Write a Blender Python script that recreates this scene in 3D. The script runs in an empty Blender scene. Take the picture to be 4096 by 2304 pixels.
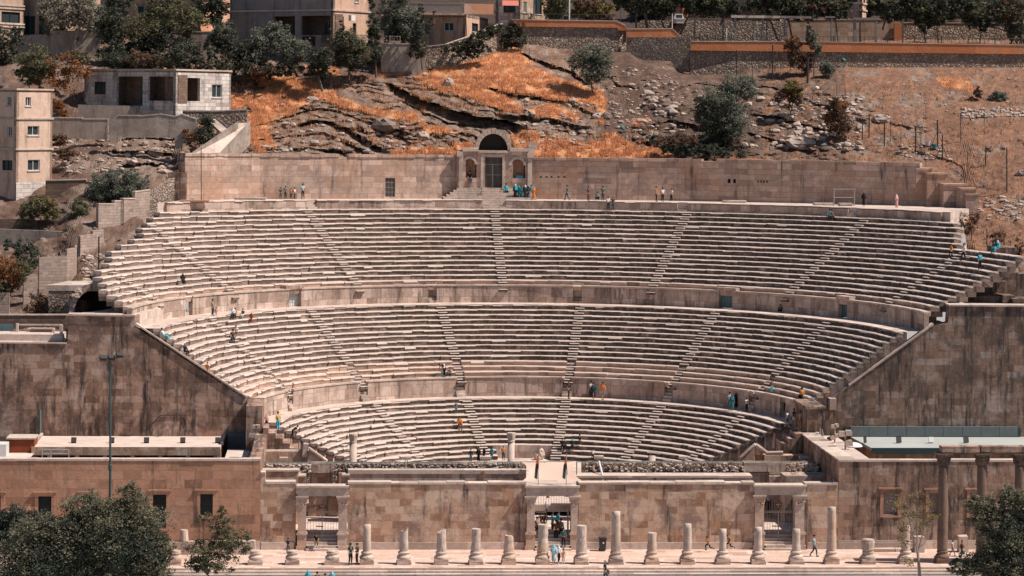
import bpy, math, random
import numpy as np
from mathutils import Vector, Matrix, noise
random.seed(7)
R_ = math.radians
# ------------------------------------------------------------------ camera (survey of the place)
CX, CD, CH, F, YAW, ROLL, YH = -17.0639, 203.849, 35.4441, 10571.0, 0.0649, 0.0098, 424.2
YC = 28.486
cyw, syw, crl, srl = math.cos(YAW), math.sin(YAW), math.cos(ROLL), math.sin(ROLL)
def P(x, y, Y=None, Z=None, X=None):
    """world point seen at photo pixel x,y lying at depth Y (or height Z, or X)"""
    a = x-2048; b = y-1152
    k = (a*crl+b*srl)/F; m = (-a*srl+b*crl+1152-YH)/F
    dx = k*cyw+syw; dy = cyw-k*syw
    if Y is not None: t = (Y+CD)/dy
    elif Z is not None: t = (CH-Z)/m
    else: t = (X-CX)/dx
    return Vector((CX+dx*t, -CD+dy*t, CH-m*t))
scene = bpy.context.scene
cam_d = bpy.data.cameras.new('camera'); cam = bpy.data.objects.new('camera', cam_d)
scene.collection.objects.link(cam)
cam_d.sensor_width = 36; cam_d.lens = F/4096*36
cam_d.clip_start = 1; cam_d.clip_end = 3000
cam_d.shift_y = (YH-1152)*crl/4096; cam_d.shift_x = (YH-1152)*srl/4096
cam.matrix_world = Matrix.Translation((CX, -CD, CH)) @ Matrix.Rotation(-YAW, 4, 'Z') @ Matrix.Rotation(math.pi/2, 4, 'X') @ Matrix.Rotation(ROLL, 4, 'Z')
scene.camera = cam
# ------------------------------------------------------------------ light
SUN_EL, SUN_AZ = R_(54), R_(-13)          # azimuth measured from +X towards +Y
w = bpy.data.worlds.new("World"); scene.world = w; w.use_nodes = True
nt = w.node_tree; bg = nt.nodes['Background']
sky = nt.nodes.new('ShaderNodeTexSky'); sky.sky_type = 'NISHITA'; sky.sun_disc = False
sky.sun_elevation = SUN_EL; sky.sun_rotation = math.pi/2 - SUN_AZ
sky.air_density = 1.0; sky.dust_density = 0.6; sky.ozone_density = 1.5
nt.links.new(sky.outputs[0], bg.inputs[0]); bg.inputs[1].default_value = 0.06
sd = bpy.data.lights.new('sun', 'SUN'); sun = bpy.data.objects.new('sun', sd); scene.collection.objects.link(sun)
sd.energy = 5.0; sd.angle = R_(0.5); sd.color = (1.0, 0.92, 0.83)
sv = Vector((math.cos(SUN_EL)*math.cos(SUN_AZ), math.cos(SUN_EL)*math.sin(SUN_AZ), math.sin(SUN_EL)))
sun.rotation_euler = (-sv).to_track_quat('-Z', 'Y').to_euler(); sun.location = (60, -40, 90)
scene.view_settings.view_transform = 'Standard'; scene.view_settings.look = 'None'
scene.view_settings.exposure = 0.33; scene.view_settings.gamma = 1
scene.cycles.max_bounces = 5; scene.cycles.diffuse_bounces = 2

# ------------------------------------------------------------------ naming helpers
COL = scene.collection
def tag(o, label=None, cat=None, group=None, kind=None):
    if label: o['label'] = label
    if cat: o['category'] = cat
    if group: o['group'] = group
    if kind: o['kind'] = kind
    return o
def root(name, loc, label, cat, group=None, rz=0.0):
    o = bpy.data.objects.new(name, None); o.empty_display_size = .3
    o.location = loc; o.rotation_euler = (0, 0, rz); COL.objects.link(o)
    return tag(o, label, cat, group)
def kids(o): return [c for c in bpy.data.objects if c.parent == o]
def copy_tree(o, parent=None, km=None):
    if km is None:
        km = {}
        for c in bpy.data.objects:
            if c.parent: km.setdefault(c.parent.name, []).append(c)
    c = o.copy(); COL.objects.link(c)
    if parent: c.parent = parent
    for ch in km.get(o.name, []): copy_tree(ch, c, km)
    return c

# ------------------------------------------------------------------ mesh builder
class MB:
    def __init__(s): s.v = []; s.f = []; s.uv = None
    def add(s, vs, fs):
        n = len(s.v); s.v += [tuple(p) for p in vs]; s.f += [tuple(i+n for i in f) for f in fs]; return n
    def box(s, x0, x1, y0, y1, z0, z1, j=0.0):
        p = [(x0,y0,z0),(x1,y0,z0),(x1,y1,z0),(x0,y1,z0),(x0,y0,z1),(x1,y0,z1),(x1,y1,z1),(x0,y1,z1)]
        if j: p = [tuple(c+random.uniform(-j, j) for c in q) for q in p]
        s.add(p, [(0,3,2,1),(4,5,6,7),(0,1,5,4),(1,2,6,5),(2,3,7,6),(3,0,4,7)])
    def obox(s, c, hx, hy, hz, rz=0, tilt=None, j=0.0):
        M = Matrix.Rotation(rz, 3, 'Z')
        if tilt: M = M @ Matrix.Rotation(tilt[0], 3, 'X') @ Matrix.Rotation(tilt[1], 3, 'Y')
        c = Vector(c); p = []
        for z in (-1, 1):
            for x, y in ((-1,-1),(1,-1),(1,1),(-1,1)):
                q = c + M @ Vector((x*hx, y*hy, z*hz))
                if j: q += Vector([random.uniform(-j, j) for _ in range(3)])
                p.append(q)
        s.add(p, [(0,3,2,1),(4,5,6,7),(0,1,5,4),(1,2,6,5),(2,3,7,6),(3,0,4,7)])
    def prism(s, pts, y0, y1):
        """polygon in XZ (counter-clockwise seen from -Y) extruded y0..y1"""
        n = len(pts)
        v = [(x, y0, z) for x, z in pts] + [(x, y1, z) for x, z in pts]
        s.add(v, [tuple(range(n)), tuple(range(2*n-1, n-1, -1))] + [(i, i+n, (i+1) % n+n, (i+1) % n) for i in range(n)])
    def slab(s, pts, z0, z1):
        """polygon in XY (ccw from above) extruded z0..z1"""
        n = len(pts)
        v = [(x, y, z0) for x, y in pts] + [(x, y, z1) for x, y in pts]
        s.add(v, [tuple(range(n-1, -1, -1)), tuple(range(n, 2*n))] + [(i, (i+1) % n, (i+1) % n+n, i+n) for i in range(n)])
    def tube(s, pts, rs, n=8, cap=True):
        pts = [Vector(p) for p in pts]
        if not hasattr(rs, '__len__'): rs = [rs]*len(pts)
        base = len(s.v); prev = None
        for i, p in enumerate(pts):
            d = (pts[min(i+1, len(pts)-1)]-pts[max(i-1, 0)]).normalized()
            a = Vector((1,0,0)) if abs(d.x) < .8 else Vector((0,1,0))
            if prev is not None: a = prev
            u = (a - d*a.dot(d)).normalized(); v = d.cross(u); prev = u
            for k in range(n):
                t = 2*math.pi*k/n
                s.v.append(tuple(p + (u*math.cos(t)+v*math.sin(t))*rs[i]))
        for i in range(len(pts)-1):
            for k in range(n):
                a = base+i*n+k; b = base+i*n+(k+1) % n
                s.f.append((a, b, b+n, a+n))
        if cap:
            s.f.append(tuple(base+n-1-k for k in range(n)))
            e = base+(len(pts)-1)*n
            s.f.append(tuple(e+k for k in range(n)))
    def lathe(s, prof, c=(0,0,0), n=16, j=0.0, top=True):
        base = len(s.v)
        for r, z in prof:
            for k in range(n):
                t = 2*math.pi*k/n; q = r*(1+random.uniform(-j, j))
                s.v.append((c[0]+q*math.cos(t), c[1]+q*math.sin(t), c[2]+z+random.uniform(-j, j)*.3))
        for i in range(len(prof)-1):
            for k in range(n):
                a = base+i*n+k; b = base+i*n+(k+1) % n
                s.f.append((a, b, b+n, a+n))
        if top:
            e = base+(len(prof)-1)*n
            s.f.append(tuple(e+k for k in range(n)))
    def blob(s, c, rx, ry, rz, n=7, m=5, j=.18, seed=0):
        """irregular rounded stone"""
        base = len(s.v); rnd = random.Random(seed or random.random())
        s.v.append((c[0], c[1], c[2]+rz))
        for i in range(1, m):
            ph = math.pi*i/m
            for k in range(n):
                t = 2*math.pi*(k+.5*(i % 2))/n; q = 1+rnd.uniform(-j, j)
                s.v.append((c[0]+rx*q*math.sin(ph)*math.cos(t), c[1]+ry*q*math.sin(ph)*math.sin(t), c[2]+rz*q*math.cos(ph)))
        s.v.append((c[0], c[1], c[2]-rz)); last = len(s.v)-1
        for k in range(n): s.f.append((base, base+1+k, base+1+(k+1) % n))
        for i in range(m-2):
            for k in range(n):
                a = base+1+i*n+k; b = base+1+i*n+(k+1) % n
                s.f.append((a, a+n, b+n, b))
        for k in range(n): s.f.append((last, last-n+(k+1) % n, last-n+k))
    def panel(s, o, ang, L, z0, z1, th, ops=()):
        """wall panel from o along direction ang, length L, thickness th going away (left of direction), openings (s0,s1,za,zb) absolute z"""
        d = Vector((math.cos(ang), math.sin(ang), 0)); nrm = Vector((-math.sin(ang), math.cos(ang), 0)); o = Vector((o[0], o[1], 0))
        S = sorted(set([0, L]+[v for q in ops for v in q[:2] if 0 < v < L])); Zs = sorted(set([z0, z1]+[v for q in ops for v in q[2:4] if z0 < v < z1]))
        def solid(i, k):
            if i < 0 or k < 0 or i >= len(S)-1 or k >= len(Zs)-1: return False
            a = (S[i]+S[i+1])/2; b = (Zs[k]+Zs[k+1])/2
            return not any(q[0] < a < q[1] and q[2] < b < q[3] for q in ops)
        def pt(a, t, z): q = o+d*a+nrm*t; return (q.x, q.y, z)
        for i in range(len(S)-1):
            for k in range(len(Zs)-1):
                if not solid(i, k): continue
                a0, a1, b0, b1 = S[i], S[i+1], Zs[k], Zs[k+1]
                s.add([pt(a0,0,b0), pt(a1,0,b0), pt(a1,0,b1), pt(a0,0,b1)], [(0,1,2,3)])
                s.add([pt(a0,th,b0), pt(a1,th,b0), pt(a1,th,b1), pt(a0,th,b1)], [(3,2,1,0)])
                if not solid(i-1, k): s.add([pt(a0,0,b0), pt(a0,th,b0), pt(a0,th,b1), pt(a0,0,b1)], [(3,2,1,0)])
                if not solid(i+1, k): s.add([pt(a1,0,b0), pt(a1,th,b0), pt(a1,th,b1), pt(a1,0,b1)], [(0,1,2,3)])
                if not solid(i, k-1): s.add([pt(a0,0,b0), pt(a1,0,b0), pt(a1,th,b0), pt(a0,th,b0)], [(3,2,1,0)])
                if not solid(i, k+1): s.add([pt(a0,0,b1), pt(a1,0,b1), pt(a1,th,b1), pt(a0,th,b1)], [(0,1,2,3)])
    def build(s, name, mat, parent=None, smooth=False, local=False, org=None, uv=None):
        me = bpy.data.meshes.new(name)
        V = np.array(s.v, dtype=float).reshape(-1, 3)
        if parent is not None:
            if not local:
                p = parent
                while p.parent: p = p.parent
                V = V-np.array(p.location)
                c, q = math.cos(-p.rotation_euler.z), math.sin(-p.rotation_euler.z)
                V = np.stack([V[:,0]*c-V[:,1]*q, V[:,0]*q+V[:,1]*c, V[:,2]], 1)
        else:
            if org is None:
                mn, mx = V.min(0), V.max(0); org = ((mn[0]+mx[0])/2, (mn[1]+mx[1])/2, mn[2])
            if not local: V = V-np.array(org)
        me.from_pydata(V.tolist(), [], s.f); me.validate(clean_customdata=False)
        o = bpy.data.objects.new(name, me); COL.objects.link(o)
        if parent is not None: o.parent = parent
        elif org is not None: o.location = org
        if mat is not None: me.materials.append(mat)
        if smooth: me.polygons.foreach_set('use_smooth', [True]*len(me.polygons))
        ul = me.uv_layers.new(name='UVMap')
        nl = len(me.loops); li = np.empty(nl, np.int32); me.loops.foreach_get('vertex_index', li)
        W = V + (np.array(org) if (parent is None and org is not None) else 0)
        nr = np.empty(len(me.polygons)*3); me.polygons.foreach_get('normal', nr); nr = nr.reshape(-1, 3)
        lt = np.empty(len(me.polygons), np.int32); me.polygons.foreach_get('loop_total', lt)
        N = np.repeat(nr, lt, axis=0); Q = W[li]
        if s.uv is not None and len(s.uv) == len(V):
            UV = np.array(s.uv, dtype=float)[li]
        else:
            up = np.abs(N[:, 2]) > .75; xx = np.abs(N[:, 0]) > np.abs(N[:, 1])
            u = np.where(up, Q[:, 0], np.where(xx, Q[:, 1], Q[:, 0])); v = np.where(up, Q[:, 1], Q[:, 2])
            UV = np.stack([u, v], 1)
        ul.data.foreach_set('uv', UV.astype(np.float32).ravel())
        return o

# ------------------------------------------------------------------ materials
def newmat(name):
    m = bpy.data.materials.new(name); m.use_nodes = True; n = m.node_tree
    b = n.nodes['Principled BSDF']; b.inputs['Roughness'].default_value = .85
    if 'Specular IOR Level' in b.inputs: b.inputs['Specular IOR Level'].default_value = .25
    return m, n, b
def nd(n, t, **k):
    x = n.nodes.new(t)
    for a, v in k.items(): setattr(x, a, v)
    return x
def col4(c): return (c[0], c[1], c[2], 1)
def ramp(n, inp, p0, p1, c0=0.0, c1=1.0):
    r = nd(n, 'ShaderNodeMapRange'); r.inputs[1].default_value = p0; r.inputs[2].default_value = p1
    r.inputs[3].default_value = c0; r.inputs[4].default_value = c1; n.links.new(inp, r.inputs[0]); return r.outputs[0]
def mix(n, fac, a, b, mode='MIX'):
    r = nd(n, 'ShaderNodeMix', data_type='RGBA', blend_type=mode)
    if hasattr(fac, 'is_linked') or hasattr(fac, 'node'): n.links.new(fac, r.inputs[0])
    else: r.inputs[0].default_value = fac
    for i, c in ((6, a), (7, b)):
        if hasattr(c, 'node'): n.links.new(c, r.inputs[i])
        else: r.inputs[i].default_value = col4(c)
    return r.outputs[2]
def tex(n, vec, scale, detail=5, rough=.6, dist=0.0):
    t = nd(n, 'ShaderNodeTexNoise'); t.inputs['Scale'].default_value = scale; t.inputs['Detail'].default_value = detail
    t.inputs['Roughness'].default_value = rough; t.inputs['Distortion'].default_value = dist
    if vec is not None: n.links.new(vec, t.inputs['Vector'])
    return t.outputs[0]
def mapping(n, vec, sc, loc=(0,0,0)):
    m = nd(n, 'ShaderNodeMapping'); m.inputs['Scale'].default_value = sc; m.inputs['Location'].default_value = loc
    n.links.new(vec, m.inputs['Vector']); return m.outputs[0]
def bump(n, b, h, s=.3, d=.05):
    x = nd(n, 'ShaderNodeBump'); x.inputs['Strength'].default_value = s; x.inputs['Distance'].default_value = d
    n.links.new(h, x.inputs['Height']); n.links.new(x.outputs[0], b.inputs['Normal'])
def flat(name, c, rough=.8, var=.12, scale=3.0, metal=0.0):
    m, n, b = newmat(name)
    g = nd(n, 'ShaderNodeNewGeometry').outputs['Position']
    f = tex(n, g, scale, 4)
    n.links.new(mix(n, ramp(n, f, .3, .7), [v*(1-var) for v in c], [min(1, v*(1+var)) for v in c]), b.inputs['Base Color'])
    b.inputs['Roughness'].default_value = rough; b.inputs['Metallic'].default_value = metal
    return m
def stone(name, c1, c2, mortar, stain, bw=1.0, rh=.5, st=(.5, .62), streak=(.55, .68), streakc=None, ms=.012, bumpd=.04, light=None, stain_scale=.35, patch=None):
    """ashlar / rubble masonry on metric UVs, with stains and rain streaks"""
    m, n, b = newmat(name); L = n.links
    uv = nd(n, 'ShaderNodeUVMap').outputs[0]; g = nd(n, 'ShaderNodeNewGeometry').outputs['Position']
    wob = nd(n, 'ShaderNodeVectorMath', operation='ADD'); L.new(uv, wob.inputs[0])
    br = nd(n, 'ShaderNodeTexBrick'); L.new(wob.outputs[0], br.inputs['Vector'])
    wn = nd(n, 'ShaderNodeVectorMath', operation='SCALE'); t = nd(n, 'ShaderNodeTexNoise'); t.inputs['Scale'].default_value = .8
    L.new(g, t.inputs['Vector']); L.new(t.outputs['Color'], wn.inputs[0]); wn.inputs['Scale'].default_value = .12; L.new(wn.outputs[0], wob.inputs[1])
    br.inputs['Color1'].default_value = (0, 0, 0, 1); br.inputs['Color2'].default_value = (1, 1, 1, 1); br.inputs['Mortar'].default_value = (.35, .35, .35, 1)
    br.inputs['Scale'].default_value = 1; br.inputs['Mortar Size'].default_value = ms; br.inputs['Mortar Smooth'].default_value = .3
    br.inputs['Brick Width'].default_value = bw; br.inputs['Row Height'].default_value = rh; br.offset = .43; br.squash = 1.25; br.squash_frequency = 3
    cr = nd(n, 'ShaderNodeValToRGB'); el = cr.color_ramp.elements; L.new(br.outputs['Color'], cr.inputs[0])
    lt = light or [min(.75, v*1.18+.03) for v in c1]
    stops = [(0, lt), (.3, c1), (.62, [(a+b_)/2 for a, b_ in zip(c1, c2)]), (.85, c2), (1, [v*.62 for v in c2])]
    el[0].position = 0; el[0].color = col4(stops[0][1]); el[1].position = 1; el[1].color = col4(stops[-1][1])
    for ps, cc in stops[1:-1]: e_ = el.new(ps); e_.color = col4(cc)
    c = mix(n, ramp(n, br.outputs['Fac'], 0, 1, 0, .8), cr.outputs[0], mortar)
    f1 = tex(n, g, 1.6, 6, .65); c = mix(n, ramp(n, f1, .35, .75, 0, .5), c, [v*.62 for v in c1])
    if patch:
        f4 = tex(n, mapping(n, g, (1, 1, 1), (31, 7, 3)), .22, 4, .6); c = mix(n, ramp(n, f4, .5, .62, 0, .75), c, patch)
    if light:
        f3 = tex(n, g, .5, 5, .6); c = mix(n, ramp(n, f3, .52, .66, 0, .7), c, light)
    f2 = tex(n, g, stain_scale, 8, .7, .4); c = mix(n, ramp(n, f2, st[0], st[1], 0, .85), c, stain)
    f7 = tex(n, mapping(n, g, (1, 1, 1), (5, 9, 2)), 1.15, 9, .78, .3); c = mix(n, ramp(n, f7, .53, .64, 0, .6), c, [v*.8 for v in stain]); f8 = tex(n, mapping(n, g, (1, 1, 1), (15, 3, 8)), 2.6, 7, .75); c = mix(n, ramp(n, f8, .54, .66, 0, .5), c, [min(.8, v*1.25) for v in c1])
    f5 = tex(n, mapping(n, uv, (.9, .1, 1)), 1.0, 5, .65); f6 = tex(n, mapping(n, uv, (3.2, .5, 1)), 1.0, 5, .7)
    ml = nd(n, 'ShaderNodeMath', operation='MULTIPLY'); L.new(ramp(n, f5, streak[0], streak[1]), ml.inputs[0]); L.new(ramp(n, f6, .38, .58), ml.inputs[1])
    c = mix(n, ml.outputs[0], c, streakc or [v*.55 for v in stain])
    L.new(c, b.inputs['Base Color'])
    ad = nd(n, 'ShaderNodeMath', operation='SUBTRACT'); L.new(tex(n, g, 4.0, 6, .7), ad.inputs[0])
    L.new(br.outputs['Fac'], ad.inputs[1]); bump(n, b, ad.outputs[0], .7, bumpd)
    return m
def rubble(name, c1, c2, gap, scale=3.2, stain=None):
    m, n, b = newmat(name); L = n.links
    uv = nd(n, 'ShaderNodeUVMap').outputs[0]; g = nd(n, 'ShaderNodeNewGeometry').outputs['Position']
    v = nd(n, 'ShaderNodeTexVoronoi'); v.inputs['Scale'].default_value = scale; L.new(g, v.inputs['Vector'])
    wv = nd(n, 'ShaderNodeVectorMath', operation='MULTIPLY_ADD'); tn = nd(n, 'ShaderNodeTexNoise'); tn.inputs['Scale'].default_value = 2.5; L.new(g, tn.inputs['Vector']); L.new(tn.outputs['Color'], wv.inputs[0]); wv.inputs[1].default_value = (.35, .35, .35); L.new(g, wv.inputs[2]); g = wv.outputs[0]; L.new(g, v.inputs['Vector'])
    e = nd(n, 'ShaderNodeTexVoronoi', feature='DISTANCE_TO_EDGE'); e.inputs['Scale'].default_value = scale; L.new(g, e.inputs['Vector'])
    bw = nd(n, 'ShaderNodeSeparateColor'); L.new(v.outputs['Color'], bw.inputs[0])
    c = mix(n, bw.outputs[0], c1, c2)
    c = mix(n, ramp(n, tex(n, g, .5, 5), .42, .66, 0, .75), c, stain or [x*.5 for x in c1])
    c = mix(n, ramp(n, e.outputs['Distance'], .0, .09, .9, 0), c, gap)
    L.new(c, b.inputs['Base Color'])
    bump(n, b, ramp(n, e.outputs['Distance'], 0, .25), .9, .12)
    return m

M = {}
M['seat'] = None
def seat_mat(name, top, face, dark, streak=(.44, .58), amt=.85):
    m, n, b = newmat(name); L = n.links
    uv = nd(n, 'ShaderNodeUVMap').outputs[0]; g = nd(n, 'ShaderNodeNewGeometry').outputs['Position']
    sep = nd(n, 'ShaderNodeSeparateXYZ'); L.new(uv, sep.inputs[0])
    isl = nd(n, 'ShaderNodeNewGeometry').outputs['Random Per Island']
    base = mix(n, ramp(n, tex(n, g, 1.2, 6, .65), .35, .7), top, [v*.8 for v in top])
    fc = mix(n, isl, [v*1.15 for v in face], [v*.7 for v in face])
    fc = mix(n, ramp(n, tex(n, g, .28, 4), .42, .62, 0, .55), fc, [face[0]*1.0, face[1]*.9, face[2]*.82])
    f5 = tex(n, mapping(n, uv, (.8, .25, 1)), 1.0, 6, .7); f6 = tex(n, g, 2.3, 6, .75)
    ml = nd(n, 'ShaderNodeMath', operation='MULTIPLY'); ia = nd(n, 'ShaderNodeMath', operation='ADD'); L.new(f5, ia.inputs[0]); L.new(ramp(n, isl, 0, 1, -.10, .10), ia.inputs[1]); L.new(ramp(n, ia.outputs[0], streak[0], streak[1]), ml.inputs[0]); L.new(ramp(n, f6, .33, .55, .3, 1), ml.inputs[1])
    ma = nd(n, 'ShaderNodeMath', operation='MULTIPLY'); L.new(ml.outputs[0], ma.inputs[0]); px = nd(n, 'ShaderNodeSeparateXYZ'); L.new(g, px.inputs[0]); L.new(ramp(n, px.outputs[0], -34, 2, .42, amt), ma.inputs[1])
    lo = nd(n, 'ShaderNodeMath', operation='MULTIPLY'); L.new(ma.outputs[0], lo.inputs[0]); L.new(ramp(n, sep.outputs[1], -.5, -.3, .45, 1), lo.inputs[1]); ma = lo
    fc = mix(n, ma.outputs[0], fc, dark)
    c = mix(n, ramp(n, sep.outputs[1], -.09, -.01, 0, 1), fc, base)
    L.new(c, b.inputs['Base Color'])
    bump(n, b, tex(n, g, 5.0, 6, .75), .8, .05)
    return m
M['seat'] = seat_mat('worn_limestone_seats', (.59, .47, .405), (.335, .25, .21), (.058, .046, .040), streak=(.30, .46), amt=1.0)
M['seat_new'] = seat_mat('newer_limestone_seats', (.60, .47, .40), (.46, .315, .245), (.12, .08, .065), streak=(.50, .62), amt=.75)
M['podium'] = stone('podium_ashlar', (.56, .42, .35), (.40, .27, .21), (.14, .10, .085), (.26, .18, .145), bw=1.1, rh=.95, st=(.5, .66), streak=(.5, .62), ms=.014)
M['paving'] = stone('pale_paving', (.60, .47, .40), (.52, .40, .34), (.36, .27, .22), (.42, .31, .26), bw=1.2, rh=.7, st=(.6, .8), streak=(.8, .95), ms=.01, bumpd=.01)
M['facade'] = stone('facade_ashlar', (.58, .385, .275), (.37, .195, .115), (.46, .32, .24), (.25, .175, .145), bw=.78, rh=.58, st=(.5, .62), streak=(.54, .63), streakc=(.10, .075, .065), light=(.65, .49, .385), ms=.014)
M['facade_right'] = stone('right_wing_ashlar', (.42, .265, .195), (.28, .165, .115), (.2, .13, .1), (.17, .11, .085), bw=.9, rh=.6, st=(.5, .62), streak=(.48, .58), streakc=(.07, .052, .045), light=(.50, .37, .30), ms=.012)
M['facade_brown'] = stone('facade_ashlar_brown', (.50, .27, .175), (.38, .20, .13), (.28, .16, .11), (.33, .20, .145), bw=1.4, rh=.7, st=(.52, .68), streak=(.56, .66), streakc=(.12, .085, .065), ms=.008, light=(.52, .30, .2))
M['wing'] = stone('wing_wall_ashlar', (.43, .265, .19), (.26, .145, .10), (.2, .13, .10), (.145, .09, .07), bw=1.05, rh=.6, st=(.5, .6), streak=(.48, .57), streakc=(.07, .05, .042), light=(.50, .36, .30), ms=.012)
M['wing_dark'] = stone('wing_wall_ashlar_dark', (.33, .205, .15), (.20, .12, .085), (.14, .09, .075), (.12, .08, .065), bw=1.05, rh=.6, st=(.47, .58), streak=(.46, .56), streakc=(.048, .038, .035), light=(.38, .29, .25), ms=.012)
M['upper'] = stone('upper_wall_ashlar', (.56, .39, .31), (.42, .28, .215), (.22, .15, .12), (.32, .23, .19), bw=1.2, rh=.6, st=(.5, .64), streak=(.54, .66), streakc=(.12, .09, .08), ms=.014, patch=(.44, .25, .16))
M['trim'] = stone('pale_trim_stone', (.56, .44, .37), (.48, .37, .31), (.25, .18, .15), (.30, .23, .2), bw=2.2, rh=2.0, st=(.54, .7), streak=(.6, .75), ms=.008)
M['column'] = stone('weathered_column_stone', (.55, .42, .35), (.50, .38, .31), (.35, .26, .2), (.34, .26, .22), bw=9, rh=9, st=(.5, .66), streak=(.58, .72), ms=.0, patch=(.50, .32, .22))
M['colshade'] = stone('shaded_column_stone', (.19, .12, .09), (.15, .095, .07), (.15, .1, .08), (.08, .06, .05), bw=9, rh=9, st=(.5, .66), streak=(.52, .66), ms=.0)  # darker copy of the column stone, with the full columns' shade in its colour
M['rubble'] = rubble('rubble_core', (.50, .38, .31), (.22, .155, .125), (.085, .062, .05), 3.4)
M['fieldstone'] = rubble('fieldstone_retaining', (.50, .38, .30), (.23, .165, .125), (.10, .075, .06), 2.7)
M['plaza'] = stone('plaza_paving', (.62, .46, .38), (.60, .38, .29), (.34, .24, .19), (.50, .36, .30), bw=1.3, rh=.8, st=(.5, .7), streak=(.8, .95), ms=.012, bumpd=.01)
M['asphalt'] = flat('grey_asphalt', (.30, .29, .29), .9, .1, 1.5)
M['bars'] = flat('pale_iron_bars', (.30, .26, .235), .6, .1)
M['dark_iron'] = flat('dark_iron', (.045, .04, .04), .6, .1)
M['dark'] = flat('dark_interior', (.03, .025, .022), .95, .1)
M['teal_metal'] = flat('teal_painted_metal', (.13, .21, .22), .55, .1)
M['white_metal'] = flat('white_painted_metal', (.6, .6, .58), .5, .08)
M['teal_pole'] = flat('grey_green_pole', (.055, .085, .085), .5, .1, 1)
# ================================================================== the amphitheatre
def proj(p):
    dx = p[0]-CX; dy = p[1]+CD
    d = dy*cyw+dx*syw; l = dx*cyw-dy*syw
    u = F*l/d; v = F*(CH-p[2])/d+YH-1152
    return 2048+u*crl-v*srl, 1152+u*srl+v*crl
def pol(R, t, z): return (R*math.sin(t), YC+R*math.cos(t), z)
def theta_at(R, Z, x):
    lo, hi = R_(-110), R_(110)
    lo, hi = (R_(-84), R_(84))
    for _ in range(40):
        mid = (lo+hi)/2
        if proj(pol(R, mid, Z))[0] < x: lo = mid
        else: hi = mid
    return (lo+hi)/2
def tcut(R, Yc=31.0): return math.acos(max(-1, min(1, (Yc-YC)/R)))
Z1, RW1, R1 = 7.20, 22.51, 24.50
HW1 = 1.91
D1, H1, D2, H2, D3, H3 = .644, .412, .597, .4551, .7953, .4482
Z2 = Z1+HW1+14*H2; R2a = R1+14*D2; R2 = R2a+2.68; HW2 = 1.81
Z3 = Z2+HW2+16*H3; R3 = R2+16*D3; ZK = Z3+.968; RK = R3+.8
rs = random.Random(11)
def ring_row(mb, R, Z, d, h, t0, t1, gaps=(), wear=.03, wlen=(.9, 1.7), nose=.062):
    """one course of seat blocks: each block has a worn nosing over a set-back riser"""
    segs = []; a = t0
    for g0, g1 in sorted(gaps):
        if g1 < t0 or g0 > t1: continue
        if g0 > a: segs.append((a, g0))
        a = max(a, g1)
    if a < t1: segs.append((a, t1))
    for s0, s1 in segs:
        t = s0
        while t < s1-1e-4:
            w_ = rs.uniform(*wlen)/R; e = min(s1, t+w_)
            if s1-e < .4/R: e = s1
            lf = max(0, min(1, (-math.degrees(t)-8)/35)); wr_ = wear*(.8+1.3*lf)
            dr = rs.uniform(-wr_, wr_)+(.12*rs.random() if rs.random() < wear*(3+4*lf) else 0); dz = rs.uniform(-wr_, wr_)*.45
            nz = nose*rs.uniform(.5, 1.3)*(1+.35*lf)+(.11*rs.random() if rs.random() < .10+.06*lf else 0)
            pr = [(R+d+.15, Z+dz, .8), (R+.06+nz*.5+dr, Z+dz, .05), (R+dr+.01, Z+dz-nz, -.0), (R+dr+.005, Z+dz-nz-.05, -.12), (R+dr+.05, Z+dz-nz-.09, -.17), (R+dr*.5+.13, Z-h-.06, -.5), (R+d+.15, Z-h-.06, -1)]
            nsub = 2 if w_*R > 1.2 else 1
            n0 = len(mb.v); K = len(pr)
            for i in range(nsub+1):
                q = t+(e-t)*i/nsub; sg_ = .045*noise.noise(Vector((q*5, R*1.3, 0)))+.02*noise.noise(Vector((q*17, R*2.1, 4)))
                jr = rs.uniform(-wear, wear)*.8
                for jj, (r, z, v) in enumerate(pr):
                    mb.v.append(pol(r+(jr+sg_ if 0 < jj < 5 else 0), q, z+(jr*.4+sg_ if 0 < jj < 4 else 0)))
                    mb.uv.append((q*R+R*3.7, v))
            for i in range(nsub):
                for k in range(K-1):
                    a_ = n0+i*K+k; mb.f.append((a_, a_+1, a_+K+1, a_+K))
            mb.f.append(tuple(n0+k for k in range(K-1, -1, -1))); mb.f.append(tuple(n0+nsub*K+k for k in range(K)))
            t = e
def ring_wall(mb, Ra, Rb, z0, z1, t0, t1, step=1.2, cap=.0, inner=True):
    n = max(1, int(abs(t1-t0)*Ra/step)); K = 4
    n0 = len(mb.v)
    for i in range(n+1):
        q = t0+(t1-t0)*i/n
        for r, z in ((Ra, z0), (Ra, z1), (Rb, z1), (Rb, z0)):
            mb.v.append(pol(r, q, z))
            if mb.uv is not None: mb.uv.append((q*Ra, z if r == Ra else z+(Rb-Ra)))
    for i in range(n):
        for k in range(3):
            a = n0+i*4+k; mb.f.append((a, a+4, a+5, a+1))
    mb.f.append((n0, n0+1, n0+2, n0+3)); e = n0+n*4; mb.f.append((e+3, e+2, e+1, e))
def annulus(mb, Ra, Rb, z, t0, t1, step=1.5):
    n = max(2, int((t1-t0)*Rb/step)); n0 = len(mb.v)
    for i in range(n+1):
        q = t0+(t1-t0)*i/n
        for r in (Ra, Rb):
            mb.v.append(pol(r, q, z))
            if mb.uv is not None: mb.uv.append((q*Rb, r))
    for i in range(n):
        a = n0+2*i; mb.f.append((a, a+2, a+3, a+1))
def new_uv():
    m = MB(); m.uv = []; return m
def wedge_gaps(angles, R, w=1.0): return [(R_(a)-w/2/R, R_(a)+w/2/R) for a in angles]
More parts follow.
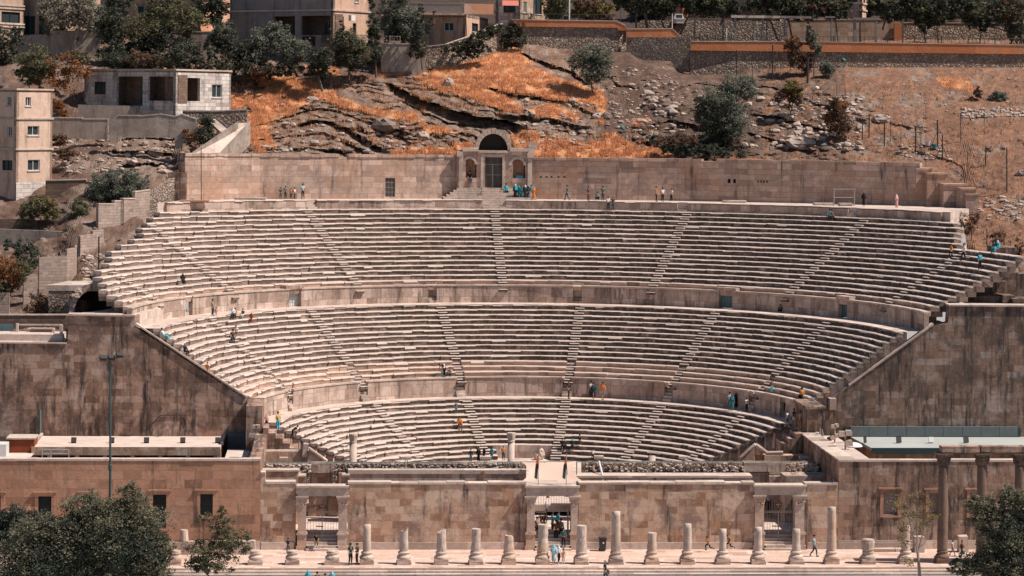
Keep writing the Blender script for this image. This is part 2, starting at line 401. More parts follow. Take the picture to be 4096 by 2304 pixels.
def half_steps(mb, ang, R, Z, d, h, w=.8):
    """the half-height step in front of a riser inside a stairway"""
    t = R_(ang); a, b = t-w/2/R, t+w/2/R
    n0 = len(mb.v); pr = [(R+.1, Z-h*.5, .3), (R-d*.5+.05, Z-h*.5, .02), (R-d*.5-.0, Z-h*.5-.035, -.01), (R-d*.5+.03, Z-h*.5-.06, -.2), (R-d*.5+.05, Z-h-.04, -.3), (R+.1, Z-h-.04, -.3)]
    for q in (a, b):
        for r, z, v in pr:
            mb.v.append(pol(r, q, z)); mb.uv.append((q*R*3+R, v))
    K = len(pr)
    for k in range(K-1): mb.f.append((n0+k, n0+k+1, n0+K+k+1, n0+K+k))
    mb.f.append(tuple(n0+k for k in range(K-1, -1, -1))); mb.f.append(tuple(n0+K+k for k in range(K)))

theatre = root('amphitheatre', (0, YC, 0), 'great semicircular stone amphitheatre with three banks of seats below the rocky hill', 'amphitheatre')
ST_LOW = [-63.5, -37.2, -12.3, 12.3, 37.2, 63.5]
ST_MID = [-62, -37.2, -12.3, 12.3, 37.2, 62]
ST_TOP = [-71, -50, -25.2, -.9, 23.6, 48.0, 71]
# --- tier surfaces beneath the rows (rubble core), then rows, then stairways
def tier(label, rows, stairs, d, h, stair_last=0, wear=.038, w=.92):
    """rows: list of (R, Z, t0, t1) top first"""
    core = new_uv()
    for i, (R, Z, t0, t1) in enumerate(rows):
        ring_wall(core, R+d*.5, R+d+.6, (Z-h-1.5 if not label.startswith('highest') else Z-h-.6) if i < len(rows)-1 or label.startswith('bottom') else Z-.36, Z-.09, t0+(.01 if not label.startswith('highest') else .05), t1-.01, 2.0)
    body = core.build('seating_tier', M['podium'], theatre); tag(body, label)
    for i, (R, Z, t0, t1) in enumerate(rows):
        mb = new_uv()
        gaps = wedge_gaps(stairs, R, .9) if (len(rows)-i) <= stair_last else ()
        ring_row(mb, R, Z, d, h, t0, t1, gaps, wear=wear)
        new = (label.startswith('middle') and i >= len(rows)-4) or (label.startswith('highest') and i >= len(rows)-2)
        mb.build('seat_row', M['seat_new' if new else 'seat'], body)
    for a in stairs:
        mb = new_uv()
        for i, (R, Z, t0, t1) in enumerate(rows):
            if not (t0 < R_(a) < t1): continue
            if (len(rows)-i) <= stair_last:
                # recessed flight cut into the lowest rows
                half_steps(mb, a, R+d*.6, Z, d, h, .86); half_steps(mb, a, R+d*.1, Z-h*.5, d, h, .86)
            else: half_steps(mb, a, R, Z, d, h, w)
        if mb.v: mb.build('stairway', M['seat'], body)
    return body
# lower tier
rows = []
for k in range(12):
    R = RW1-k*D1; Z = Z1-k*H1
    t1 = tcut(R, 31.0 if k < 2 else 31.0+.35*k)
    if k < 10: rows.append((R, Z, -t1, t1))
    else: rows.append((R, Z, -t1, R_(-8))); rows.append((R, Z, R_(10.4), t1))
tier('bottom bank of seats around the orchestra', rows, ST_LOW, D1, H1)
pod = new_uv(); ring_wall(pod, RW1-9*D1-.02, RW1-9*D1+.5, 1.9, Z1-9*H1-.06, R_(-9), R_(10.3), .8)
ring_wall(pod, RW1-11*D1-.05, RW1-11*D1+.5, 1.6, Z1-11*H1-.45, -1.3, R_(-8), .8); ring_wall(pod, RW1-11*D1-.05, RW1-11*D1+.5, 1.6, Z1-11*H1-.45, R_(10.5), 1.3, .8)
pod.build('orchestra_podium', M['podium'], theatre)
# middle tier
ED = .30
rows = []
for k in range(14):
    R = R1+(13-k+1)*D2-ED*0; Z = Z1+HW1+(13-k+1)*H2
    t1 = tcut(R); rows.append((R, Z, -t1, t1))
R = R1; t1 = tcut(R); rows.append((R, Z1+HW1, -t1, t1))
tier('middle bank of seats between the two walkways', rows, ST_MID, D2, H2, stair_last=4)
# upper tier with broken ends
XR = {k: 3796+23.7*k for k in range(0, 12)}; XR.update({12: 3822, 13: 3812, 14: 3812, 15: 3825, 16: 3812})
XL = {16: 640, 15: 612, 14: 592, 13: 570, 12: 575, 11: 540, 10: 491, 9: 455, 8: 452, 7: 440, 6: 412, 5: 410, 4: 431, 3: 436, 2: 468, 1: 500, 0: 512}
rows = []
UP = []
for k in range(16, -1, -1):
    R = R2+k*D3; Z = Z2+HW2+k*H3
    t0, t1 = theta_at(R, Z, XL[k]), theta_at(R, Z, XR[k])
    rows.append((R, Z, t0, t1)); UP.append((R, Z, t0, t1))
tier('highest bank of seats with broken left end', rows, ST_TOP, D3, H3, stair_last=1, wear=.045)
# walkways
wk = new_uv(); t = tcut(RW1); annulus(wk, RW1+.05, R1+.3, Z1+.012, -t, t); wk.build('lower_walkway', M['paving'], theatre)
wk = new_uv(); t = tcut(R2a); annulus(wk, R2a+.05, R2+.5, Z2+.012, -t, t); wk.build('upper_walkway', M['paving'], theatre)
# podium wall above the lower walkway, cut by stairways
G1 = [(-61.5, .95), (-36.9, .9), (-12.6, .9), (11.9, .9), (36.2, .9), (60.5, .9), (73, 1.1)]
def cut_wall(name, R, z0, z1, thick, gaps, mat, tmax, coping=.12, body=None):
    mb = new_uv(); a = -tmax; cp = new_uv()
    for ang, wd in gaps+[(None, 0)]:
        b = R_(ang)-wd/2/R if ang is not None else tmax
        if b > a:
            ring_wall(mb, R, R+thick, z0, z1-coping, a, b, .9)
            ring_wall(cp, R-.07, R+thick, z1-coping, z1+.02, a, b, .9)
        if ang is not None: a = R_(ang)+wd/2/R
    wl = mb.build(name, mat, theatre)
    cp.build('coping', M['seat'] if False else M['trim'], wl)
    return wl
w1 = cut_wall('podium_wall', R1-.02, Z1, Z1+HW1, .42, G1, M['podium'], tcut(R1)-.005)
for ang, wd in G1:
    mb = new_uv(); t = R_(ang)
    if ang == 73:
        ring_wall(mb, R1+1.3, R1+1.6, Z1, Z1+HW1-.3, t-.04, t+.04, .5); mb.build('doorway_back', M['dark'], w1); continue
    for i in range(6):
        z = Z1+(i+1)*HW1/6.5; ring_wall(mb, R1-.42+i*.26, R1+1.9, z-.32, z, t-wd/2/R1*.99, t+wd/2/R1*.99, .5)
    mb.build('stairway', M['trim'], w1)
G2 = [(-61.5, 1.3), (-37.2, 1.5), (-12.6, .9), (11.3, .9), (36.6, 1.55), (60.3, 1.3), (80.5, .7)]
w2 = cut_wall('parapet_wall', R2-.02, Z2, Z2+HW2, .45, G2, M['podium'], tcut(R2)-.005)
for ang, wd in G2:
    t = R_(ang); mb = new_uv(); hw = wd/2/R2*.99
    if abs(ang) > 36 and ang != -61.5 and ang < 80:
        ring_wall(mb, R2+.55, R2+.6, Z2+.05, Z2+HW2-.12, t-hw, t+hw, .4)
        for q in np.linspace(t-hw, t+hw, 6): ring_wall(mb, R2+.5, R2+.54, Z2+.05, Z2+HW2-.12, q-.0012, q+.0012, .4)
        for z in (.5, .95, 1.4): ring_wall(mb, R2+.485, R2+.53, Z2+z, Z2+z+.05, t-hw, t+hw, .4)
        g = mb.build('gate', M['white_metal'] if ang < -20 else M['teal_metal'], w2)
        tag(g, {-37.2: 'pale barred gate', 36.6: 'grey-green metal gate', 60.3: 'grey-green metal gate'}[ang])
        lt = new_uv(); ring_wall(lt, R2-.05, R2+.9, Z2+HW2-.02, Z2+HW2+.30, t-hw*1.5, t+hw*1.5, .4)
        for s in (-1, 1): ring_wall(lt, R2+.46, R2+1.5, Z2, Z2+HW2+.1, t+s*hw*1.02 if s > 0 else t-hw*1.35, t+hw*1.35 if s > 0 else t-hw*1.02, .4)
        lt.build('lintel', M['podium'], w2)
    elif abs(ang) < 20:
        ring_wall(mb, R2+.5, R2+.7, Z2, Z2+HW2+.25, t-hw*1.3, t+hw*1.3, .4)
        for i in range(2): ring_wall(mb, R2-.05+.25*i, R2+.5, Z2, Z2+.25*(i+1), t-hw, t+hw, .4)
        mb.build('niche', M['podium'], w2)
    else:
        for i in range(6):
            z = Z2+(i+1)*HW2/6.5; ring_wall(mb, R2+.3+i*.26, R2+2.2, z-.32, z, t-hw, t+hw, .5)
        mb.build('stairway', M['trim'], w2)
# kerb above the top row and top terrace
KL, KR = theta_at(RK, ZK, 668), theta_at(RK, ZK, 3765)
kb = new_uv(); st = [-24.2, -.9, 22.7, 45.5]; a = KL
for g in st+[None]:
    b = R_(g)-(.55 if g != -.9 else 1.25)/RK if g is not None else KR
    ring_wall(kb, RK, RK+.7, Z3-.1, ZK-.14, a, b, 1.0)
    if g is not None: a = R_(g)+(.55 if g != -.9 else 1.25)/RK
kerb = kb.build('terrace_kerb', M['podium'], theatre)
cp = new_uv(); a = KL
for g in st+[None]:
    b = R_(g)-(.55 if g != -.9 else 1.25)/RK if g is not None else KR
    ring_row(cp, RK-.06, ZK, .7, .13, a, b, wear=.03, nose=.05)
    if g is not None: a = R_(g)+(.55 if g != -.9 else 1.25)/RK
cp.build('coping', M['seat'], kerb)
for g in st:
    mb = new_uv(); t = R_(g); hw = (.55 if g != -.9 else 1.25)/RK
    for i in range(4):
        z = Z3+(i+1)*.242; ring_wall(mb, RK-.15+i*.26, RK+1.4, z-.3, z, t-hw*.99, t+hw*.99, .5)
    mb.build('stairway', M['trim'], kerb)
# --- wing (analemma) walls, facing the plaza on both sides
YA = 30.9
def pz(x, y, Y=YA): q = P(x, y, Y=Y); return (q.x, q.z)
LW = [pz(-420, 1900), pz(1049, 1900), pz(1049, 1640), pz(985, 1600), pz(538, 1306), pz(538, 1266), pz(273, 1262), pz(270, 1374), pz(-420, 1366)]
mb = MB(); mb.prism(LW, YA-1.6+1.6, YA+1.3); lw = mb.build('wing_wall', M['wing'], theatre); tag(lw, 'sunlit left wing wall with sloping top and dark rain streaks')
mb = MB()
a = P(545, 1300, Y=YA); b = P(985, 1590, Y=YA)
def slope_cope(mb, a, b, y0, y1, th=.16):
    mb.add([(a.x, y0, a.z), (b.x, y0, b.z), (b.x, y1, b.z), (a.x, y1, a.z), (a.x, y0, a.z+th), (b.x, y0, b.z+th), (b.x, y1, b.z+th), (a.x, y1, a.z+th)],
           [(0,3,2,1),(4,5,6,7),(0,1,5,4),(1,2,6,5),(2,3,7,6),(3,0,4,7)])
slope_cope(mb, a, b, YA-.12, YA+.9)
q0 = P(270, 1262, Y=YA); q1 = P(541, 1266, Y=YA); slope_cope(mb, q0, q1, YA-.15, YA+1.6, .14)
q0 = P(-420, 1368, Y=YA); q1 = P(268, 1376, Y=YA); slope_cope(mb, q0, q1, YA-.15, YA+1.6, .12)
mb.build('coping', M['trim'], lw)
RW = [pz(4500, 1900), pz(4500, 1232), pz(3797, 1224), pz(3793, 1290), pz(3733, 1304), pz(3383, 1552), pz(3330, 1590), pz(3312, 1592), pz(3310, 1640), pz(3228, 1640), pz(3228, 1900)][::-1]
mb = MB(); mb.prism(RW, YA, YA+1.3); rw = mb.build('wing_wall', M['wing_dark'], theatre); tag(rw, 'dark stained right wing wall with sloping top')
mb = MB(); slope_cope(mb, P(3395, 1545, Y=YA), P(3733, 1300, Y=YA), YA-.12, YA+.9)
slope_cope(mb, P(3795, 1224, Y=YA), P(4500, 1232, Y=YA), YA-.15, YA+2.0, .14); mb.build('coping', M['trim'], rw)
mb = MB(); a = P(3318, 1598, Y=YA-.5); b = P(3344, 1598, Y=YA-.5); mb.box(a.x, b.x, YA-.7, YA+.4, a.z-.9, a.z+.1); mb.build('corner_post', M['podium'], rw)
mb = MB(); a = P(3728, 1306, Y=YA); b = P(3800, 1290, Y=YA); mb.box(a.x, b.x+.3, YA+1.31, YA+6, 8, a.z+.08); mb.build('terrace', M['podium'], theatre)
# piers at the inner ends of the wings
a = P(985, 1598, Y=24.6); b = P(1049, 1640, Y=24.6)
mb = MB(); mb.box(a.x, b.x, 24.6, YA-.02, 0, a.z-.55); pr = mb.build('wing_pier', M['wing'], theatre)
a2 = P(3228, 1636, Y=24.6); b2 = P(3300, 1636, Y=24.6)
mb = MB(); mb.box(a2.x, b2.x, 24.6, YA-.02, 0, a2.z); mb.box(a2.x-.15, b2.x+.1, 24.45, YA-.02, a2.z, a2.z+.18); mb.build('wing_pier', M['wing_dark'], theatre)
# end faces of the broken upper right seating, seen beyond the wing wall
mb = MB()
for i, (x0, x1, yt, yb, Y) in enumerate(((3990, 4062, 990, 1070, 40), (3960, 4068, 1058, 1140, 38.5), (3900, 4010, 1112, 1185, 37.5), (3900, 4030, 1125, 1230, 36.6), (4015, 4070, 1070, 1230, 40.5), (4066, 4400, 1096, 1230, 44))):
    a = P(x0, yt, Y=Y); b = P(x1, yb, Y=Y); mb.box(a.x, b.x, Y, Y+4, b.z-1.5, a.z)
mb.build('outer_wall', M['wing_dark'], theatre)
mb = MB()
for x0, x1, yt, yb, Y in ((3884, 4012, 1184, 1232, 34.5), (4010, 4060, 1182, 1232, 34), (4052, 4400, 1195, 1232, 33)):
    a = P(x0, yt, Y=Y); b = P(x1, yb, Y=Y); mb.box(a.x, b.x, Y, Y+3, b.z-1, a.z)
mb.build('outer_wall', M['wing_dark'], theatre)
# left terrace fill behind the wing wall, at the level of the upper walkway
mb = MB(); a = P(273, 1262, Y=YA); c = P(541, 1262, Y=YA)
mb.slab([(a.x, YA+1.2), (c.x+.3, YA+1.2), (c.x+1.3, YA+6), (c.x+1.8, YA+10), (c.x-2.5, YA+9), (a.x+2.6, YA+5.5)], 8, a.z+.05)
mb.build('terrace', M['paving'], theatre)
# orchestra floor
orc = MB(); orc.slab([(-26, 16.2), (26, 16.2), (26, YC)]+[(18*math.cos(q), YC+18*math.sin(q)) for q in np.linspace(0, math.pi, 30)]+[(-26, YC)], 1.6, 2.2)
tag(orc.build('orchestra_floor', M['paving']), kind='structure')
# --- parodos structures at both sides of the orchestra
par = root('entrance_passage', (-24, 24, 2.2), 'ruined left side passage wall with stepped top beside the orchestra', 'ruined wall')
def pbox(mb, x0, x1, y0, y1, Y, dep, zb=None, j=0.0):
    """block whose front face spans photo pixels x0..x1, y0..y1 at depth Y"""
    a = P(x0, y0, Y=Y); b = P(x1, y1, Y=Y); mb.box(a.x, b.x, Y, Y+dep, zb if zb is not None else b.z, a.z, j)
    return a, b
mb = MB(); Yl = 24.0
for x0, x1, yt in ((1052, 1072, 1712), (1072, 1101, 1733), (1101, 1130, 1753), (1130, 1158, 1773), (1158, 1190, 1793)): pbox(mb, x0, x1, yt, 1900, Yl, 3.2, 2.2)
mb.build('stepped_wall', M['wing'], par)
mb = MB(); pbox(mb, 1056, 1235, 1806, 1845, 21.5, 1.4, 2.2); mb.build('wall', M['facade'], par)
mb = MB(); q0 = P(1056, 1805, Y=21.8); q1 = P(1230, 1805, Y=21.8); mb.tube([q0, q1], .16, 8); q = P(1222, 1800, Y=21.8); mb.obox(q, .22, .5, .55, 0, (0, .1)); mb.build('coping', M['trim'], par)
mb = MB(); a = P(1235, 1797, Y=21.2); b = P(1310, 1850, Y=21.2); mb.prism([(a.x-.3, 2.2), (b.x, 2.2), (b.x, b.z), (a.x, a.z)], 21.2, 22.0)
mb.build('sloping_wall', M['facade'], par); mb = MB(); slope_cope(mb, a, b, 21.1, 22.1, .14); mb.build('coping', M['trim'], par)
par2 = root('entrance_passage', (24, 24, 2.2), 'ruined right side passage wall with bent rounded coping beside the orchestra', 'ruined wall')
mb = MB()
for x0, x1, yt in ((3128, 3155, 1774), (3155, 3184, 1755), (3184, 3212, 1735), (3212, 3229, 1747)): pbox(mb, x0, x1, yt, 1900, 23.4, 3.0, 2.2)
mb.build('stepped_wall', M['wing'], par2)
mb = MB(); a = P(2962, 1832, Y=21.0); b = P(3017, 1783, Y=21.0); mb.prism([(a.x, 2.2), (b.x+.3, 2.2), (b.x, b.z), (a.x, a.z)], 21.0, 21.8)
pbox(mb, 3058, 3228, 1822, 1850, 21.3, 1.2, 2.2); mb.add([tuple(P(3017, 1785, Y=22.2)), tuple(P(3058, 1822, Y=21.3)), (P(3058, 1822, Y=21.3).x, 21.3, 2.2), (P(3017, 1785, Y=22.2).x, 22.2, 2.2)], [(0, 3, 2, 1)])
mb.build('wall', M['facade'], par2)
mb = MB(); mb.tube([P(2962, 1830, Y=20.9), P(3017, 1780, Y=21.0), P(3020, 1778, Y=21.6)], .13, 8); mb.tube([P(3025, 1780, Y=22.6), P(3068, 1812, Y=21.6), P(3132, 1811, Y=21.5)], .17, 8); mb.build('coping', M['trim'], par2)
# spare stone blocks and benches in the orchestra
for x0, x1, y0, y1, Y in ((1118, 1150, 1831, 1846, 20), (1606, 1645, 1829, 1845, 19.5), (1920, 1965, 1827, 1843, 20), (2378, 2415, 1825, 1841, 20), (2718, 2752, 1826, 1842, 20), (3200, 3238, 1827, 1841, 19)):
    a = P(x0, y0, Y=Y); b = P(x1, y1, Y=Y)
    r = root('floodlight_box', ((a.x+b.x)/2, Y+.3, b.z), {1118: 'beige boxy floodlight behind the left end of the long stage wall', 1606: 'beige boxy floodlight below the left part of the bottom seats', 1920: 'beige boxy floodlight beside the group standing in the orchestra', 2378: 'beige boxy floodlight beside the man in a printed white shirt', 2718: 'beige boxy floodlight right of the short column stub', 3200: 'beige boxy floodlight at the foot of the right wing'}[x0], 'floodlight', 'floodlights standing along the back of the stage')
    mb = MB(); mb.box(a.x, b.x, Y, Y+.6, b.z+.12, a.z); mb.build('housing', M['trim'], r)
    mb = MB(); xm = (a.x+b.x)/2; mb.box(xm-.12, xm-.06, Y+.1, Y+.4, 2.2, b.z+.12); mb.box(xm+.06, xm+.12, Y+.1, Y+.4, 2.2, b.z+.12); mb.build('stand', M['column'], r)
# round lump of fallen stone by the stair
q = P(2163, 1838, Y=YC+RW1-9*D1-1.2); mb = MB(); mb.blob((q.x, q.y, 2.75), .40, .4, .55, 9, 7, .15, 4); mb.blob((q.x-.3, q.y-.1, 2.45), .42, .4, .36, 8, 6, .15, 5)
tag(mb.build('fallen_stone', M['column']), 'pale carved boulder leaning by the foot of the central stair', 'boulder')
# ================================================================== ground, street, plaza
YW = 7.04
g = MB(); g.slab([(-600, -160), (600, -160), (600, 900), (-600, 900)], -1.2, -.62); tag(g.build('ground', M['asphalt']), kind='structure')
g = MB(); g.box(-160, 160, -24, -2.55, -.616, -.45); tag(g.build('street', M['asphalt']), kind='structure')
for i in range(3):
    g = MB(); y0 = -2.5+i*.5
    g.box(-60, 60, y0, y0+.52 if i < 2 else YW+.6, -.6, -.45+.15*(i+1)-.0)
    tag(g.build(('plaza_step', 'plaza_step', 'plaza_pavement')[i], M['trim'] if i < 2 else M['plaza']), kind='structure')
g = MB(); g.box(-60, 60, -1.5, -.9, -.0, .006); tag(g.build('plaza_kerb_strip', M['paving']), kind='structure')
g = MB(); g.box(-22.5, 22.5, YW+1.3, 16.25, -.6, 1.3); tag(g.build('backstage_floor', M['paving']), kind='structure')
# stage floor slab behind facade
# ================================================================== stage facade
fac = root('stage_facade', (0, YW, 0), 'long low ashlar stage wall with three barred gateways behind the row of stubs', 'stone wall')
def wallseg(parent, x0, x1, ytop, mat, th=.9, zb=-.02, Y=YW, ops=(), cope=True, name='wall'):
    a = P(x0, ytop, Y=Y); b = P(x1, ytop, Y=Y); mb = MB(); zt = a.z
    mb.panel((a.x, Y), 0, b.x-a.x, zb, zt-.12, th, [(q[0]-a.x, q[1]-a.x, q[2], q[3]) for q in ops])
    o = mb.build(name, mat, parent)
    if cope:
        mb = MB(); x = a.x
        while x < b.x-.05:
            e = min(b.x, x+rs.uniform(1.2, 2.4))
            mb.box(x, e-.01, Y-.07+rs.uniform(-.03, .03), Y+th+.15, zt-.12, zt+.03+rs.uniform(-.05, .06)); x = e
        mb.build('coping', M['trim'], o)
    return o
wallseg(fac, 1043, 1062, 1888, M['facade']); wallseg(fac, 1062, 1184, 1930, M['facade'])
wallseg(fac, 1392, 2105, 1931, M['facade']); wallseg(fac, 2315, 3019, 1931, M['facade']); wallseg(fac, 3220, 3352, 1934, M['facade'])
# plinth course
mb = MB()
for x0, x1 in ((1043, 1176), (1400, 2098), (2325, 3010), (3230, 3352)):
    a = P(x0, 2170, Y=YW-.12); b = P(x1, 2170, Y=YW-.12); mb.box(a.x, b.x, YW-.14, YW, -.02, a.z)
mb.build('plinth', M['trim'], fac)
# three gateways
def gateway(label, px, sign=None, leaf='closed'):
    xl0, xl1, xr0, xr1, yt, yb = px     # lintel outer x0,x1 ; opening x0,x1 ; lintel top/bottom
    Yf = YW-.25
    A = P(xl0, yt, Y=Yf); B = P(xl1, yb, Y=Yf); o0 = P(xr0, yb, Y=Yf).x; o1 = P(xr1, yb, Y=Yf).x
    r = root('gateway', ((A.x+B.x)/2, Yf, 0), label, 'gateway', 'barred gateways in the stage wall')
    mb = MB(); mb.box(A.x, B.x, Yf-.05, YW+.9, B.z, A.z-.15); mb.box(A.x-.08, B.x+.08, Yf-.18, YW+.95, A.z-.15, A.z); lt = mb.build('lintel', M['trim'], r)
    for x0, x1 in ((A.x, o0), (o1, B.x)):
        xm = (x0+x1)/2; w_ = (x1-x0)*.42
        mb = MB(); mb.box(xm-w_, xm+w_, Yf, YW+.7, 1.45, B.z-.8); p = mb.build('pilaster', M['column'], r)
        mb = MB()
        for i, (e, z0, z1) in enumerate(((.0, -.8, -.55), (.07, -.55, -.3), (.13, -.3, -.12), (.19, -.12, 0))): mb.box(xm-w_-e, xm+w_+e, Yf-e, YW+.7, B.z+z0, B.z+z1-.004*0, .0)
        for k in range(22): mb.blob((xm+rs.uniform(-w_, w_), Yf-.05, B.z-rs.uniform(.15, .75)), .09, .08, .1, 5, 4, .3)
        mb.build('capital', M['column'], p)
        mb = MB(); mb.box(xm-w_-.14, xm+w_+.14, Yf-.15, YW+.7, 0, .32); mb.box(xm-w_-.05, xm+w_+.05, Yf-.06, YW+.7, .32, 1.2); mb.box(xm-w_-.12, xm+w_+.12, Yf-.13, YW+.7, 1.2, 1.35); mb.box(xm-w_-.05, xm+w_+.05, Yf-.06, YW+.7, 1.35, 1.45); mb.build('pedestal', M['column'], p)
    mb = MB()
    for i in range(5): mb.box(o0-.05, o1+.05, Yf-.5+i*.35, YW+1.28, 0, .16*(i+1)+(.06*i)) 
    mb.build('step', M['trim'], r)
    # bars
    mb = MB(); x = o0+.06; mid = (o0+o1)/2; zt = 2.95
    yb_ = YW+.3
    def bars(x0, x1, z0, z1, sp=.2):
        n = int((x1-x0)/sp)
        for i in range(n+1): xx = x0+(x1-x0)*i/n; mb.box(xx-.011, xx+.011, yb_, yb_+.025, z0, z1)
        for z in (z0, z1): mb.box(x0, x1, yb_-.02, yb_+.05, z-.03, z+.03)
    bars(o0+.05, o1-.05, zt+.05, B.z-.03)
    fr = mb.build('grille', M['bars'], r)
    mb = MB()
    if leaf == 'closed':
        bars(o0+.08, mid-.03, .55, zt-.05); mb.build('gate_leaf', M['bars'], r); mb = MB(); bars(mid+.03, o1-.08, .55, zt-.05); mb.box(mid-.035, mid+.035, yb_-.03, yb_+.06, .5, zt)
        mb.box(mid-.5, mid+.1, yb_-.03, yb_+.05, 1.75, 1.83)
    else:
        bars(o0+.08, mid-.5, .55, zt-.05)
        for i in range(9): mb.box(o1-.12, o1-.08, yb_+.1+i*.14, yb_+.13+i*.14, .55, zt-.05)
        mb.box(o1-.12, o1-.08, yb_+.1, yb_+1.25, 1.6, 1.68)
    mb.build('gate_leaf', M['bars'], r)
    if sign:
        q = P(sign[1], sign[2], Y=yb_-.08)
        mb = MB(); mb.box(q.x-.29, q.x+.29, yb_-.10, yb_-.06, q.z-.16, q.z+.16); s = mb.build('sign', M['sign'], r)
        for txt, dz, sz in (('GATE', .045, .15), (sign[0], -.10, .13)):
            c = bpy.data.curves.new('lettering', 'FONT'); c.body = txt; c.size = sz; c.align_x = 'CENTER'; c.align_y = 'CENTER'; c.extrude = .004
            t = bpy.data.objects.new('lettering', c); COL.objects.link(t)
            dg = bpy.context.evaluated_depsgraph_get(); me = bpy.data.meshes.new_from_object(t.evaluated_get(dg)); bpy.data.objects.remove(t)
            t = bpy.data.objects.new('lettering', me); COL.objects.link(t); me.materials.clear(); me.materials.append(M['white_metal'])
            t.parent = s; t.location = (q.x-r.location.x, yb_-.112-r.location.y, q.z+dz); t.rotation_euler = (math.pi/2, 0, 0)
    return r
M['sign'] = flat('brown_sign', (.13, .045, .02), .6)
gateway('left barred gateway of the stage wall with a small brown GATE A sign', (1190, 1392, 1228, 1351, 1943, 1984), ('A', 1290, 2027))
gateway('central gateway of the stage wall, open and crowded with people', (2105, 2315, 2143, 2283, 1943, 1984), None, 'open')
gateway('right barred gateway of the stage wall with a small red-brown GATE B sign', (3018, 3222, 3060, 3178, 1940, 1980), ('B', 3113, 2020))
# ================================================================== museum wings left and right of the facade
def wing(label, x0, x1, ytop, mat, windows, xs_name, Z=None):
    a = P(x0, ytop, Y=YW); b = P(x1, ytop, Y=YW); zt = 7.2
    r = root('museum_wing', ((a.x+b.x)/2, YW, 0), label, 'stone building')
    ops = []
    for wx0, wx1, wy0, wy1 in windows:
        p = P(wx0, wy0, Y=YW); q = P(wx1, wy1, Y=YW); ops.append((p.x-a.x, q.x-a.x, q.z, p.z))
    mb = MB(); mb.panel((a.x, YW), 0, b.x-a.x, -.02, zt-.16, .5, ops); wl = mb.build('front_wall', mat, r)
    mb = MB(); x = a.x
    while x < b.x-.05:
        e = min(b.x, x+rs.uniform(2, 4)); mb.box(x, e-.01, YW-.06+rs.uniform(-.02, .02), YW+.75, zt-.16, zt+rs.uniform(-.02, .02)); x = e
    mb.build('coping', M['trim'], wl)
    mb = MB(); mb.box(a.x, b.x, YW-.16, YW, -.02, .55); mb.box(a.x, b.x, YW-.1, YW, .55, .7); mb.build('plinth', M['trim'], wl)
    for s0, s1, z0, z1 in ops:
        X0, X1 = a.x+s0, a.x+s1
        f = MB(); t_ = .26
        f.box(X0-t_, X0, YW-.07, YW+.05, z0-.1, z1+t_); f.box(X1, X1+t_, YW-.07, YW+.05, z0-.1, z1+t_); f.box(X0, X1, YW-.07, YW+.05, z1, z1+t_)
        f.box(X0-t_-.16, X1+t_+.16, YW-.14, YW+.05, z1+t_, z1+t_+.14); f.box(X0-t_, X1+t_, YW-.12, YW+.05, z0-.22, z0-.1)
        fo = f.build('window', M['facade_brown'], r)
        f = MB(); f.box(X0, X1, YW+.28, YW+.33, z0, z1); f.build('pane', M['blind'] if 'right' in xs_name else M['glass'], fo)
        f = MB()
        if 'left' in xs_name:
            zs = z1-(z1-z0)*.33
            for i in range(9): xx = X0+(X1-X0)*(i+.5)/9; f.box(xx-.012, xx+.012, YW+.2, YW+.23, z0, z1)
            for i in range(5): f.box(X0, X1, YW+.19, YW+.24, zs+(z1-zs)*i/5, zs+(z1-zs)*i/5+.02)
            for i in range(4): f.box(X0, X1, YW+.19, YW+.24, z0+(zs-z0)*i/4, z0+(zs-z0)*i/4+.02)
        else:
            for i in range(7): f.box(X0, X1, YW+.2, YW+.24, z0+(z1-z0)*(i+.5)/7, z0+(z1-z0)*(i+.5)/7+.02)
        f.build('grille', M['dark_iron'] if 'left' in xs_name else M['bars'], fo)
    return r, a.x, b.x
M['glass'] = flat('dark_window_glass', (.035, .045, .05), .15, .1)
M['blind'] = flat('bricked_window_infill', (.36, .29, .26), .8, .15)
ML, lx0, lx1 = wing('left museum wing with a tall brown stone front and framed barred windows', -420, 1043, 1841, M['facade_brown'], [(153, 205, 1985, 2110), (-45, 2, 1985, 2110), (330, 372, 1985, 2110), (612, 664, 1978, 2110), (801, 851, 1976, 2062)], 'left')
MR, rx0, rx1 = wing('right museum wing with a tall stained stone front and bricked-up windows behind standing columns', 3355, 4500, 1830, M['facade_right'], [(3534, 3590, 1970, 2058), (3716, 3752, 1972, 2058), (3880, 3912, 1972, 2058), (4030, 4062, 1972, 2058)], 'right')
# side wall of right wing running back to the pier
a = P(3355, 1835, Y=YW)
mb = MB(); mb.box(a.x, a.x+.9, YW+.5, 24.5, 0, 7.1); sw = mb.build('side_wall', M['wing'], MR)
mb = MB(); y = YW+.75
while y < 24.4: e = min(24.5, y+rs.uniform(1.5, 2.5)); mb.box(a.x-.08+rs.uniform(-.04, .04), a.x+1.4, y, e-.02, 7.1, 7.22+rs.uniform(-.03, .03)); y = e
mb.build('coping', M['trim'], sw)
mb = MB(); mb.box(a.x+.9, a.x+3.0, YW+.8, 24.5, 6.3, 6.95); mb.build('roof_strip', M['paving'], MR)
a = P(1043, 1841, Y=YW); mb = MB(); mb.box(a.x-.9, a.x, YW+.5, 24.5, 0, 7.1); mb.build('side_wall', M['wing'], ML)
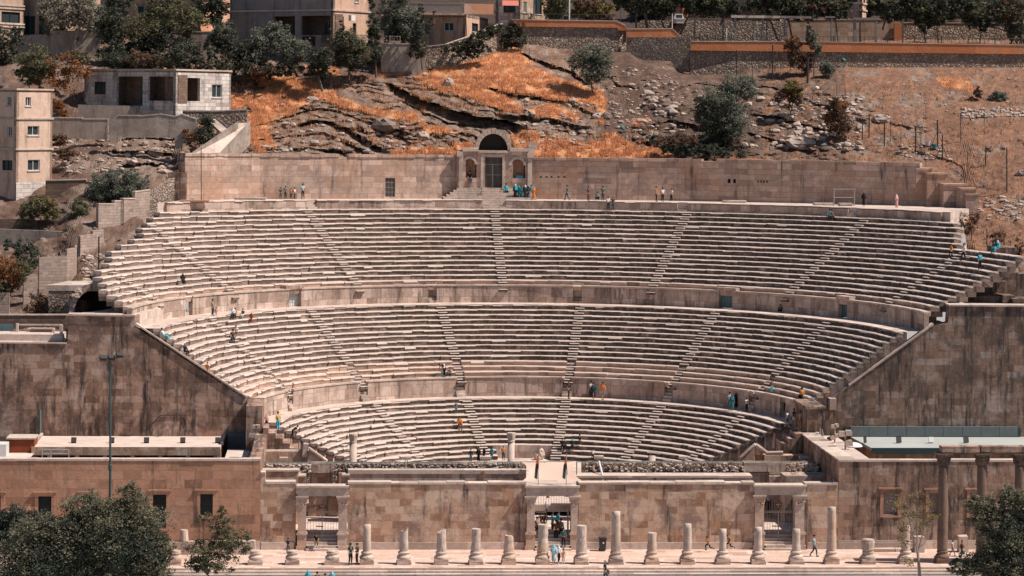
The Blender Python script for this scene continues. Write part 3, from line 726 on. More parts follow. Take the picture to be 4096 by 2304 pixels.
# roofs behind the parapets
M['roof_cream'] = flat('cream_roof_membrane', (.57, .45, .39), .85, .16, .7)
M['roof_grey'] = flat('grey_green_roof_membrane', (.37, .38, .365), .8, .08, .4)
M['fascia_dark'] = flat('dark_green_fascia', (.035, .055, .055), .6, .1)
M['cladding'] = flat('grey_green_cladding', (.125, .145, .145), .6, .12, 2)
def museum_roof(x0, x1, yb, yf, mat, fmat, fz, r, skew=0):
    Zr = P(x0, yb, Y=YA-.05).z; bk = P(x0, yb, Y=YA-.05); bk1 = P(x1, yb, Y=YA-.05); f0 = P(x0, yf, Z=Zr)
    yfr = f0.y
    mb = MB(); mb.slab([(bk.x+skew, yfr), (bk1.x, yfr), (bk1.x, YA-.05), (bk.x, YA-.05)], Zr-.25, Zr); rf = mb.build('roof', mat, r)
    mb = MB(); mb.box(bk.x+skew, bk1.x, yfr-.12, yfr, Zr-fz, Zr+.02); mb.build('fascia', fmat, rf)
    return rf, bk.x+skew, bk1.x, yfr, Zr
rf, x0, x1, yfr, zr = museum_roof(166, 897, 1744, 1788, M['roof_cream'], M['facade'], .68, ML)
mb = MB(); mb.box(x0-.02, x1, yfr+.6, YA-.1, 0, zr-.3); mb.build('back_building', M['facade_brown'], ML)
mb = MB()
for x in np.arange(x0+1.5, x1, 2.35): mb.box(x-.16, x+.16, yfr+.02, yfr+.4, 3.5, zr-.68)
mb.build('porch_posts', M['trim'], ML)
mb = MB(); mb.box(x0+.3, x1-.2, yfr+.45, yfr+.55, 3.5, zr-.68); mb.build('porch_shade_panel', M['dark'], ML)  # near-black panel painting the shade inside the porch
for i, px in enumerate((295, 447, 586, 731, 871)):
    q = P(px, 1772, Z=zr); mb = MB(); mb.obox((q.x, q.y, zr+.25), .22, .12, .22, 0, (-.5, 0)); o = mb.build('floodlight', M['dark_iron'])
    tag(o, ['small black floodlight at the left end of the cream museum roof', 'small black floodlight behind the tall lamp mast on the cream roof', 'small black floodlight in the middle of the cream museum roof', 'small black floodlight right of centre on the cream museum roof', 'small black floodlight at the right end of the cream museum roof'][i], 'floodlight', 'small black floodlights on the cream roof')
# ridge ends and low roofs
mb = MB(); q = P(895, 1740, Z=zr); mb.obox((q.x+.15, q.y-3, zr+.1), .1, 3.6, .18); q = P(170, 1742, Z=zr); mb.obox((q.x, q.y-3, zr+.1), .1, 3.4, .18); mb.build('roof_kerb', M['trim'], rf)
mb = MB(); a = P(897, 1796, Y=25.5); b = P(985, 1796, Y=25.5); mb.box(a.x+.3, b.x+1.0, 17.5, 25.5, 5.5, P(900, 1800, Y=25).z); mb.build('low_roof', M['roof_cream'], ML)
mb = MB(); a = P(897, 1740, Y=28.6); b = P(993, 1793, Y=28.6); mb.box(a.x+.3, b.x, 28.6, 30.6, b.z-.4, a.z); mb.build('plant_box', M['cladding'], ML)
mb = MB(); a = P(-420, 1815, Y=24); b = P(140, 1840, Y=24); mb.box(a.x, b.x, 15, 26, 5.5, P(60, 1822, Y=22).z); mb.build('low_roof', M['roof_cream'], ML)
# rust red cabin on the left roof
a = P(27, 1757, Y=23.5); b = P(137, 1808, Y=23.5)
rc = root('rooftop_cabin', ((a.x+b.x)/2, 23.5, b.z-.4), 'rust red metal cabin on short legs on the left roof', 'cabin')
M['rust'] = flat('rust_red_panel', (.20, .045, .015), .6, .15)
mb = MB(); mb.box(a.x, b.x, 23.5, 26, b.z, a.z); mb.build('body', M['rust'], rc)
mb = MB(); mb.box(a.x-.05, b.x+.05, 23.4, 26.1, a.z, a.z+.12); mb.build('roof', M['trim'], rc)
mb = MB()
for s in np.linspace(a.x+.2, b.x-.2, 5): mb.box(s-.04, s+.04, 23.6, 23.7, b.z-.5, b.z)
mb.build('legs', M['dark_iron'], rc)
a = P(-60, 1778, Y=21); b = P(24, 1838, Y=21); mb = MB(); mb.box(a.x, b.x, 21, 23, b.z, a.z); o = mb.build('air_handling_unit', M['white_metal']); tag(o, 'pale grey box unit at the far left edge of the roof', 'air unit')
# white railing rack
a = P(169, 1798, Y=16); b = P(275, 1842, Y=16); mb = MB()
for s in (a.x, (a.x*2+b.x)/3, b.x): mb.box(s-.03, s+.03, 16, 16.06, 5.8, a.z)
for z in (a.z, a.z-.33): mb.box(a.x, b.x, 16, 16.05, z-.03, z+.03)
tag(mb.build('roof_railing', M['white_metal']), 'white metal railing frame on the left roof behind the parapet', 'railing')
rf, x0, x1, yfr, zr = museum_roof(3400, 4500, 1746, 1792, M['roof_grey'], M['fascia_dark'], .5, MR, .35)
mb = MB(); mb.box(x0+.5, x1, yfr+.7, YA-.1, 0, zr-.3); mb.build('back_building', M['facade_brown'], MR)
mb = MB()
for x in np.arange(x0+.8, x1, 2.4): mb.box(x-.15, x+.15, yfr+.02, yfr+.4, 3.5, zr-.5)
mb.build('porch_posts', M['facade_brown'], MR)
a = P(3402, 1706, Y=YA-.3); b = P(4072, 1746, Y=YA-.3); mb = MB(); n = 9
for i in range(n):
    xa = a.x+(b.x-a.x)*i/n; mb.box(xa, a.x+(b.x-a.x)*(i+1)/n-.03, YA-.35, YA-.02, b.z, a.z)
mb.build('cladding_band', M['cladding'], MR)
mb = MB(); mb.box(a.x-.5, a.x-.02, YA-.3, YA-.03, b.z, a.z); mb.box(b.x, b.x+.25, YA-.3, YA-.03, b.z, a.z-.1); mb.build('band_end', M['fascia_dark'], MR)
for i, (px, c) in enumerate(((3460, 'dark_iron'), (3595, 'dark_iron'), (3724, 'white_metal'), (3864, 'dark_iron'))):
    q = P(px, 1773, Z=zr); mb = MB(); mb.obox((q.x, q.y, zr+.3), .22 if i else .12, .1, .24, 0, (-.45, 0)); o = mb.build('floodlight', M[c])
    tag(o, ['small black floodlight at the left end of the grey-green roof', 'small black floodlight second from the left on the grey-green roof', 'pale floodlight tilted up to the sky on the grey-green roof', 'small black floodlight rightmost on the grey-green roof'][i], 'floodlight', 'small floodlights on the grey-green roof')
# ================================================================== stage building behind the facade
stg = root('stage_ruin', (0, 13, 0), 'remains of the stage building with ashlar terrace and rubble core wall under a pipe rail', 'ruined wall')
def pb(name, mat, segs, parent=stg):
    for x0, x1, yt, Y, dep, zb in segs:
        mb = MB(); a = P(x0, yt, Y=Y); b = P(x1, yt, Y=Y); mb.box(a.x, b.x, Y, Y+dep, zb, a.z); o = mb.build(name, mat, parent)
    return o
pb('terrace_wall', M['podium'], [(1395, 2105, 1881, 13, .9, 1.29)])
pb('terrace_wall', M['podium'], [(2315, 3006, 1903, 13, 1.7, 1.29)])
pb('terrace_paving', M['paving'], [(2300, 3010, 1902.6, 12.93, 1.8, 4.9)])
pb('terrace_coping', M['trim'], [(1392, 2105, 1880, 12.94, 1.0, 5.2)])
rb = new = MB(); segs = [(1046, 1240, 1857), (1330, 2105, 1855), (2330, 2976, 1851), (3150, 3272, 1851)]
Yr = 15.2
for x0, x1, yt in segs:
    x = x0; rb = MB()
    while x < x1:
        e = min(x1, x+rs.uniform(14, 30)); a = P(x, yt+rs.uniform(-1, 3), Y=Yr); b = P(e, yt, Y=Yr); dy = rs.uniform(-.12, .12)
        rb.box(a.x, b.x, Yr+dy, Yr+1.1, 3.0, a.z); x = e
    rb.build('rubble_wall', M['rubble'], stg)
# protruding rubble stones
mb = MB()
for i in range(520):
    x0, x1, yt = rs.choice(segs); x = rs.uniform(x0, x1); q = P(x, rs.uniform(yt+2, yt+38), Y=Yr-.1); s = rs.uniform(.04, .11)
    mb.blob(tuple(q), s*1.5, s*.7, s, 6, 4, .3)
mb.build('rubble_stones', M['column'], stg)
pb('lintel_beam', M['podium'], [(2976, 3150, 1850, Yr-.1, 1.0, P(3000, 1886, Y=Yr).z), (1240, 1330, 1852, Yr, .9, P(1268, 1892, Y=Yr).z)])
pb('side_wall_block', M['podium'], [(2990, 3078, 1890, 15.6, 1.0, -.01), (3078, 3140, 1905, 14.6, 1.0, -.01)])
pb('terrace_block', M['podium'], [(3140, 3322, 1904, 12.2, 2.4, -.01), (3165, 3330, 1903, 13.5, 1.0, -.01)])
pb('left_block', M['facade'], [(1043, 1194, 1881, 11.5, 1.1, -.01), (1194, 1222, 1903, 11.8, 1.3, -.01), (1370, 1400, 1900, 12.4, 1.2, -.01)])
pb('left_block_coping', M['trim'], [(1040, 1196, 1880, 11.42, 1.25, P(1100, 1886, Y=11.5).z), (1192, 1224, 1902, 11.7, 1.4, P(1200, 1908, Y=11.8).z), (1368, 1400, 1899, 12.3, 1.3, P(1390, 1905, Y=12.4).z)])
pb('inner_wall', M['facade'], [(1235, 1370, 1893, 15.6, .6, 1.29)])
pb('inner_pier', M['facade_brown'], [(1355, 1368, 1892, 14.3, .4, -.01)])
# pipe rail along the rubble wall
mb = MB(); a = P(1046, 1850, Y=Yr+.2); b = P(3232, 1846, Y=Yr+.2); mb.tube([a, (0, Yr+.2, (a.z+b.z)/2+.02), b], .035, 6)
for x in np.linspace(1060, 3200, 24): q = P(x, 1848, Y=Yr+.2); mb.box(q.x-.03, q.x+.03, Yr+.17, Yr+.23, q.z-.35, q.z)
mb.build('pipe_rail', M['teal_metal'], stg)
mb = MB(); mb.tube([P(2396, 1846, Y=14.9), P(2410, 1902, Y=13.2)], .09, 6); mb.tube([P(2410, 1902, Y=13.2), P(2411, 1932, Y=12.9)], .08, 6); mb.build('drain_pipe', M['white_metal'], stg)
mb = MB(); a = P(1930, 1881, Y=12.9); mb.box(a.x, a.x+.18, 12.85, 12.99, 3, a.z-.05); mb.build('rusty_post', M['facade_brown'], stg)
# stage seen through the gates
mb = MB(); mb.box(-18.6, 18.6, 20.0, 21.0, 0, .8); mb.box(-18.6, 18.6, 24, 25, 0, 1.5); 
# sail canopy over the central gate
M['sail'] = flat('beige_shade_sail', (.60, .42, .33), .8, .03, .5)
def sail():
    c = [P(2085, 1847, Y=13.5), P(2307, 1845, Y=13.5), P(2335, 1927, Y=8.2), P(2087, 1925, Y=8.2)]
    # concave edges
    r = root('shade_sail', ((c[0].x+c[1].x)/2, 10.5, c[3].z), 'beige tensioned fabric shade sail stretched behind the central gateway', 'shade sail')
    mb = MB(); n = 12; base = 0
    for i in range(n+1):
        for k in range(n+1):
            u, v = i/n, k/n
            p = (c[0]*(1-u)+c[1]*u)*(1-v)+(c[3]*(1-u)+c[2]*u)*v
            cu = 4*v*(1-v); cv = 4*u*(1-u)
            p = p.copy(); p.x += (.62*cu)*(1-2*u); p.y += (.75*cv)*(1-2*v)*-1*(1)
            p.z -= .35*cu*cv*.6
            mb.v.append(tuple(p))
    for i in range(n):
        for k in range(n):
            a = i*(n+1)+k; mb.f.append((a, a+1, a+n+2, a+n+1))
    mb.build('fabric', M['sail'], r, smooth=True)
    mb = MB()
    for i, q in enumerate(c):
        mb.tube([(q.x, q.y, 0 if i < 2 else q.z-.6), (q.x, q.y, q.z)], .05, 6)
    mb.tube([c[3], P(2110, 1931, Y=7.5), P(2200, 1937, Y=7.4), P(2300, 1932, Y=7.5), c[2]], .022, 5)
    mb.build('cable_posts', M['bars'], r)
sail()
# flags
for i, (px, ptop, pbot, lab) in enumerate(((2153, 1815, 1936, 'limp tricolour flag on the left pole above the central gateway'), (2265, 1815, 1934, 'limp tricolour flag on the right pole above the central gateway'))):
    Yp = YW-.05; q = P(px, pbot, Y=Yp); t = P(px, ptop, Y=Yp)
    r = root('flag', (q.x, Yp, q.z), lab, 'flag', 'two flags over the central gateway')
    mb = MB(); mb.tube([(q.x, Yp, q.z-.15), (q.x, Yp, t.z)], .03, 6); mb.lathe([(.0, -.05), (.05, 0), (.0, .06)], (q.x, Yp, t.z), 6); mb.build('pole', M['bars'], r)
    for nm, c, pts in (('red_triangle', (.42, .07, .01), [(0, 0), (-.12 if i == 0 else -.05, -.35), (-.22, -.95), (.06, -1.0)]), ('black_band', (.012, .014, .016), [(-.2, -.8), (-.22, -1.15), (.02 if i == 0 else .12, -1.7), (.06, -.7)]), ('green_band', (.03, .06, .05), [(-.22, -1.0), (-.3, -1.9), (-.1, -2.05), (.02, -1.2)]), ('white_band', (.45, .42, .4), [(.0, -1.1), (-.08, -2.0), (.02, -2.1), (.05, -1.3)])):
        M[nm] = M.get(nm) or flat(nm, c, .8, .15, 3)
        mb = MB(); z0 = t.z-.1
        n0 = len(mb.v)
        for dy in (-.05, .03):
            for x, z in pts: mb.v.append((q.x+x-.03, Yp+dy+x*.3-(.02 if nm == 'black_band' else 0)-(.04 if nm == 'white_band' else 0), z0+z*.95))
        mb.f += [(0, 1, 2, 3), (7, 6, 5, 4), (0, 4, 5, 1), (1, 5, 6, 2), (2, 6, 7, 3), (3, 7, 4, 0)]
        mb.build(nm, M[nm], r)
# ================================================================== colonnade
def column_mesh(mb, x, y, base_w, r0, h, kind):
    n = 18; s = base_w/2
    # moulded attic base on square plinth, worn
    prof = [(s*.9, .40), (s*.99, .46), (s*1.0, .56), (s*.9, .64), (s*.76, .70), (s*.73, .78), (s*.80, .84), (s*.82, .91), (s*.74, .97), (r0*1.08, 1.0)]
    for z_, w_ in ((.11, 1.0), (.32, .93)): mb.obox((x+rs.uniform(-.02, .02), y, z_), s*w_, s*.95, .11, rs.uniform(-.04, .04), None, .035)
    mb.lathe([(r*1.0, z) for r, z in prof], (x, y, 0), n, .035)
colx = [(700, 'base', 0, 0), (1023, 'base', 0, 0), (1170, 'base', 0, 0), (1329, 'base', 0, 0), (1467, 'smooth', 2098, 30), (1615, 'slant', 2107, 33), (1765, 'broken', 2112, 36), (1903, 'drum', 2115, 36), (2035, 'short', 2140, 38), (2170, 'drum', 2098, 40), (2325, 'drum', 2102, 39), (2463, 'tall', 2046, 36), (2607, 'drum', 2131, 36), (2749, 'smooth', 2095, 32), (2890, 'smooth', 2116, 28), (3031, 'smooth', 2109, 32), (3184, 'smooth', 2116, 31), (3325, 'tall', 2028, 34), (3471, 'lump', 2156, 46), (3622, 'drum', 2104, 34), (3772, 'full', 1860, 39), (3928, 'full', 1860, 39), (4079, 'full', 1860, 39), (4232, 'full', 1860, 39)]
clab = {700: 'low moulded column base leftmost, half hidden by the small tree', 1023: 'low worn column base just right of the small tree', 1170: 'low worn column base in front of the wall left of gate A', 1329: 'low worn column base in front of gate A',
 1467: 'slim pale column stub beside the two people standing left of it', 1615: 'column stub broken to a slanting spike at its top', 1765: 'reddish column stub with a ragged broken top', 1903: 'thick straight column stub third left of the central gateway', 2035: 'shortest thick column stub with rounded top left of the central gateway', 2170: 'thick column stub standing in front of the left pilaster of the central gateway', 2325: 'thick column stub in front of the right pilaster of the central gateway',
 2463: 'tall tapering column beside the dark rubbish bin', 2607: 'short thick column stub right of the tall column by the bin', 2749: 'medium pale column stub left of the running boy in orange', 2890: 'slim short column stub between the two running children', 3031: 'pale column stub in front of the left pilaster of gate B', 3184: 'pale column stub in front of gate B on its right',
 3325: 'tall reddish column standing right of gate B', 3471: 'squat lumpy two-piece column stump on the right', 3622: 'column stub half hidden behind the bare thin tree', 3772: 'full-height dark column with leafy capital, first to carry the broken beam', 3928: 'full-height column second to carry the broken beam, its foot behind the right tree', 4079: 'full-height column at the right edge behind the leafy tree', 4232: 'full-height column beyond the right edge'}
for px, kind, yt, wpx in colx:
    Yc = .35; q = P(px, 2259, Y=Yc); X = q.x
    if kind == 'full' : Yc = .6
    mcol = M['colshade'] if kind == 'full' else M['column']
    r = root('column', (X, Yc, 0), clab[px], 'column', 'row of ancient columns and stubs along the plaza edge')
    mb = MB(); column_mesh(mb, X, Yc, 1.12, .34, 1, kind); mb.build('base', mcol, r)
    if kind == 'base':
        mb = MB(); mb.lathe([(.42, .98), (.44, 1.03), (.38, 1.07)], (X, Yc, 0), 14, .05); mb.build('torn_top', M['column'], r); continue
    zt = P(px, yt, Y=Yc).z; r0 = wpx/2/51.0*1.02
    mb = MB(); n = 20; rows_ = max(4, int((zt-1)/.3)); b0 = len(mb.v)
    for i in range(rows_+1):
        u = i/rows_; z = .98+(zt-.98)*u; rr = r0*(1.06-.1*u)
        if kind == 'tall': rr = r0*(1.08-.17*u)
        if kind == 'lump': rr = r0*(.78 if u < .35 else 1.05)
        if kind == 'short': rr = r0*(1.08-.25*u*u)
        for k in range(n):
            t = 2*math.pi*k/n
            jz = 0
            if i == rows_:
                if kind == 'slant': jz = -.45*(1-math.cos(t-.3))/1.2
                elif kind == 'broken': jz = rs.uniform(-.3, 0)-.22*(math.cos(t) < -.2)
                elif kind in ('short', 'lump'): jz = rs.uniform(-.1, 0)
            q_ = rr*(1+(rs.uniform(-.035, .035) if kind not in ('smooth', 'tall') else rs.uniform(-.02, .02))+(.11*noise.noise(Vector((math.cos(t)*1.6+px, math.sin(t)*1.6, z*1.7))) if kind != 'full' else 0))
            if kind != 'full' and i == int(rows_*.55): q_ *= .93
            if kind == 'slant' and u > .5: q_ *= 1-.35*(u-.5)*(1-math.cos(t-.3))
            mb.v.append((X+q_*math.cos(t), Yc+q_*math.sin(t), z+jz))
    for i in range(rows_):
        for k in range(n):
            a = b0+i*n+k; b = b0+i*n+(k+1) % n; mb.f.append((a, b, b+n, a+n))
    mb.f.append(tuple(b0+rows_*n+k for k in range(n)))
    sh = mb.build('shaft', mcol, r, smooth=(kind in ('smooth', 'tall', 'full')))
    if kind == 'full':
        mb = MB(); mb.lathe([(r0*.95, zt), (r0*1.1, zt+.25), (r0*1.15, zt+.3), (r0*1.25, zt+.6), (r0*1.5, zt+.85)], (X, Yc, 0), 14, .06)
        for k in range(40): t = rs.uniform(0, 6.28); u = rs.random(); mb.blob((X+r0*(1.1+.35*u)*math.cos(t), Yc+r0*(1.1+.35*u)*math.sin(t), zt+.1+.7*u), .1, .1, .13, 5, 4, .3)
        mb.obox((X, Yc, zt+.91), r0*1.6, r0*1.6, .06); mb.build('capital', mcol, r)
    if kind in ('lump',):
        mb = MB(); mb.lathe([(r0*.7, zt-1.0), (r0*1.1, zt-.8), (r0*1.15, zt-.25), (r0*.9, zt)], (X, Yc, 0), 12, .06); mb.build('fragment', M['column'], r)
for x0, x1, y0, y1, Y, lab in ((690, 1022, 2164, 2216, 4.6, 'long pale fallen beam lying before the left museum wing behind the small tree'), (3838, 3876, 2144, 2192, 5.2, 'squat stone drum standing against the right museum wing'), (3660, 3700, 2148, 2205, 5.2, 'broken stone block against the right museum wing behind the bare tree'), (3470, 3700, 2196, 2212, 5.6, 'low row of loose kerb stones along the foot of the right museum wing')):
    a = P(x0, y0, Y=Y); b = P(x1, y1, Y=Y); r = root('fallen_stone', ((a.x+b.x)/2, Y, 0), lab, 'stone block')
    mb = MB(); n_ = max(1, int((b.x-a.x)/2.2))
    for i in range(n_): xa = a.x+(b.x-a.x)*i/n_; mb.box(xa, a.x+(b.x-a.x)*(i+1)/n_-.04, Y, Y+.8, .01, a.z-rs.uniform(0, .08), .035)
    mb.build('block', M['column'], r)
    if x0 == 690: c_ = P(735, 2160, Y=Y+.3); mb = MB(); mb.lathe([(.36, a.z-.05), (.34, a.z+.5), (.3, P(735, 2122, Y=Y).z)], (c_.x, Y+.4, 0), 12, .06); mb.build('drum', M['column'], r)
# beam on the standing columns
a = P(3770, 1808, Y=.1); b = P(4500, 1808, Y=.1)
ent = root('entablature', (a.x, .1, P(3772, 1852, Y=.1).z), 'broken stone beam in three lengths resting on the full-height columns at right', 'stone beam')
zb = P(3772, 1860, Y=.6).z+.97
for x0, x1 in ((3770, 3918), (3926, 4090), (4094, 4260), (4262, 4400)):
    A = P(x0, 1808, Y=.1); B = P(x1, 1808, Y=.1); mb = MB(); mb.box(A.x, B.x-.02, .22, 1.0, zb, zb+.35); mb.box(A.x, B.x-.02, .15, 1.05, zb+.35, zb+.55); mb.box(A.x-.03, B.x, .02, 1.15, zb+.55, A.z, .02); mb.build('beam_length', M['wing'], ent)
# columns standing on the orchestra edge
for px, yt, w_, Y, lab in ((1413, 1735, 28, 18.5, 'broken column with leafy capital rising behind the left part of the stage wall'), (2045, 1731, 27, 18.5, 'pale column with worn capital standing by the orchestra centre'), (2607, 1820, 30, 18.0, 'low drum of a column behind the stage wall right of centre')):
    q = P(px, yt, Y=Y); r = root('column', (q.x, Y, 2.2), lab, 'column'); r0 = w_/2/47.5
    capz = .75 if px != 2607 else .08
    mb = MB(); mb.lathe([(r0*1.1, 2.2), (r0*1.04, 2.6), (r0, q.z-capz)], (q.x, Y, 0), 16, .02); mb.build('shaft', M['column'], r, smooth=True)
    if px != 2607:
        mb = MB(); mb.lathe([(r0*.98, q.z-capz), (r0*1.1, q.z-capz+.06), (r0*1.0, q.z-capz+.15), (r0*1.15, q.z-.35), (r0*1.3, q.z-.12), (r0*1.25, q.z)], (q.x, Y, 0), 14, .07); mb.build('capital', M['column'], r)
# ================================================================== hillside: depth survey (photo pixel -> depth)
COLS = [(-900, [(1900, 31.5), (1372, 32.5), (1240, 44), (1000, 58), (870, 66), (700, 75), (560, 84), (300, 95), (150, 108), (0, 125), (-200, 160)]),
 (0, [(1900, 31.5), (1372, 32.5), (1240, 44), (1120, 52), (870, 66), (700, 75), (560, 84), (300, 95), (200, 106), (0, 130), (-200, 160)]),
 (200, [(1900, 31.6), (1372, 33), (1260, 41), (1130, 50), (900, 62), (800, 69), (560, 84), (460, 90), (290, 97), (200, 107), (0, 130), (-200, 160)]),
 (330, [(1900, 34), (1200, 42), (1100, 48), (900, 58), (780, 66), (560, 82), (460, 89), (280, 98), (180, 110), (0, 130), (-200, 160)]),
 (520, [(1900, 48), (1010, 56), (860, 62), (760, 68), (680, 74), (520, 84), (460, 88), (290, 97), (200, 110), (0, 130), (-200, 160)]),
 (700, [(1900, 68), (820, 70.8), (700, 75), (600, 80), (450, 89), (330, 96), (230, 104), (150, 114), (0, 135), (-200, 160)]),
 (1000, [(1900, 75.6), (640, 78), (560, 83), (450, 92), (300, 100), (240, 106), (180, 118), (0, 140), (-200, 165)]),
 (1500, [(1900, 80), (640, 83), (500, 88), (400, 94), (250, 104), (200, 113), (0, 140), (-200, 165)]),
 (2000, [(1900, 84), (620, 85), (450, 91), (300, 98), (200, 106), (150, 114), (0, 140), (-200, 165)]),
 (2500, [(1900, 82.6), (650, 84), (500, 90), (380, 98), (260, 106), (207, 110), (198, 115), (120, 125), (0, 140), (-200, 165)]),
 (2640, [(1900, 82), (655, 83.6), (500, 90), (370, 97), (245, 107.5), (236, 114), (120, 125), (0, 140), (-200, 165)]),
 (2800, [(1900, 80.5), (655, 82.5), (500, 90), (370, 97), (302, 106), (292, 113), (120, 125), (0, 140), (-200, 165)]),
 (3000, [(1900, 79), (660, 81), (500, 90), (370, 98), (300, 105.5), (275, 107.0), (266, 114), (0, 140), (-200, 165)]),
 (3500, [(1900, 74), (680, 76.5), (450, 89), (300, 102), (272, 106.5), (263, 113), (180, 114), (0, 140), (-200, 165)]),
 (3760, [(1900, 66), (820, 68), (650, 77), (450, 88), (300, 102), (272, 106.5), (263, 113), (180, 114), (0, 140), (-200, 165)]),
 (3860, [(1900, 46), (1000, 53), (850, 64), (740, 71), (650, 76), (450, 87), (300, 102), (272, 106.5), (263, 113), (180, 114), (0, 140), (-200, 165)]),
 (4096, [(1900, 40), (1150, 46), (900, 58), (700, 71), (450, 88), (300, 102), (272, 106.5), (263, 113), (185, 114), (0, 140), (-200, 165)]),
 (5000, [(1900, 40), (1150, 46), (900, 58), (700, 71), (450, 88), (300, 102), (272, 106.5), (263, 113), (185, 114), (0, 140), (-200, 165)])]
CX_ = np.array([c[0] for c in COLS], float)
def col_at(i, y):
    c = COLS[i][1]; ys = [p[0] for p in c][::-1]; Ys = [p[1] for p in c][::-1]
    return np.interp(y, ys, Ys)
def Yd0(x, y):
    x = min(max(x, -899), 4999); i = int(np.searchsorted(CX_, x))-1; i = max(0, min(i, len(COLS)-2))
    t = (x-CX_[i])/(CX_[i+1]-CX_[i]); t = t*t*(3-2*t)
    return col_at(i, y)*(1-t)+col_at(i+1, y)*t
LEDGES = [([(1560, 330), (1620, 360), (1700, 400), (1800, 435), (1900, 465), (2000, 478), (2085, 500)], 3.4, 75),
 ([(1600, 400), (1700, 450), (1800, 490), (1880, 500)], 1.3, 25), ([(1000, 505), (1120, 478), (1250, 432), (1350, 440), (1450, 480), (1560, 520), (1650, 575)], 1.0, 22),
 ([(1180, 500), (1260, 478), (1330, 488), (1420, 530), (1520, 590)], 2.2, 42), ([(1020, 560), (1200, 540), (1300, 530), (1400, 575), (1480, 620)], .9, 25), ([(1060, 600), (1230, 590), (1400, 610)], .8, 20),
 ([(1490, 500), (1570, 505), (1620, 530)], 2.0, 60), ([(1960, 350), (2050, 372), (2130, 385), (2250, 400), (2330, 430), (2400, 470)], 1.3, 38), ([(2000, 455), (2080, 462), (2200, 478), (2330, 505)], 1.4, 42), ([(2230, 520), (2330, 530)], 1.2, 30),
 ([(2080, 210), (2180, 250), (2300, 290), (2340, 330)], 1.4, 55), ([(2440, 320), (2480, 345), (2560, 350)], 1.2, 30), ([(2640, 400), (2720, 350), (2800, 330), (2900, 350)], 1.2, 35), ([(2600, 500), (2700, 480), (2850, 520)], 1.6, 60), ([(2560, 570), (2750, 560), (2950, 590)], 1.4, 40),
 ([(3000, 345), (3100, 350), (3230, 400), (3330, 440)], 1.3, 40), ([(3010, 455), (3120, 470), (3220, 500), (3300, 520)], 2.0, 55), ([(3000, 530), (3100, 560), (3260, 600)], 2.0, 55), ([(3360, 470), (3500, 480), (3650, 510)], .8, 20), ([(3280, 420), (3420, 440), (3560, 450)], .6, 15), ([(3650, 600), (3800, 640), (3900, 700)], .7, 18), ([(3850, 740), (4000, 760), (4100, 740)], .6, 18),
 ([(190, 530), (300, 535), (440, 530)], .5, 60), ([(440, 610), (560, 600), (700, 620)], 1.5, 40), ([(440, 560), (600, 550), (720, 560)], .7, 18), ([(470, 660), (600, 650), (740, 670)], 1.4, 35)]
def ledge(x, y):
    s = 0
    for pl, A, h in LEDGES:
        if x < pl[0][0]-25 or x > pl[-1][0]+25: continue
        ly = np.interp(x, [p[0] for p in pl], [p[1] for p in pl])+6*noise.noise(Vector((x*.03, A, 0)))
        d = y-ly
        if pl[0][0] > 2420: A = A*.5; h = h*1.3
        if 0 < d < h:
            e = min(1, (x-pl[0][0]+25)/50, (pl[-1][0]+25-x)/50)
            s += A*(1-(d/h))**.7*max(0, e)
    return s
def inpoly(x, y, p):
    c = False; j = len(p)-1
    for i in range(len(p)):
        if (p[i][1] > y) != (p[j][1] > y) and x < (p[j][0]-p[i][0])*(y-p[i][1])/(p[j][1]-p[i][1])+p[i][0]: c = not c
        j = i
    return c
GRASS = [[(1655, 310), (1760, 265), (1850, 230), (1905, 190), (2040, 175), (2110, 225), (2150, 275), (2260, 320), (2330, 335), (2395, 395), (2380, 420), (2230, 400), (2130, 375), (2040, 368), (1990, 355), (2085, 430), (2075, 455), (1960, 425), (1840, 380), (1760, 365)],
 [(730, 440), (800, 400), (960, 375), (1100, 345), (1180, 310), (1240, 320), (1330, 370), (1450, 420), (1560, 440), (1640, 445), (1710, 490), (1690, 510), (1600, 475), (1560, 480), (1480, 455), (1370, 430), (1280, 395), (1180, 440), (1120, 480), (1010, 520), (1000, 590), (985, 470), (1010, 420), (860, 440)],
 [(1000, 300), (1090, 285), (1180, 300), (1120, 340), (1040, 345)], [(1220, 262), (1350, 270), (1360, 300), (1240, 300)], [(1500, 280), (1640, 265), (1650, 290), (1520, 310)],
 [(1560, 612), (1640, 590), (1800, 585), (1880, 560), (1900, 600), (1840, 618), (1560, 622)], [(2040, 525), (2120, 520), (2240, 560), (2380, 570), (2480, 560), (2560, 590), (2680, 605), (2700, 640), (2300, 636), (2120, 640), (2060, 590)],
 [(2095, 450), (2180, 415), (2260, 430), (2320, 470), (2310, 490), (2200, 470)], [(2350, 370), (2410, 360), (2430, 450), (2420, 500), (2370, 440)], [(2530, 480), (2590, 465), (2600, 490), (2540, 505)], [(2400, 530), (2470, 530), (2480, 570), (2410, 570)],
 [(1690, 500), (1790, 510), (1870, 530), (1760, 540), (1700, 530)], [(3745, 315), (3840, 312), (3905, 345), (3890, 365), (3780, 345)], [(550, 262), (680, 252), (700, 272), (560, 274)], [(2870, 628), (3060, 640), (3040, 648), (2870, 645)], [(1005, 420), (1060, 440), (1100, 590), (1040, 620), (1000, 560)], [(3790, 850), (3850, 845), (3880, 900), (3800, 880)]]
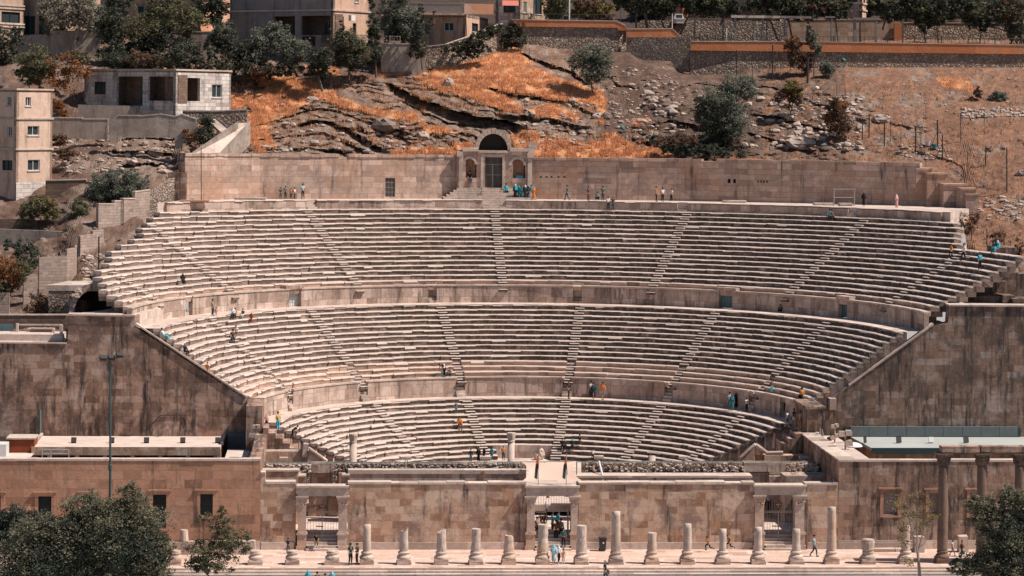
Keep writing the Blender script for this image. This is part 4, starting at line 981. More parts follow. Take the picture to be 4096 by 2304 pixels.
def zone(x, y):
    """0 soil, 1 rock, grass amount"""
    wx = x+22*noise.noise(Vector((x*.02, y*.03, 1))); wy = y+12*noise.noise(Vector((x*.025, y*.04, 7)))
    g = any(inpoly(wx, wy, p) for p in GRASS)
    r = noise.fractal(Vector((x*.008, y*.016, 3)), 1, 2, 4)
    rock = 0
    if 980 < x < 2110 and y > 330: rock = .8+r
    elif 2110 <= x < 2420: rock = .35+r
    elif 2560 < x < 3380 and 320 < y < 660: rock = .55+r
    elif 3380 <= x < 3700 and y > 420: rock = .0+r
    elif x < 980 and 500 < y < 720 and x > 430: rock = .7+r
    elif x >= 3700: rock = -.35+r
    elif x < 430: rock = .1+r
    else: rock = -.1+r
    return g, max(0, min(1, .5+rock))
def disp(x, y):
    g, rk = zone(x, y)
    fold = 26*math.cos((x-1320)/190.0) if 980 < x < 1720 else (x-1700)*-.32 if 1720 <= x < 2100 else 12*math.sin(x/170.0)
    t = ((y+fold)/23.0+1.1*noise.noise(Vector((x*.012, y*.02, 0)))) % 1.0
    wx_ = 1.0 if 980 < x < 1740 else .75 if 1740 <= x < 2110 else .28
    strat = (.75*(1-t) if t > .12 else .75*t/.12)*(.5+.5*rk)*wx_*(.6+.8*noise.noise(Vector((x*.008, y*.012, 11))))*1.3
    fr = noise.fractal(Vector((x*.02, y*.035, 5)), .9, 2.1, 5)
    vor = noise.voronoi(Vector((x*.03+.3*fr, y*.05, 2)))[0][0]
    a = strat*(rk if not g else .15)+(.55 if not g else .2)*fr*(.4+.8*rk)+(.9*(vor-.3)*rk if not g else 0)
    return ledge(x, y)+a*1.0
XS = np.concatenate([np.arange(-900, -60, 60), np.arange(-60, 4160, 7.0), np.arange(4160, 5000, 60)])
def ybot(x):
    return np.interp(x, [-900, 200, 271, 300, 420, 520, 690, 735, 1800, 2150, 3680, 3850, 3900, 4096, 5000], [1384, 1384, 1385, 1300, 1150, 1010, 830, 635, 628, 650, 665, 860, 1200, 1255, 1255])
tv = []; tc = []; NY = 150
for x in XS:
    yb = ybot(x); ys = np.concatenate([np.linspace(yb+6, 160, NY-14), np.linspace(140, -200, 14)])
    x = float(x)
    for y in ys:
        y = float(y)
        Y = Yd0(x, y)
        if y > 150: Y += disp(x, y)
        tv.append(tuple(P(x, y, Y=Y)))
        g, rk = zone(x, y)
        n1 = noise.fractal(Vector((x*.03, y*.05, 9)), .8, 2, 4); n2 = noise.noise(Vector((x*.1, y*.15, 4)))
        soil = Vector((.235, .135, .095)); soil2 = Vector((.15, .095, .075)); rock = Vector((.37, .27, .215)); rock2 = Vector((.20, .13, .10)); gr = Vector((.80, .38, .18)); gr2 = Vector((.58, .27, .13))
        if x > 3050: soil = Vector((.32, .165, .105)); soil2 = Vector((.22, .125, .085))
        c = soil.lerp(soil2, max(0, min(1, .5+n1)))
        rc_ = rock.lerp(rock2, max(0, min(1, .45+.9*n1)))
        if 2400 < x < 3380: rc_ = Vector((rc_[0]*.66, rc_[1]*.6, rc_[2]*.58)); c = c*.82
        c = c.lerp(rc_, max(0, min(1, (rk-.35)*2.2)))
        if 2560 < x < 3040 and y > 430: c = c*.72  # shade under the big bush painted into the ground colour
        if g: c = gr.lerp(gr2, max(0, min(1, .4+n1*.8))).lerp(soil, max(0, min(.8, (n2+n1-.15)*1.6)))
        elif n1+.3*n2 > .28 and x > 3050: c = c.lerp(gr2, .45)
        if y < 150: c = soil2*.6
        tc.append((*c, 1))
tf = []
nx = len(XS)
for i in range(nx-1):
    for k in range(NY-1):
        a = i*NY+k; tf.append((a, a+NY, a+NY+1, a+1))
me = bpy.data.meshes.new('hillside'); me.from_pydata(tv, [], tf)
ca = me.color_attributes.new('pigment_and_shade', 'FLOAT_COLOR', 'POINT'); ca.data.foreach_set('color', np.array(tc, np.float32).ravel())
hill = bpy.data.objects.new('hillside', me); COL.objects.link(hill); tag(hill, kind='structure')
m, n, b = newmat('hill_earth_and_rock'); at_ = nd(n, 'ShaderNodeAttribute', attribute_name='pigment_and_shade'); g = nd(n, 'ShaderNodeNewGeometry').outputs['Position']
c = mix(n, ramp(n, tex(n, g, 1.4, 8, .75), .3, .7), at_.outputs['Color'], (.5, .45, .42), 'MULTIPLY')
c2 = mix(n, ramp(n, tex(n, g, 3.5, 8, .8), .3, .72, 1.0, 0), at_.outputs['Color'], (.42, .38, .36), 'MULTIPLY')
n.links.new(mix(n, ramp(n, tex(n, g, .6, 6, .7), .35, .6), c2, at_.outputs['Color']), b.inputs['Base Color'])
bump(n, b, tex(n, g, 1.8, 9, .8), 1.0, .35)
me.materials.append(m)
# ------------------------------------------------ dry grass (uncountable): tufts of blades rooted on the slope
def grass_patch(name, polys, count, h0, h1, mat, seed=3, cond=None):
    rg = random.Random(seed); V = []; Fc = []
    areas = [(max(p[0] for p in q)-min(p[0] for p in q))*(max(p[1] for p in q)-min(p[1] for p in q)) for q in polys]; tot = sum(areas)
    for q, ar in zip(polys, areas):
        x0, x1 = min(p[0] for p in q), max(p[0] for p in q); y0, y1 = min(p[1] for p in q), max(p[1] for p in q)
        for _ in range(int(count*ar/tot)):
            x, y = rg.uniform(x0, x1), rg.uniform(y0, y1)
            wx = x+22*noise.noise(Vector((x*.02, y*.03, 1))); wy = y+12*noise.noise(Vector((x*.025, y*.04, 7)))
            if not inpoly(wx, wy, q) and not (name == 'dry_grass' and rg.random() < .16): continue
            if noise.noise(Vector((x*.06, y*.09, 2))) < -.2 or noise.noise(Vector((x*.022, y*.035, 12))) < -.22: continue
            c = P(x, y+3, Y=Yd0(x, y)+(disp(x, y))-.05)
            hh = rg.uniform(h0, h1)
            for b_ in range(4):
                a = rg.uniform(0, 6.28); l = rg.uniform(.12, .45)*hh; w_ = rg.uniform(.025, .06)
                ox, oy = rg.uniform(-.25, .25), rg.uniform(-.25, .25); i = len(V)
                ux, uy = math.cos(a+1.57)*w_, math.sin(a+1.57)*w_
                H = hh*rg.uniform(.6, 1.1)
                V += [(c.x+ox-ux, c.y+oy-uy, c.z-.1), (c.x+ox+ux, c.y+oy+uy, c.z-.1), (c.x+ox+math.cos(a)*l+l*.4, c.y+oy+math.sin(a)*l, c.z+H)]
                Fc.append((i, i+1, i+2))
    me = bpy.data.meshes.new(name); me.from_pydata(V, [], Fc); o = bpy.data.objects.new(name, me); COL.objects.link(o); me.materials.append(mat)
    return o
def leafmat(name, c1, c2, rough=.7, trans=.36):
    m, n, b = newmat(name); isl = nd(n, 'ShaderNodeNewGeometry').outputs['Random Per Island']
    g = nd(n, 'ShaderNodeNewGeometry').outputs['Position']
    cc = mix(n, isl, c1, c2); cc = mix(n, ramp(n, tex(n, g, .9, 3), .35, .65, 0, .42), cc, [v*.55 for v in c1])
    n.links.new(cc, b.inputs['Base Color']); b.inputs['Roughness'].default_value = rough
    tr = nd(n, 'ShaderNodeBsdfTranslucent'); n.links.new(cc, tr.inputs['Color'])
    mx = nd(n, 'ShaderNodeMixShader'); mx.inputs[0].default_value = trans
    n.links.new(b.outputs[0], mx.inputs[1]); n.links.new(tr.outputs[0], mx.inputs[2]); n.links.new(mx.outputs[0], n.nodes['Material Output'].inputs[0])
    return m
M['drygrass'] = leafmat('dry_orange_grass', (.92, .51, .28), (.72, .32, .15), .9, .4)
tag(grass_patch('dry_grass', GRASS, 85000, .14, .42, M['drygrass']), 'dry orange grass covering patches of the rocky slope', 'grass', kind='stuff')
M['drybrown'] = leafmat('dry_brown_weeds', (.26, .14, .08), (.17, .11, .075), .9, .2)
tag(grass_patch('dry_weeds', [[(980, 330), (2400, 330), (2400, 630), (980, 600)], [(2420, 330), (3080, 330), (3080, 630), (2420, 630)], [(3080, 330), (3720, 330), (3720, 640), (3080, 640)], [(3700, 280), (4150, 280), (4150, 1000), (3850, 1000), (3800, 640)], [(120, 540), (440, 520), (440, 720), (190, 720)], [(100, 880), (420, 880), (300, 1250), (0, 1250)]], 9000, .15, .5, M['drybrown'], 8), 'sparse brown weeds scattered over the bare slope', 'weeds', kind='stuff')
# ------------------------------------------------ loose stones (uncountable small ones) and big boulders
mb = MB(); rg = random.Random(5)
for x0, x1, y0, y1, nn, s0, s1 in ((2430, 2700, 270, 560, 260, .08, .3), (2560, 3050, 350, 600, 160, .15, .5), (3080, 3450, 390, 600, 220, .15, .5), (3850, 4096, 440, 480, 170, .1, .28), (3350, 4090, 280, 500, 160, .06, .2), (3600, 3800, 580, 640, 60, .1, .3), (3880, 4090, 790, 880, 90, .1, .3), (1050, 1700, 480, 610, 90, .12, .4), (2080, 2350, 390, 590, 110, .12, .4), (190, 440, 540, 700, 160, .1, .3), (440, 740, 560, 700, 60, .2, .5), (330, 420, 1020, 1130, 60, .12, .3), (230, 400, 1120, 1180, 50, .1, .25), (640, 720, 770, 800, 30, .15, .3)):
    for _ in range(nn):
        x, y = rg.uniform(x0, x1), rg.uniform(y0, y1); s = s0+(s1-s0)*rg.random()**2.5
        if s1 > .25 and x > 3850: y = 455+ (x-3850)*-.03+rg.uniform(-18, 18) if y0 == 440 else y
        c = P(x, y, Y=Yd0(x, y)+disp(x, y)); mb.blob((c.x, c.y, c.z+s*.2), s*rg.uniform(.9, 1.6), s, s*rg.uniform(.5, .9), 6, 4, .25, int(x*7+y))
M['rock'] = flat('pale_grey_rock', (.40, .31, .26), .9, .3, 1.5); M['rock_dark'] = flat('brown_rock', (.22, .16, .13), .9, .35, 1.2)
tag(mb.build('loose_stones', M['rock']), 'loose stones strewn over the slope', 'stones', kind='stuff')
for i, (x, y, rx, rz, mt, lab) in enumerate(((1247, 400, 26, 14, 'rock', 'flat-topped pale rock at the crest of the folded ledges'), (1130, 423, 14, 9, 'rock', 'small squarish grey rock in the orange grass at left'), (1540, 500, 50, 32, 'rock_dark', 'brown block of rock hanging over a dark hollow'), (1690, 545, 30, 18, 'rock', 'pale angular boulder left of the arch'), (1795, 340, 24, 30, 'rock', 'grey upright rock in the big orange grass patch'), (1700, 300, 16, 10, 'rock', 'small dark-edged rock at the left edge of the big grass patch'), (2395, 470, 30, 20, 'rock', 'rounded boulder at the foot of the orange grass, centre'), (2290, 540, 20, 14, 'rock', 'low rounded boulder above the grassy strip'), (2425, 470, 22, 22, 'rock_dark', 'brown jagged boulder right of the rounded one'),
        (2034, 200, 18, 6, 'rock', 'flat white stone at the top of the big grass patch'), (2960, 470, 36, 24, 'rock_dark', 'dark boulder beside the big bush on the slope'), (2690, 340, 26, 20, 'rock_dark', 'dark boulder on the brow left of the big bush'), (2660, 420, 30, 26, 'rock_dark', 'cracked dark boulder in the rocky gully'), (3525, 478, 40, 22, 'rock', 'large cracked pale boulder beside the fence posts'), (3235, 525, 24, 18, 'rock', 'blocky pale boulder among the layered rocks'), (3200, 575, 60, 28, 'rock', 'long pale rock shelf above the upper wall'), (3455, 262, 14, 8, 'rock_dark', 'dark round stone below the long orange wall, left one'), (3498, 268, 14, 7, 'rock_dark', 'dark round stone below the long orange wall, right one'), (620, 620, 34, 30, 'rock', 'grey boulder in shade under the ruined wall'), (655, 690, 26, 14, 'rock', 'pale boulder at the top left corner of the upper terrace'), (3600, 612, 20, 12, 'rock_dark', 'brown boulder by the fence on the right slope'), (4085, 700, 24, 22, 'rock_dark', 'dark boulder at the right edge beside the footpath'))):
    d = Yd0(x, y)+disp(x, y); c = P(x, y, Y=d); sc = (d+CD)/F; mb = MB(); mb.blob(tuple(c), rx*sc, rx*sc*.8, rz*sc, 11, 8, .16, 77+i)
    tag(mb.build('boulder', M[mt]), lab, 'boulder')
# footpath on the right slope
mb = MB(); pth = [(3880, 700), (3920, 670), (3990, 690), (4030, 720), (4045, 760), (4020, 800), (3960, 835)]
prev = None
# ================================================================== upper terrace wall with shrine
up = root('terrace_wall', (0, 77, ZK), 'long high ashlar wall behind the top terrace with a shrine gateway in its middle', 'stone wall')
def wz(x, y, Y): return P(x, y, Y=Y)
SEG = [(740, 70.0, 1040, 75.0, 612, 614), (1040, 75.0, 1828, 80.8, 614, 620), (2115, 81.0, 2700, 79.0, 630, 634), (2700, 79.0, 3300, 74.0, 634, 642), (3300, 74.0, 3680, 69.0, 644, 650)]
def wallY(x): return float(np.interp(x, [740, 1040, 1828, 2115, 2700, 3300, 3680, 3900], [70, 75, 80.0, 80.0, 79, 74, 69, 66]))
def kerbY(X): return YC+math.sqrt(max(1, (RK+.7)**2-X*X))
terr = MB(); tp = []
for q in np.linspace(KL-.02, KR+.02, 60): tp.append(((RK+.3)*math.sin(q), YC+(RK+.3)*math.cos(q)))
bk = [(P(3880, 835, Y=62).x, 62.5), (P(3680, 830, Y=69).x, 69.5), (P(3300, 830, Y=74).x, 74.6), (P(2700, 820, Y=79).x, 79.6), (8, 81.8), (-7, 81.8), (P(1040, 800, Y=75).x, 75.7), (P(740, 800, Y=70).x, 70.6), (P(660, 810, Y=64).x, 64)]
terr.slab((tp[::-1]+bk[::-1])[::-1] if False else [*bk, *tp][::1], ZK-2.5, ZK-.015)
tt = terr.build('top_terrace', M['paving'], up)
def wall_run(xa, Ya, xb, Yb, ya, yb, mat, parent, thick=1.0, blocks=True):
    A = P(xa, ya, Y=Ya); B = P(xb, yb, Y=Yb); L = math.hypot(B.x-A.x, Yb-Ya); ang = math.atan2(Yb-Ya, B.x-A.x)
    zt = min(A.z, B.z)-.25
    mb = MB(); ops = []
    if xa == 1040:
        for wx0, wx1, wy0, wy1 in ((1548, 1588, 712, 787),):
            t0 = (P(wx0, 0, Y=Ya+(Yb-Ya)*(wx0-xa)/(xb-xa)).x-A.x)/(B.x-A.x)*L; t1 = (P(wx1, 0, Y=Ya+(Yb-Ya)*(wx1-xa)/(xb-xa)).x-A.x)/(B.x-A.x)*L
            Ym = Ya+(Yb-Ya)*(wx0-xa)/(xb-xa); ops.append((t0, t1, P(wx0, wy1, Y=Ym).z, P(wx0, wy0, Y=Ym).z))
    if xa == 2115:
        for px in (2160, 2183, 2203, 2231, 2255):
            t0 = (px-xa)/(xb-xa)*L; ops.append((t0, t0+.22, P(px, 711, Y=80.6).z, P(px, 705, Y=80.6).z))
    if xa == 2700:
        for px, w_ in ((2913, .32), (2935, .3)):
            t0 = (px-xa)/(xb-xa)*L; ops.append((t0, t0+w_, P(px, 732, Y=77).z, P(px, 716, Y=77).z))
        for px in (3032, 3044, 3056, 3068):
            t0 = (px-xa)/(xb-xa)*L; ops.append((t0, t0+.16, P(px, 731, Y=76).z, P(px, 722, Y=76).z))
    mb.panel((A.x, Ya), ang, L, ZK-.05, zt, thick, ops); o = mb.build('wall', mat, parent)
    if ops:
        mb = MB(); d = Vector((math.cos(ang), math.sin(ang))); n_ = Vector((-math.sin(ang), math.cos(ang)))
        for s0, s1, z0, z1 in ops:
            c = Vector((A.x, Ya))+d*((s0+s1)/2)+n_*.45; mb.obox((c.x, c.y, (z0+z1)/2), (s1-s0)/2+.05, .04, (z1-z0)/2+.05, ang)
        mb.build('hole_back', M['dark'], o)
        if xa == 1040:
            mb = MB()
            for s0, s1, z0, z1 in ops:
                for i in range(7):
                    c = Vector((A.x, Ya))+d*(s0+(s1-s0)*(i+.5)/7)+n_*.12; mb.obox((c.x, c.y, (z0+z1)/2), .02, .02, (z1-z0)/2, ang)
                for i in range(5):
                    c = Vector((A.x, Ya))+d*((s0+s1)/2)+n_*.11; mb.obox((c.x, c.y, z0+(z1-z0)*i/4), (s1-s0)/2, .02, .02, ang)
            mb.build('window_grille', M['bars'], o)
    mb = MB(); s = 0; d = Vector((math.cos(ang), math.sin(ang))); n_ = Vector((-math.sin(ang), math.cos(ang)))
    while s < L-.1:
        e = min(L, s+rs.uniform(.9, 2.2)); c = Vector((A.x, Ya))+d*((s+e)/2)+n_*(thick*.5-.06)
        za = A.z+(B.z-A.z)*(s/L)
        if rs.random() > .04: mb.obox((c.x, c.y+rs.uniform(-.05, .02), (zt+za)/2+rs.uniform(-.05, .03)), (e-s)/2-.012, thick*.5+.02, max(.1, (za-zt)/2), ang)
        s = e
    mb.build('coping', M['upper'], o); return o
for s in SEG: wall_run(s[0], s[1], s[2], s[3], s[4], s[5], M['upper'], up)
# stepped right end of the wall
mb = MB()
for x0, x1, yt in ((3680, 3725, 672), (3725, 3790, 692), (3790, 3866, 735), (3860, 3905, 752), (3880, 3912, 775)):
    Y = 69-(x0-3680)*.03; a = P(x0, yt, Y=Y); b = P(x1, 838, Y=Y); mb.box(a.x-.4, b.x, Y, Y+2.2, ZK-1, a.z-.16); mb.box(a.x-.45, b.x+.1, Y-.1, Y+2.3, a.z-.16, a.z)
mb.build('stepped_end', M['upper'], up)
mb = MB(); a = P(741, 640, Y=69.8); mb.box(a.x-.7, a.x, 69.6, 72, 20, P(741, 650, Y=67.6).z); a = P(720, 690, Y=69.4); mb.box(a.x-1.2, a.x+.7, 68.9, 72, 19, a.z); mb.build('left_return', M['wing'], up)
# shrine
Ysh = 80.2
sh = root('shrine_gateway', (P(1977, 750, Y=Ysh).x, Ysh, ZK), 'small rock-cut shrine front with barred door, two arched niches and a broken round arch above', 'shrine')
ZS = P(1977, 752, Y=Ysh).z
A = P(1828, 612, Y=Ysh); B = P(2115, 612, Y=Ysh)
ox = lambda px: P(px, 700, Y=Ysh).x-A.x
oz = lambda py: P(1977, py, Y=Ysh).z
mb = MB()
ops = [(ox(1940), ox(2016), ZS, oz(628)), (ox(1863), ox(1906), oz(712), oz(636)), (ox(2052), ox(2101), oz(712), oz(636))]
mb.panel((A.x, Ysh), 0, B.x-A.x, ZK-.05, oz(606), 1.3, ops); w_ = mb.build('front_wall', M['upper'], sh)
for i, (a_, b_) in enumerate(((1863, 1906), (2052, 2101))):
    xm = (P(a_, 0, Y=Ysh).x+P(b_, 0, Y=Ysh).x)/2; r0 = (P(b_, 0, Y=Ysh).x-P(a_, 0, Y=Ysh).x)/2; zc = oz(636)-.0
    # fill the square head outside the arch, then arch ring
    mb = MB(); n_ = 10; zs = zc-r0
    for k in range(n_):
        t0, t1 = math.pi*k/n_, math.pi*(k+1)/n_
        for rr0, rr1, yy in ((r0, r0+.28, Ysh-.08),):
            p = [(xm+rr0*math.cos(t0), zs+rr0*math.sin(t0)), (xm+rr1*math.cos(t0), zs+rr1*math.sin(t0)), (xm+rr1*math.cos(t1), zs+rr1*math.sin(t1)), (xm+rr0*math.cos(t1), zs+rr0*math.sin(t1))]
            mb.prism(p[::1], yy, Ysh+.3)
    for s in (-1, 1):
        pts = [(xm+s*r0, zs)]+[(xm+s*r0*math.cos(t), zs+r0*math.sin(t)) for t in np.linspace(.1, math.pi/2, 6)]+[(xm+s*r0, zc)]
        if s > 0: pts = pts[::-1]
        mb.prism(pts, Ysh+.01, Ysh+.35)
    mb.build('niche_arch', M['trim'], sh)
    mb = MB(); mb.box(xm-r0-.1, xm+r0+.1, Ysh+.75, Ysh+.85, oz(712)-.1, zc+.1); mb.build('niche_back', M['facade_brown'], sh)
mb = MB(); xa, xb = P(1940, 0, Y=Ysh).x, P(2016, 0, Y=Ysh).x; mb.box(xa-.2, xb+.2, Ysh+1.2, Ysh+1.25, ZS-.1, oz(620)); mb.build('door_darkness', M['dark'], sh)
mb = MB(); n_ = 16
for i in range(n_+1): x = xa+(xb-xa)*i/n_; mb.box(x-.018, x+.018, Ysh+.3, Ysh+.34, ZS, oz(628))
for z in (ZS+.05, oz(658), oz(700), oz(629)): mb.box(xa, xb, Ysh+.28, Ysh+.36, z-.03, z+.03)
mb.box((xa+xb)/2-.05, (xa+xb)/2+.05, Ysh+.27, Ysh+.37, ZS, oz(658)); mb.build('barred_door', M['bars'], sh)
mb = MB(); t_ = .28
mb.box(xa-t_, xa, Ysh-.1, Ysh+.2, ZS, oz(628)+t_); mb.box(xb, xb+t_, Ysh-.1, Ysh+.2, ZS, oz(628)+t_); mb.box(xa, xb, Ysh-.1, Ysh+.2, oz(628), oz(628)+t_); mb.build('door_frame', M['trim'], sh)
mb = MB()
for x0, x1, y0, y1, e in ((1850, 1912, 592, 606, .25), (2040, 2118, 592, 606, .25), (1828, 1852, 606, 626, .35), (2110, 2136, 612, 632, .35), (1912, 2040, 604, 612, .2)): a = P(x0, y0, Y=Ysh-e); b = P(x1, y1, Y=Ysh-e); mb.box(a.x, b.x, Ysh-e, Ysh+1.3, b.z, a.z, .02)
for x0, x1, y0, y1 in ((2114, 2150, 570, 592), (2112, 2138, 592, 612)): a = P(x0, y0, Y=Ysh); b = P(x1, y1, Y=Ysh); mb.box(a.x, b.x, Ysh-.2, Ysh+.9, b.z, a.z, .06)
mb.build('cornice', M['column'], sh)
mb = MB()
for x0, x1 in ((1836, 1852), (2112, 2128)): a = P(x0, 620, Y=Ysh-.3); b = P(x1, 750, Y=Ysh-.3); mb.box(a.x, b.x, Ysh-.25, Ysh, ZK+.9, a.z)
mb.build('pilaster', M['trim'], sh)
# round arch over it (radial voussoirs), black panel behind painting the vault's shade
ca_ = P(1973, 600, Y=Ysh+1.6); Ro = 2.05; Ri = 1.58; mb = MB(); n_ = 13
for k in range(n_):
    t0, t1 = math.pi*(k+.04)/n_, math.pi*(k+.96)/n_; ro = Ro*rs.uniform(.97, 1.04); sq = 1.12
    mb.prism([(ca_.x+Ri*math.cos(t0), ca_.z+Ri*sq*math.sin(t0)), (ca_.x+ro*math.cos(t0), ca_.z+ro*sq*math.sin(t0)), (ca_.x+ro*math.cos(t1), ca_.z+ro*sq*math.sin(t1)), (ca_.x+Ri*math.cos(t1), ca_.z+Ri*sq*math.sin(t1))], Ysh+1.5, Ysh+2.3+rs.uniform(0, .2))
ar = mb.build('round_arch', M['column'], sh)
mb = MB(); pts = [(ca_.x+1.6*math.cos(t), ca_.z+1.6*1.12*math.sin(t)) for t in np.linspace(0, math.pi, 16)]; mb.prism([(ca_.x+1.62, ca_.z-.3)]+pts+[(ca_.x-1.62, ca_.z-.3)], Ysh+2.2, Ysh+2.4); mb.build('vault_darkness', M['dark'], ar)
mb = MB(); mb.box(A.x, B.x, Ysh+1.3, Ysh+2.2, ZK, oz(602)); mb.build('roof_slab', M['rubble'], sh)
mb = MB()
for i in range(5):
    a = P(1826-(4-i)*14, 800, Y=Ysh); b = P(2130+(4-i)*3, 800, Y=Ysh); mb.box(a.x, b.x, Ysh-.4-.38*(4-i), Ysh+.01, ZK-.02, ZK+(i+1)*(ZS-ZK)/5)
mb.build('front_steps', M['trim'], sh)
# ================================================================== walls on the hillside
def wallthing(name, label, cat, mat, segs, copmat=None, thick=.5, group=None, org=None):
    """segs: (x0,y_top0,x1,y_top1,y_bottom,Y0,Y1)"""
    s0 = segs[0]; o = P(s0[0], s0[4], Y=s0[5])
    r = root(name, tuple(o), label, cat, group); mb = MB(); cb = MB()
    for x0, t0, x1, t1, yb, Y0, Y1 in segs:
        A = P(x0, t0, Y=Y0); B = P(x1, t1, Y=Y1); zb = min(P(x0, yb, Y=Y0).z, P(x1, yb, Y=Y1).z)-(.05 if name == 'parapet' else .8)
        d = Vector((B.x-A.x, Y1-Y0)); n_ = Vector((-d.y, d.x)).normalized()*thick
        q = [(A.x, Y0), (B.x, Y1), (B.x+n_.x, Y1+n_.y), (A.x+n_.x, Y0+n_.y)]; zt = [A.z, B.z, B.z, A.z]
        mb.add([(x, y, zb) for x, y in q]+[(x, y, z) for (x, y), z in zip(q, zt)], [(0,3,2,1),(4,5,6,7),(0,1,5,4),(1,2,6,5),(2,3,7,6),(3,0,4,7)])
        if copmat:
            m_ = n_.normalized()*.05; q = [(A.x-m_.x, Y0-m_.y), (B.x-m_.x, Y1-m_.y), (B.x+n_.x+m_.x, Y1+n_.y+m_.y), (A.x+n_.x+m_.x, Y0+n_.y+m_.y)]
            cb.add([(x, y, z+.003) for (x, y), z in zip(q, zt)]+[(x, y, z+.11) for (x, y), z in zip(q, zt)], [(0,3,2,1),(4,5,6,7),(0,1,5,4),(1,2,6,5),(2,3,7,6),(3,0,4,7)])
    w_ = mb.build('wall', mat, r)
    if copmat: cb.build('coping', copmat, w_)
    return r
M['orange_plaster'] = stone('faded_orange_plaster', (.56, .19, .075), (.50, .165, .065), (.5, .17, .07), (.50, .34, .26), bw=6, rh=3, st=(.55, .75), streak=(.6, .75), ms=.0)
M['grey_plaster'] = stone('grey_cement_plaster', (.38, .30, .25), (.35, .27, .225), (.33, .26, .22), (.22, .17, .145), bw=7, rh=4, st=(.45, .65), streak=(.5, .65), ms=0)
M['block'] = stone('concrete_blocks', (.42, .31, .26), (.38, .28, .23), (.27, .19, .16), (.28, .21, .17), bw=.55, rh=.28, st=(.5, .75), ms=.012)
M['brown_wall'] = stone('brown_block_wall', (.22, .14, .10), (.19, .12, .09), (.12, .08, .06), (.13, .09, .07), bw=.6, rh=.3, st=(.45, .65), ms=.015)
M['white_stone'] = stone('white_dressed_stone', (.66, .58, .53), (.54, .46, .42), (.30, .22, .18), (.42, .36, .33), bw=.75, rh=.42, st=(.55, .75), streak=(.5, .62), streakc=(.17, .14, .13), ms=.022)
M['tan_stone'] = stone('tan_dressed_stone', (.46, .30, .21), (.40, .26, .18), (.30, .2, .14), (.36, .24, .17), bw=1.0, rh=.5, st=(.5, .7), ms=.015, light=(.56, .42, .34))
wallthing('retaining_wall', 'rough fieldstone retaining wall under the orange parapet, the highest length in the centre', 'stone wall', M['fieldstone'], [(2045, 100, 2480, 110, 200, 111, 111), (2480, 112, 2505, 112, 200, 111, 112)], None, 1.0)
wallthing('parapet', 'faded orange plastered parapet, the highest and leftmost length', 'parapet wall', M['orange_plaster'], [(2048, 80, 2470, 86, 104, 110.8, 110.8), (2470, 88, 2503, 104, 120, 110.8, 110.8)], M['trim'], .5)
wallthing('parapet', 'short orange plastered parapet of the middle step', 'parapet wall', M['orange_plaster'], [(2506, 118, 2690, 116, 148, 109.8, 109.8), (2690, 117, 2720, 145, 150, 109.8, 109.8)], M['trim'], .5)
wallthing('retaining_wall', 'fieldstone retaining wall below the short orange parapet', 'stone wall', M['fieldstone'], [(2506, 148, 2762, 150, 260, 110, 108.6)], None, 1.0)
wallthing('parapet', 'long faded orange parapet of the lowest and longest step', 'parapet wall', M['orange_plaster'], [(2765, 167, 3200, 168, 200, 107.8, 107.8), (3200, 168, 4096, 182, 205, 107.8, 107.8), (4096, 182, 4600, 190, 208, 107.8, 107.8)], M['trim'], .5)
wallthing('retaining_wall', 'long fieldstone retaining wall below the longest orange parapet', 'stone wall', M['fieldstone'], [(2762, 200, 2935, 200, 300, 108.2, 108), (2935, 200, 3320, 200, 270, 108, 108), (3320, 200, 4096, 208, 262, 108, 108), (4096, 208, 4600, 212, 262, 108, 108)], None, 1.0)
wallthing('garden_wall', 'tan dressed stone wall behind the pergola posts', 'stone wall', M['tan_stone'], [(3150, 80, 3575, 80, 172, 117, 117)], M['trim'], .4)
wallthing('garden_wall', 'dark fieldstone wall deep behind the left part of the pergola', 'stone wall', M['fieldstone'], [(2560, 80, 3150, 84, 172, 122, 122)], None, .4)
wallthing('garden_wall', 'rough fieldstone wall under the dark pines on the right', 'stone wall', M['fieldstone'], [(3608, 92, 4600, 98, 182, 117, 117)], M['trim'], .4)
wallthing('garden_wall', 'small orange-brown wall end between the two garden walls', 'stone wall', M['orange_plaster'], [(3578, 94, 3612, 94, 172, 116.5, 116.5)], None, .4)
wallthing('garden_wall', 'pale plastered terrace wall under the big round tree', 'plastered wall', M['grey_plaster'], [(1525, 176, 1702, 178, 262, 101, 101)], M['trim'], .4)
wallthing('retaining_wall', 'sloping fieldstone wall half hidden under the ivy hedge', 'stone wall', M['fieldstone'], [(1702, 188, 1790, 178, 262, 101.6, 101.6), (1790, 178, 1900, 140, 240, 101.6, 103), (1900, 140, 2010, 96, 220, 103, 106)], M['trim'], .5)
wallthing('retaining_wall', 'grey plastered wall left of the ruined wall', 'plastered wall', M['grey_plaster'], [(185, 472, 330, 474, 523, 80, 80), (330, 478, 432, 478, 528, 80, 80)], M['trim'], .5)
wallthing('retaining_wall', 'grey wall directly beneath the white stone house', 'plastered wall', M['grey_plaster'], [(312, 418, 520, 424, 476, 86, 86), (520, 430, 705, 452, 478, 86, 85)], None, .5)
wallthing('ruined_wall', 'ruined grey rubble wall with a ragged curved top', 'ruined wall', M['grey_plaster'], [(436, 500, 470, 466, 540, 77.6, 77.6), (470, 464, 560, 464, 520, 77.6, 77.6), (560, 466, 640, 458, 520, 77.6, 77.6), (640, 458, 700, 468, 520, 77.6, 77.6), (700, 468, 730, 458, 560, 77.6, 77.6), (730, 460, 785, 478, 540, 77.6, 77.6)], M['column'], .6)
wallthing('retaining_wall', 'dark brown block wall behind the olive bush', 'block wall', M['brown_wall'], [(182, 724, 345, 720, 800, 69.5, 69.5), (345, 728, 430, 740, 800, 69.5, 69)], M['trim'], .4)
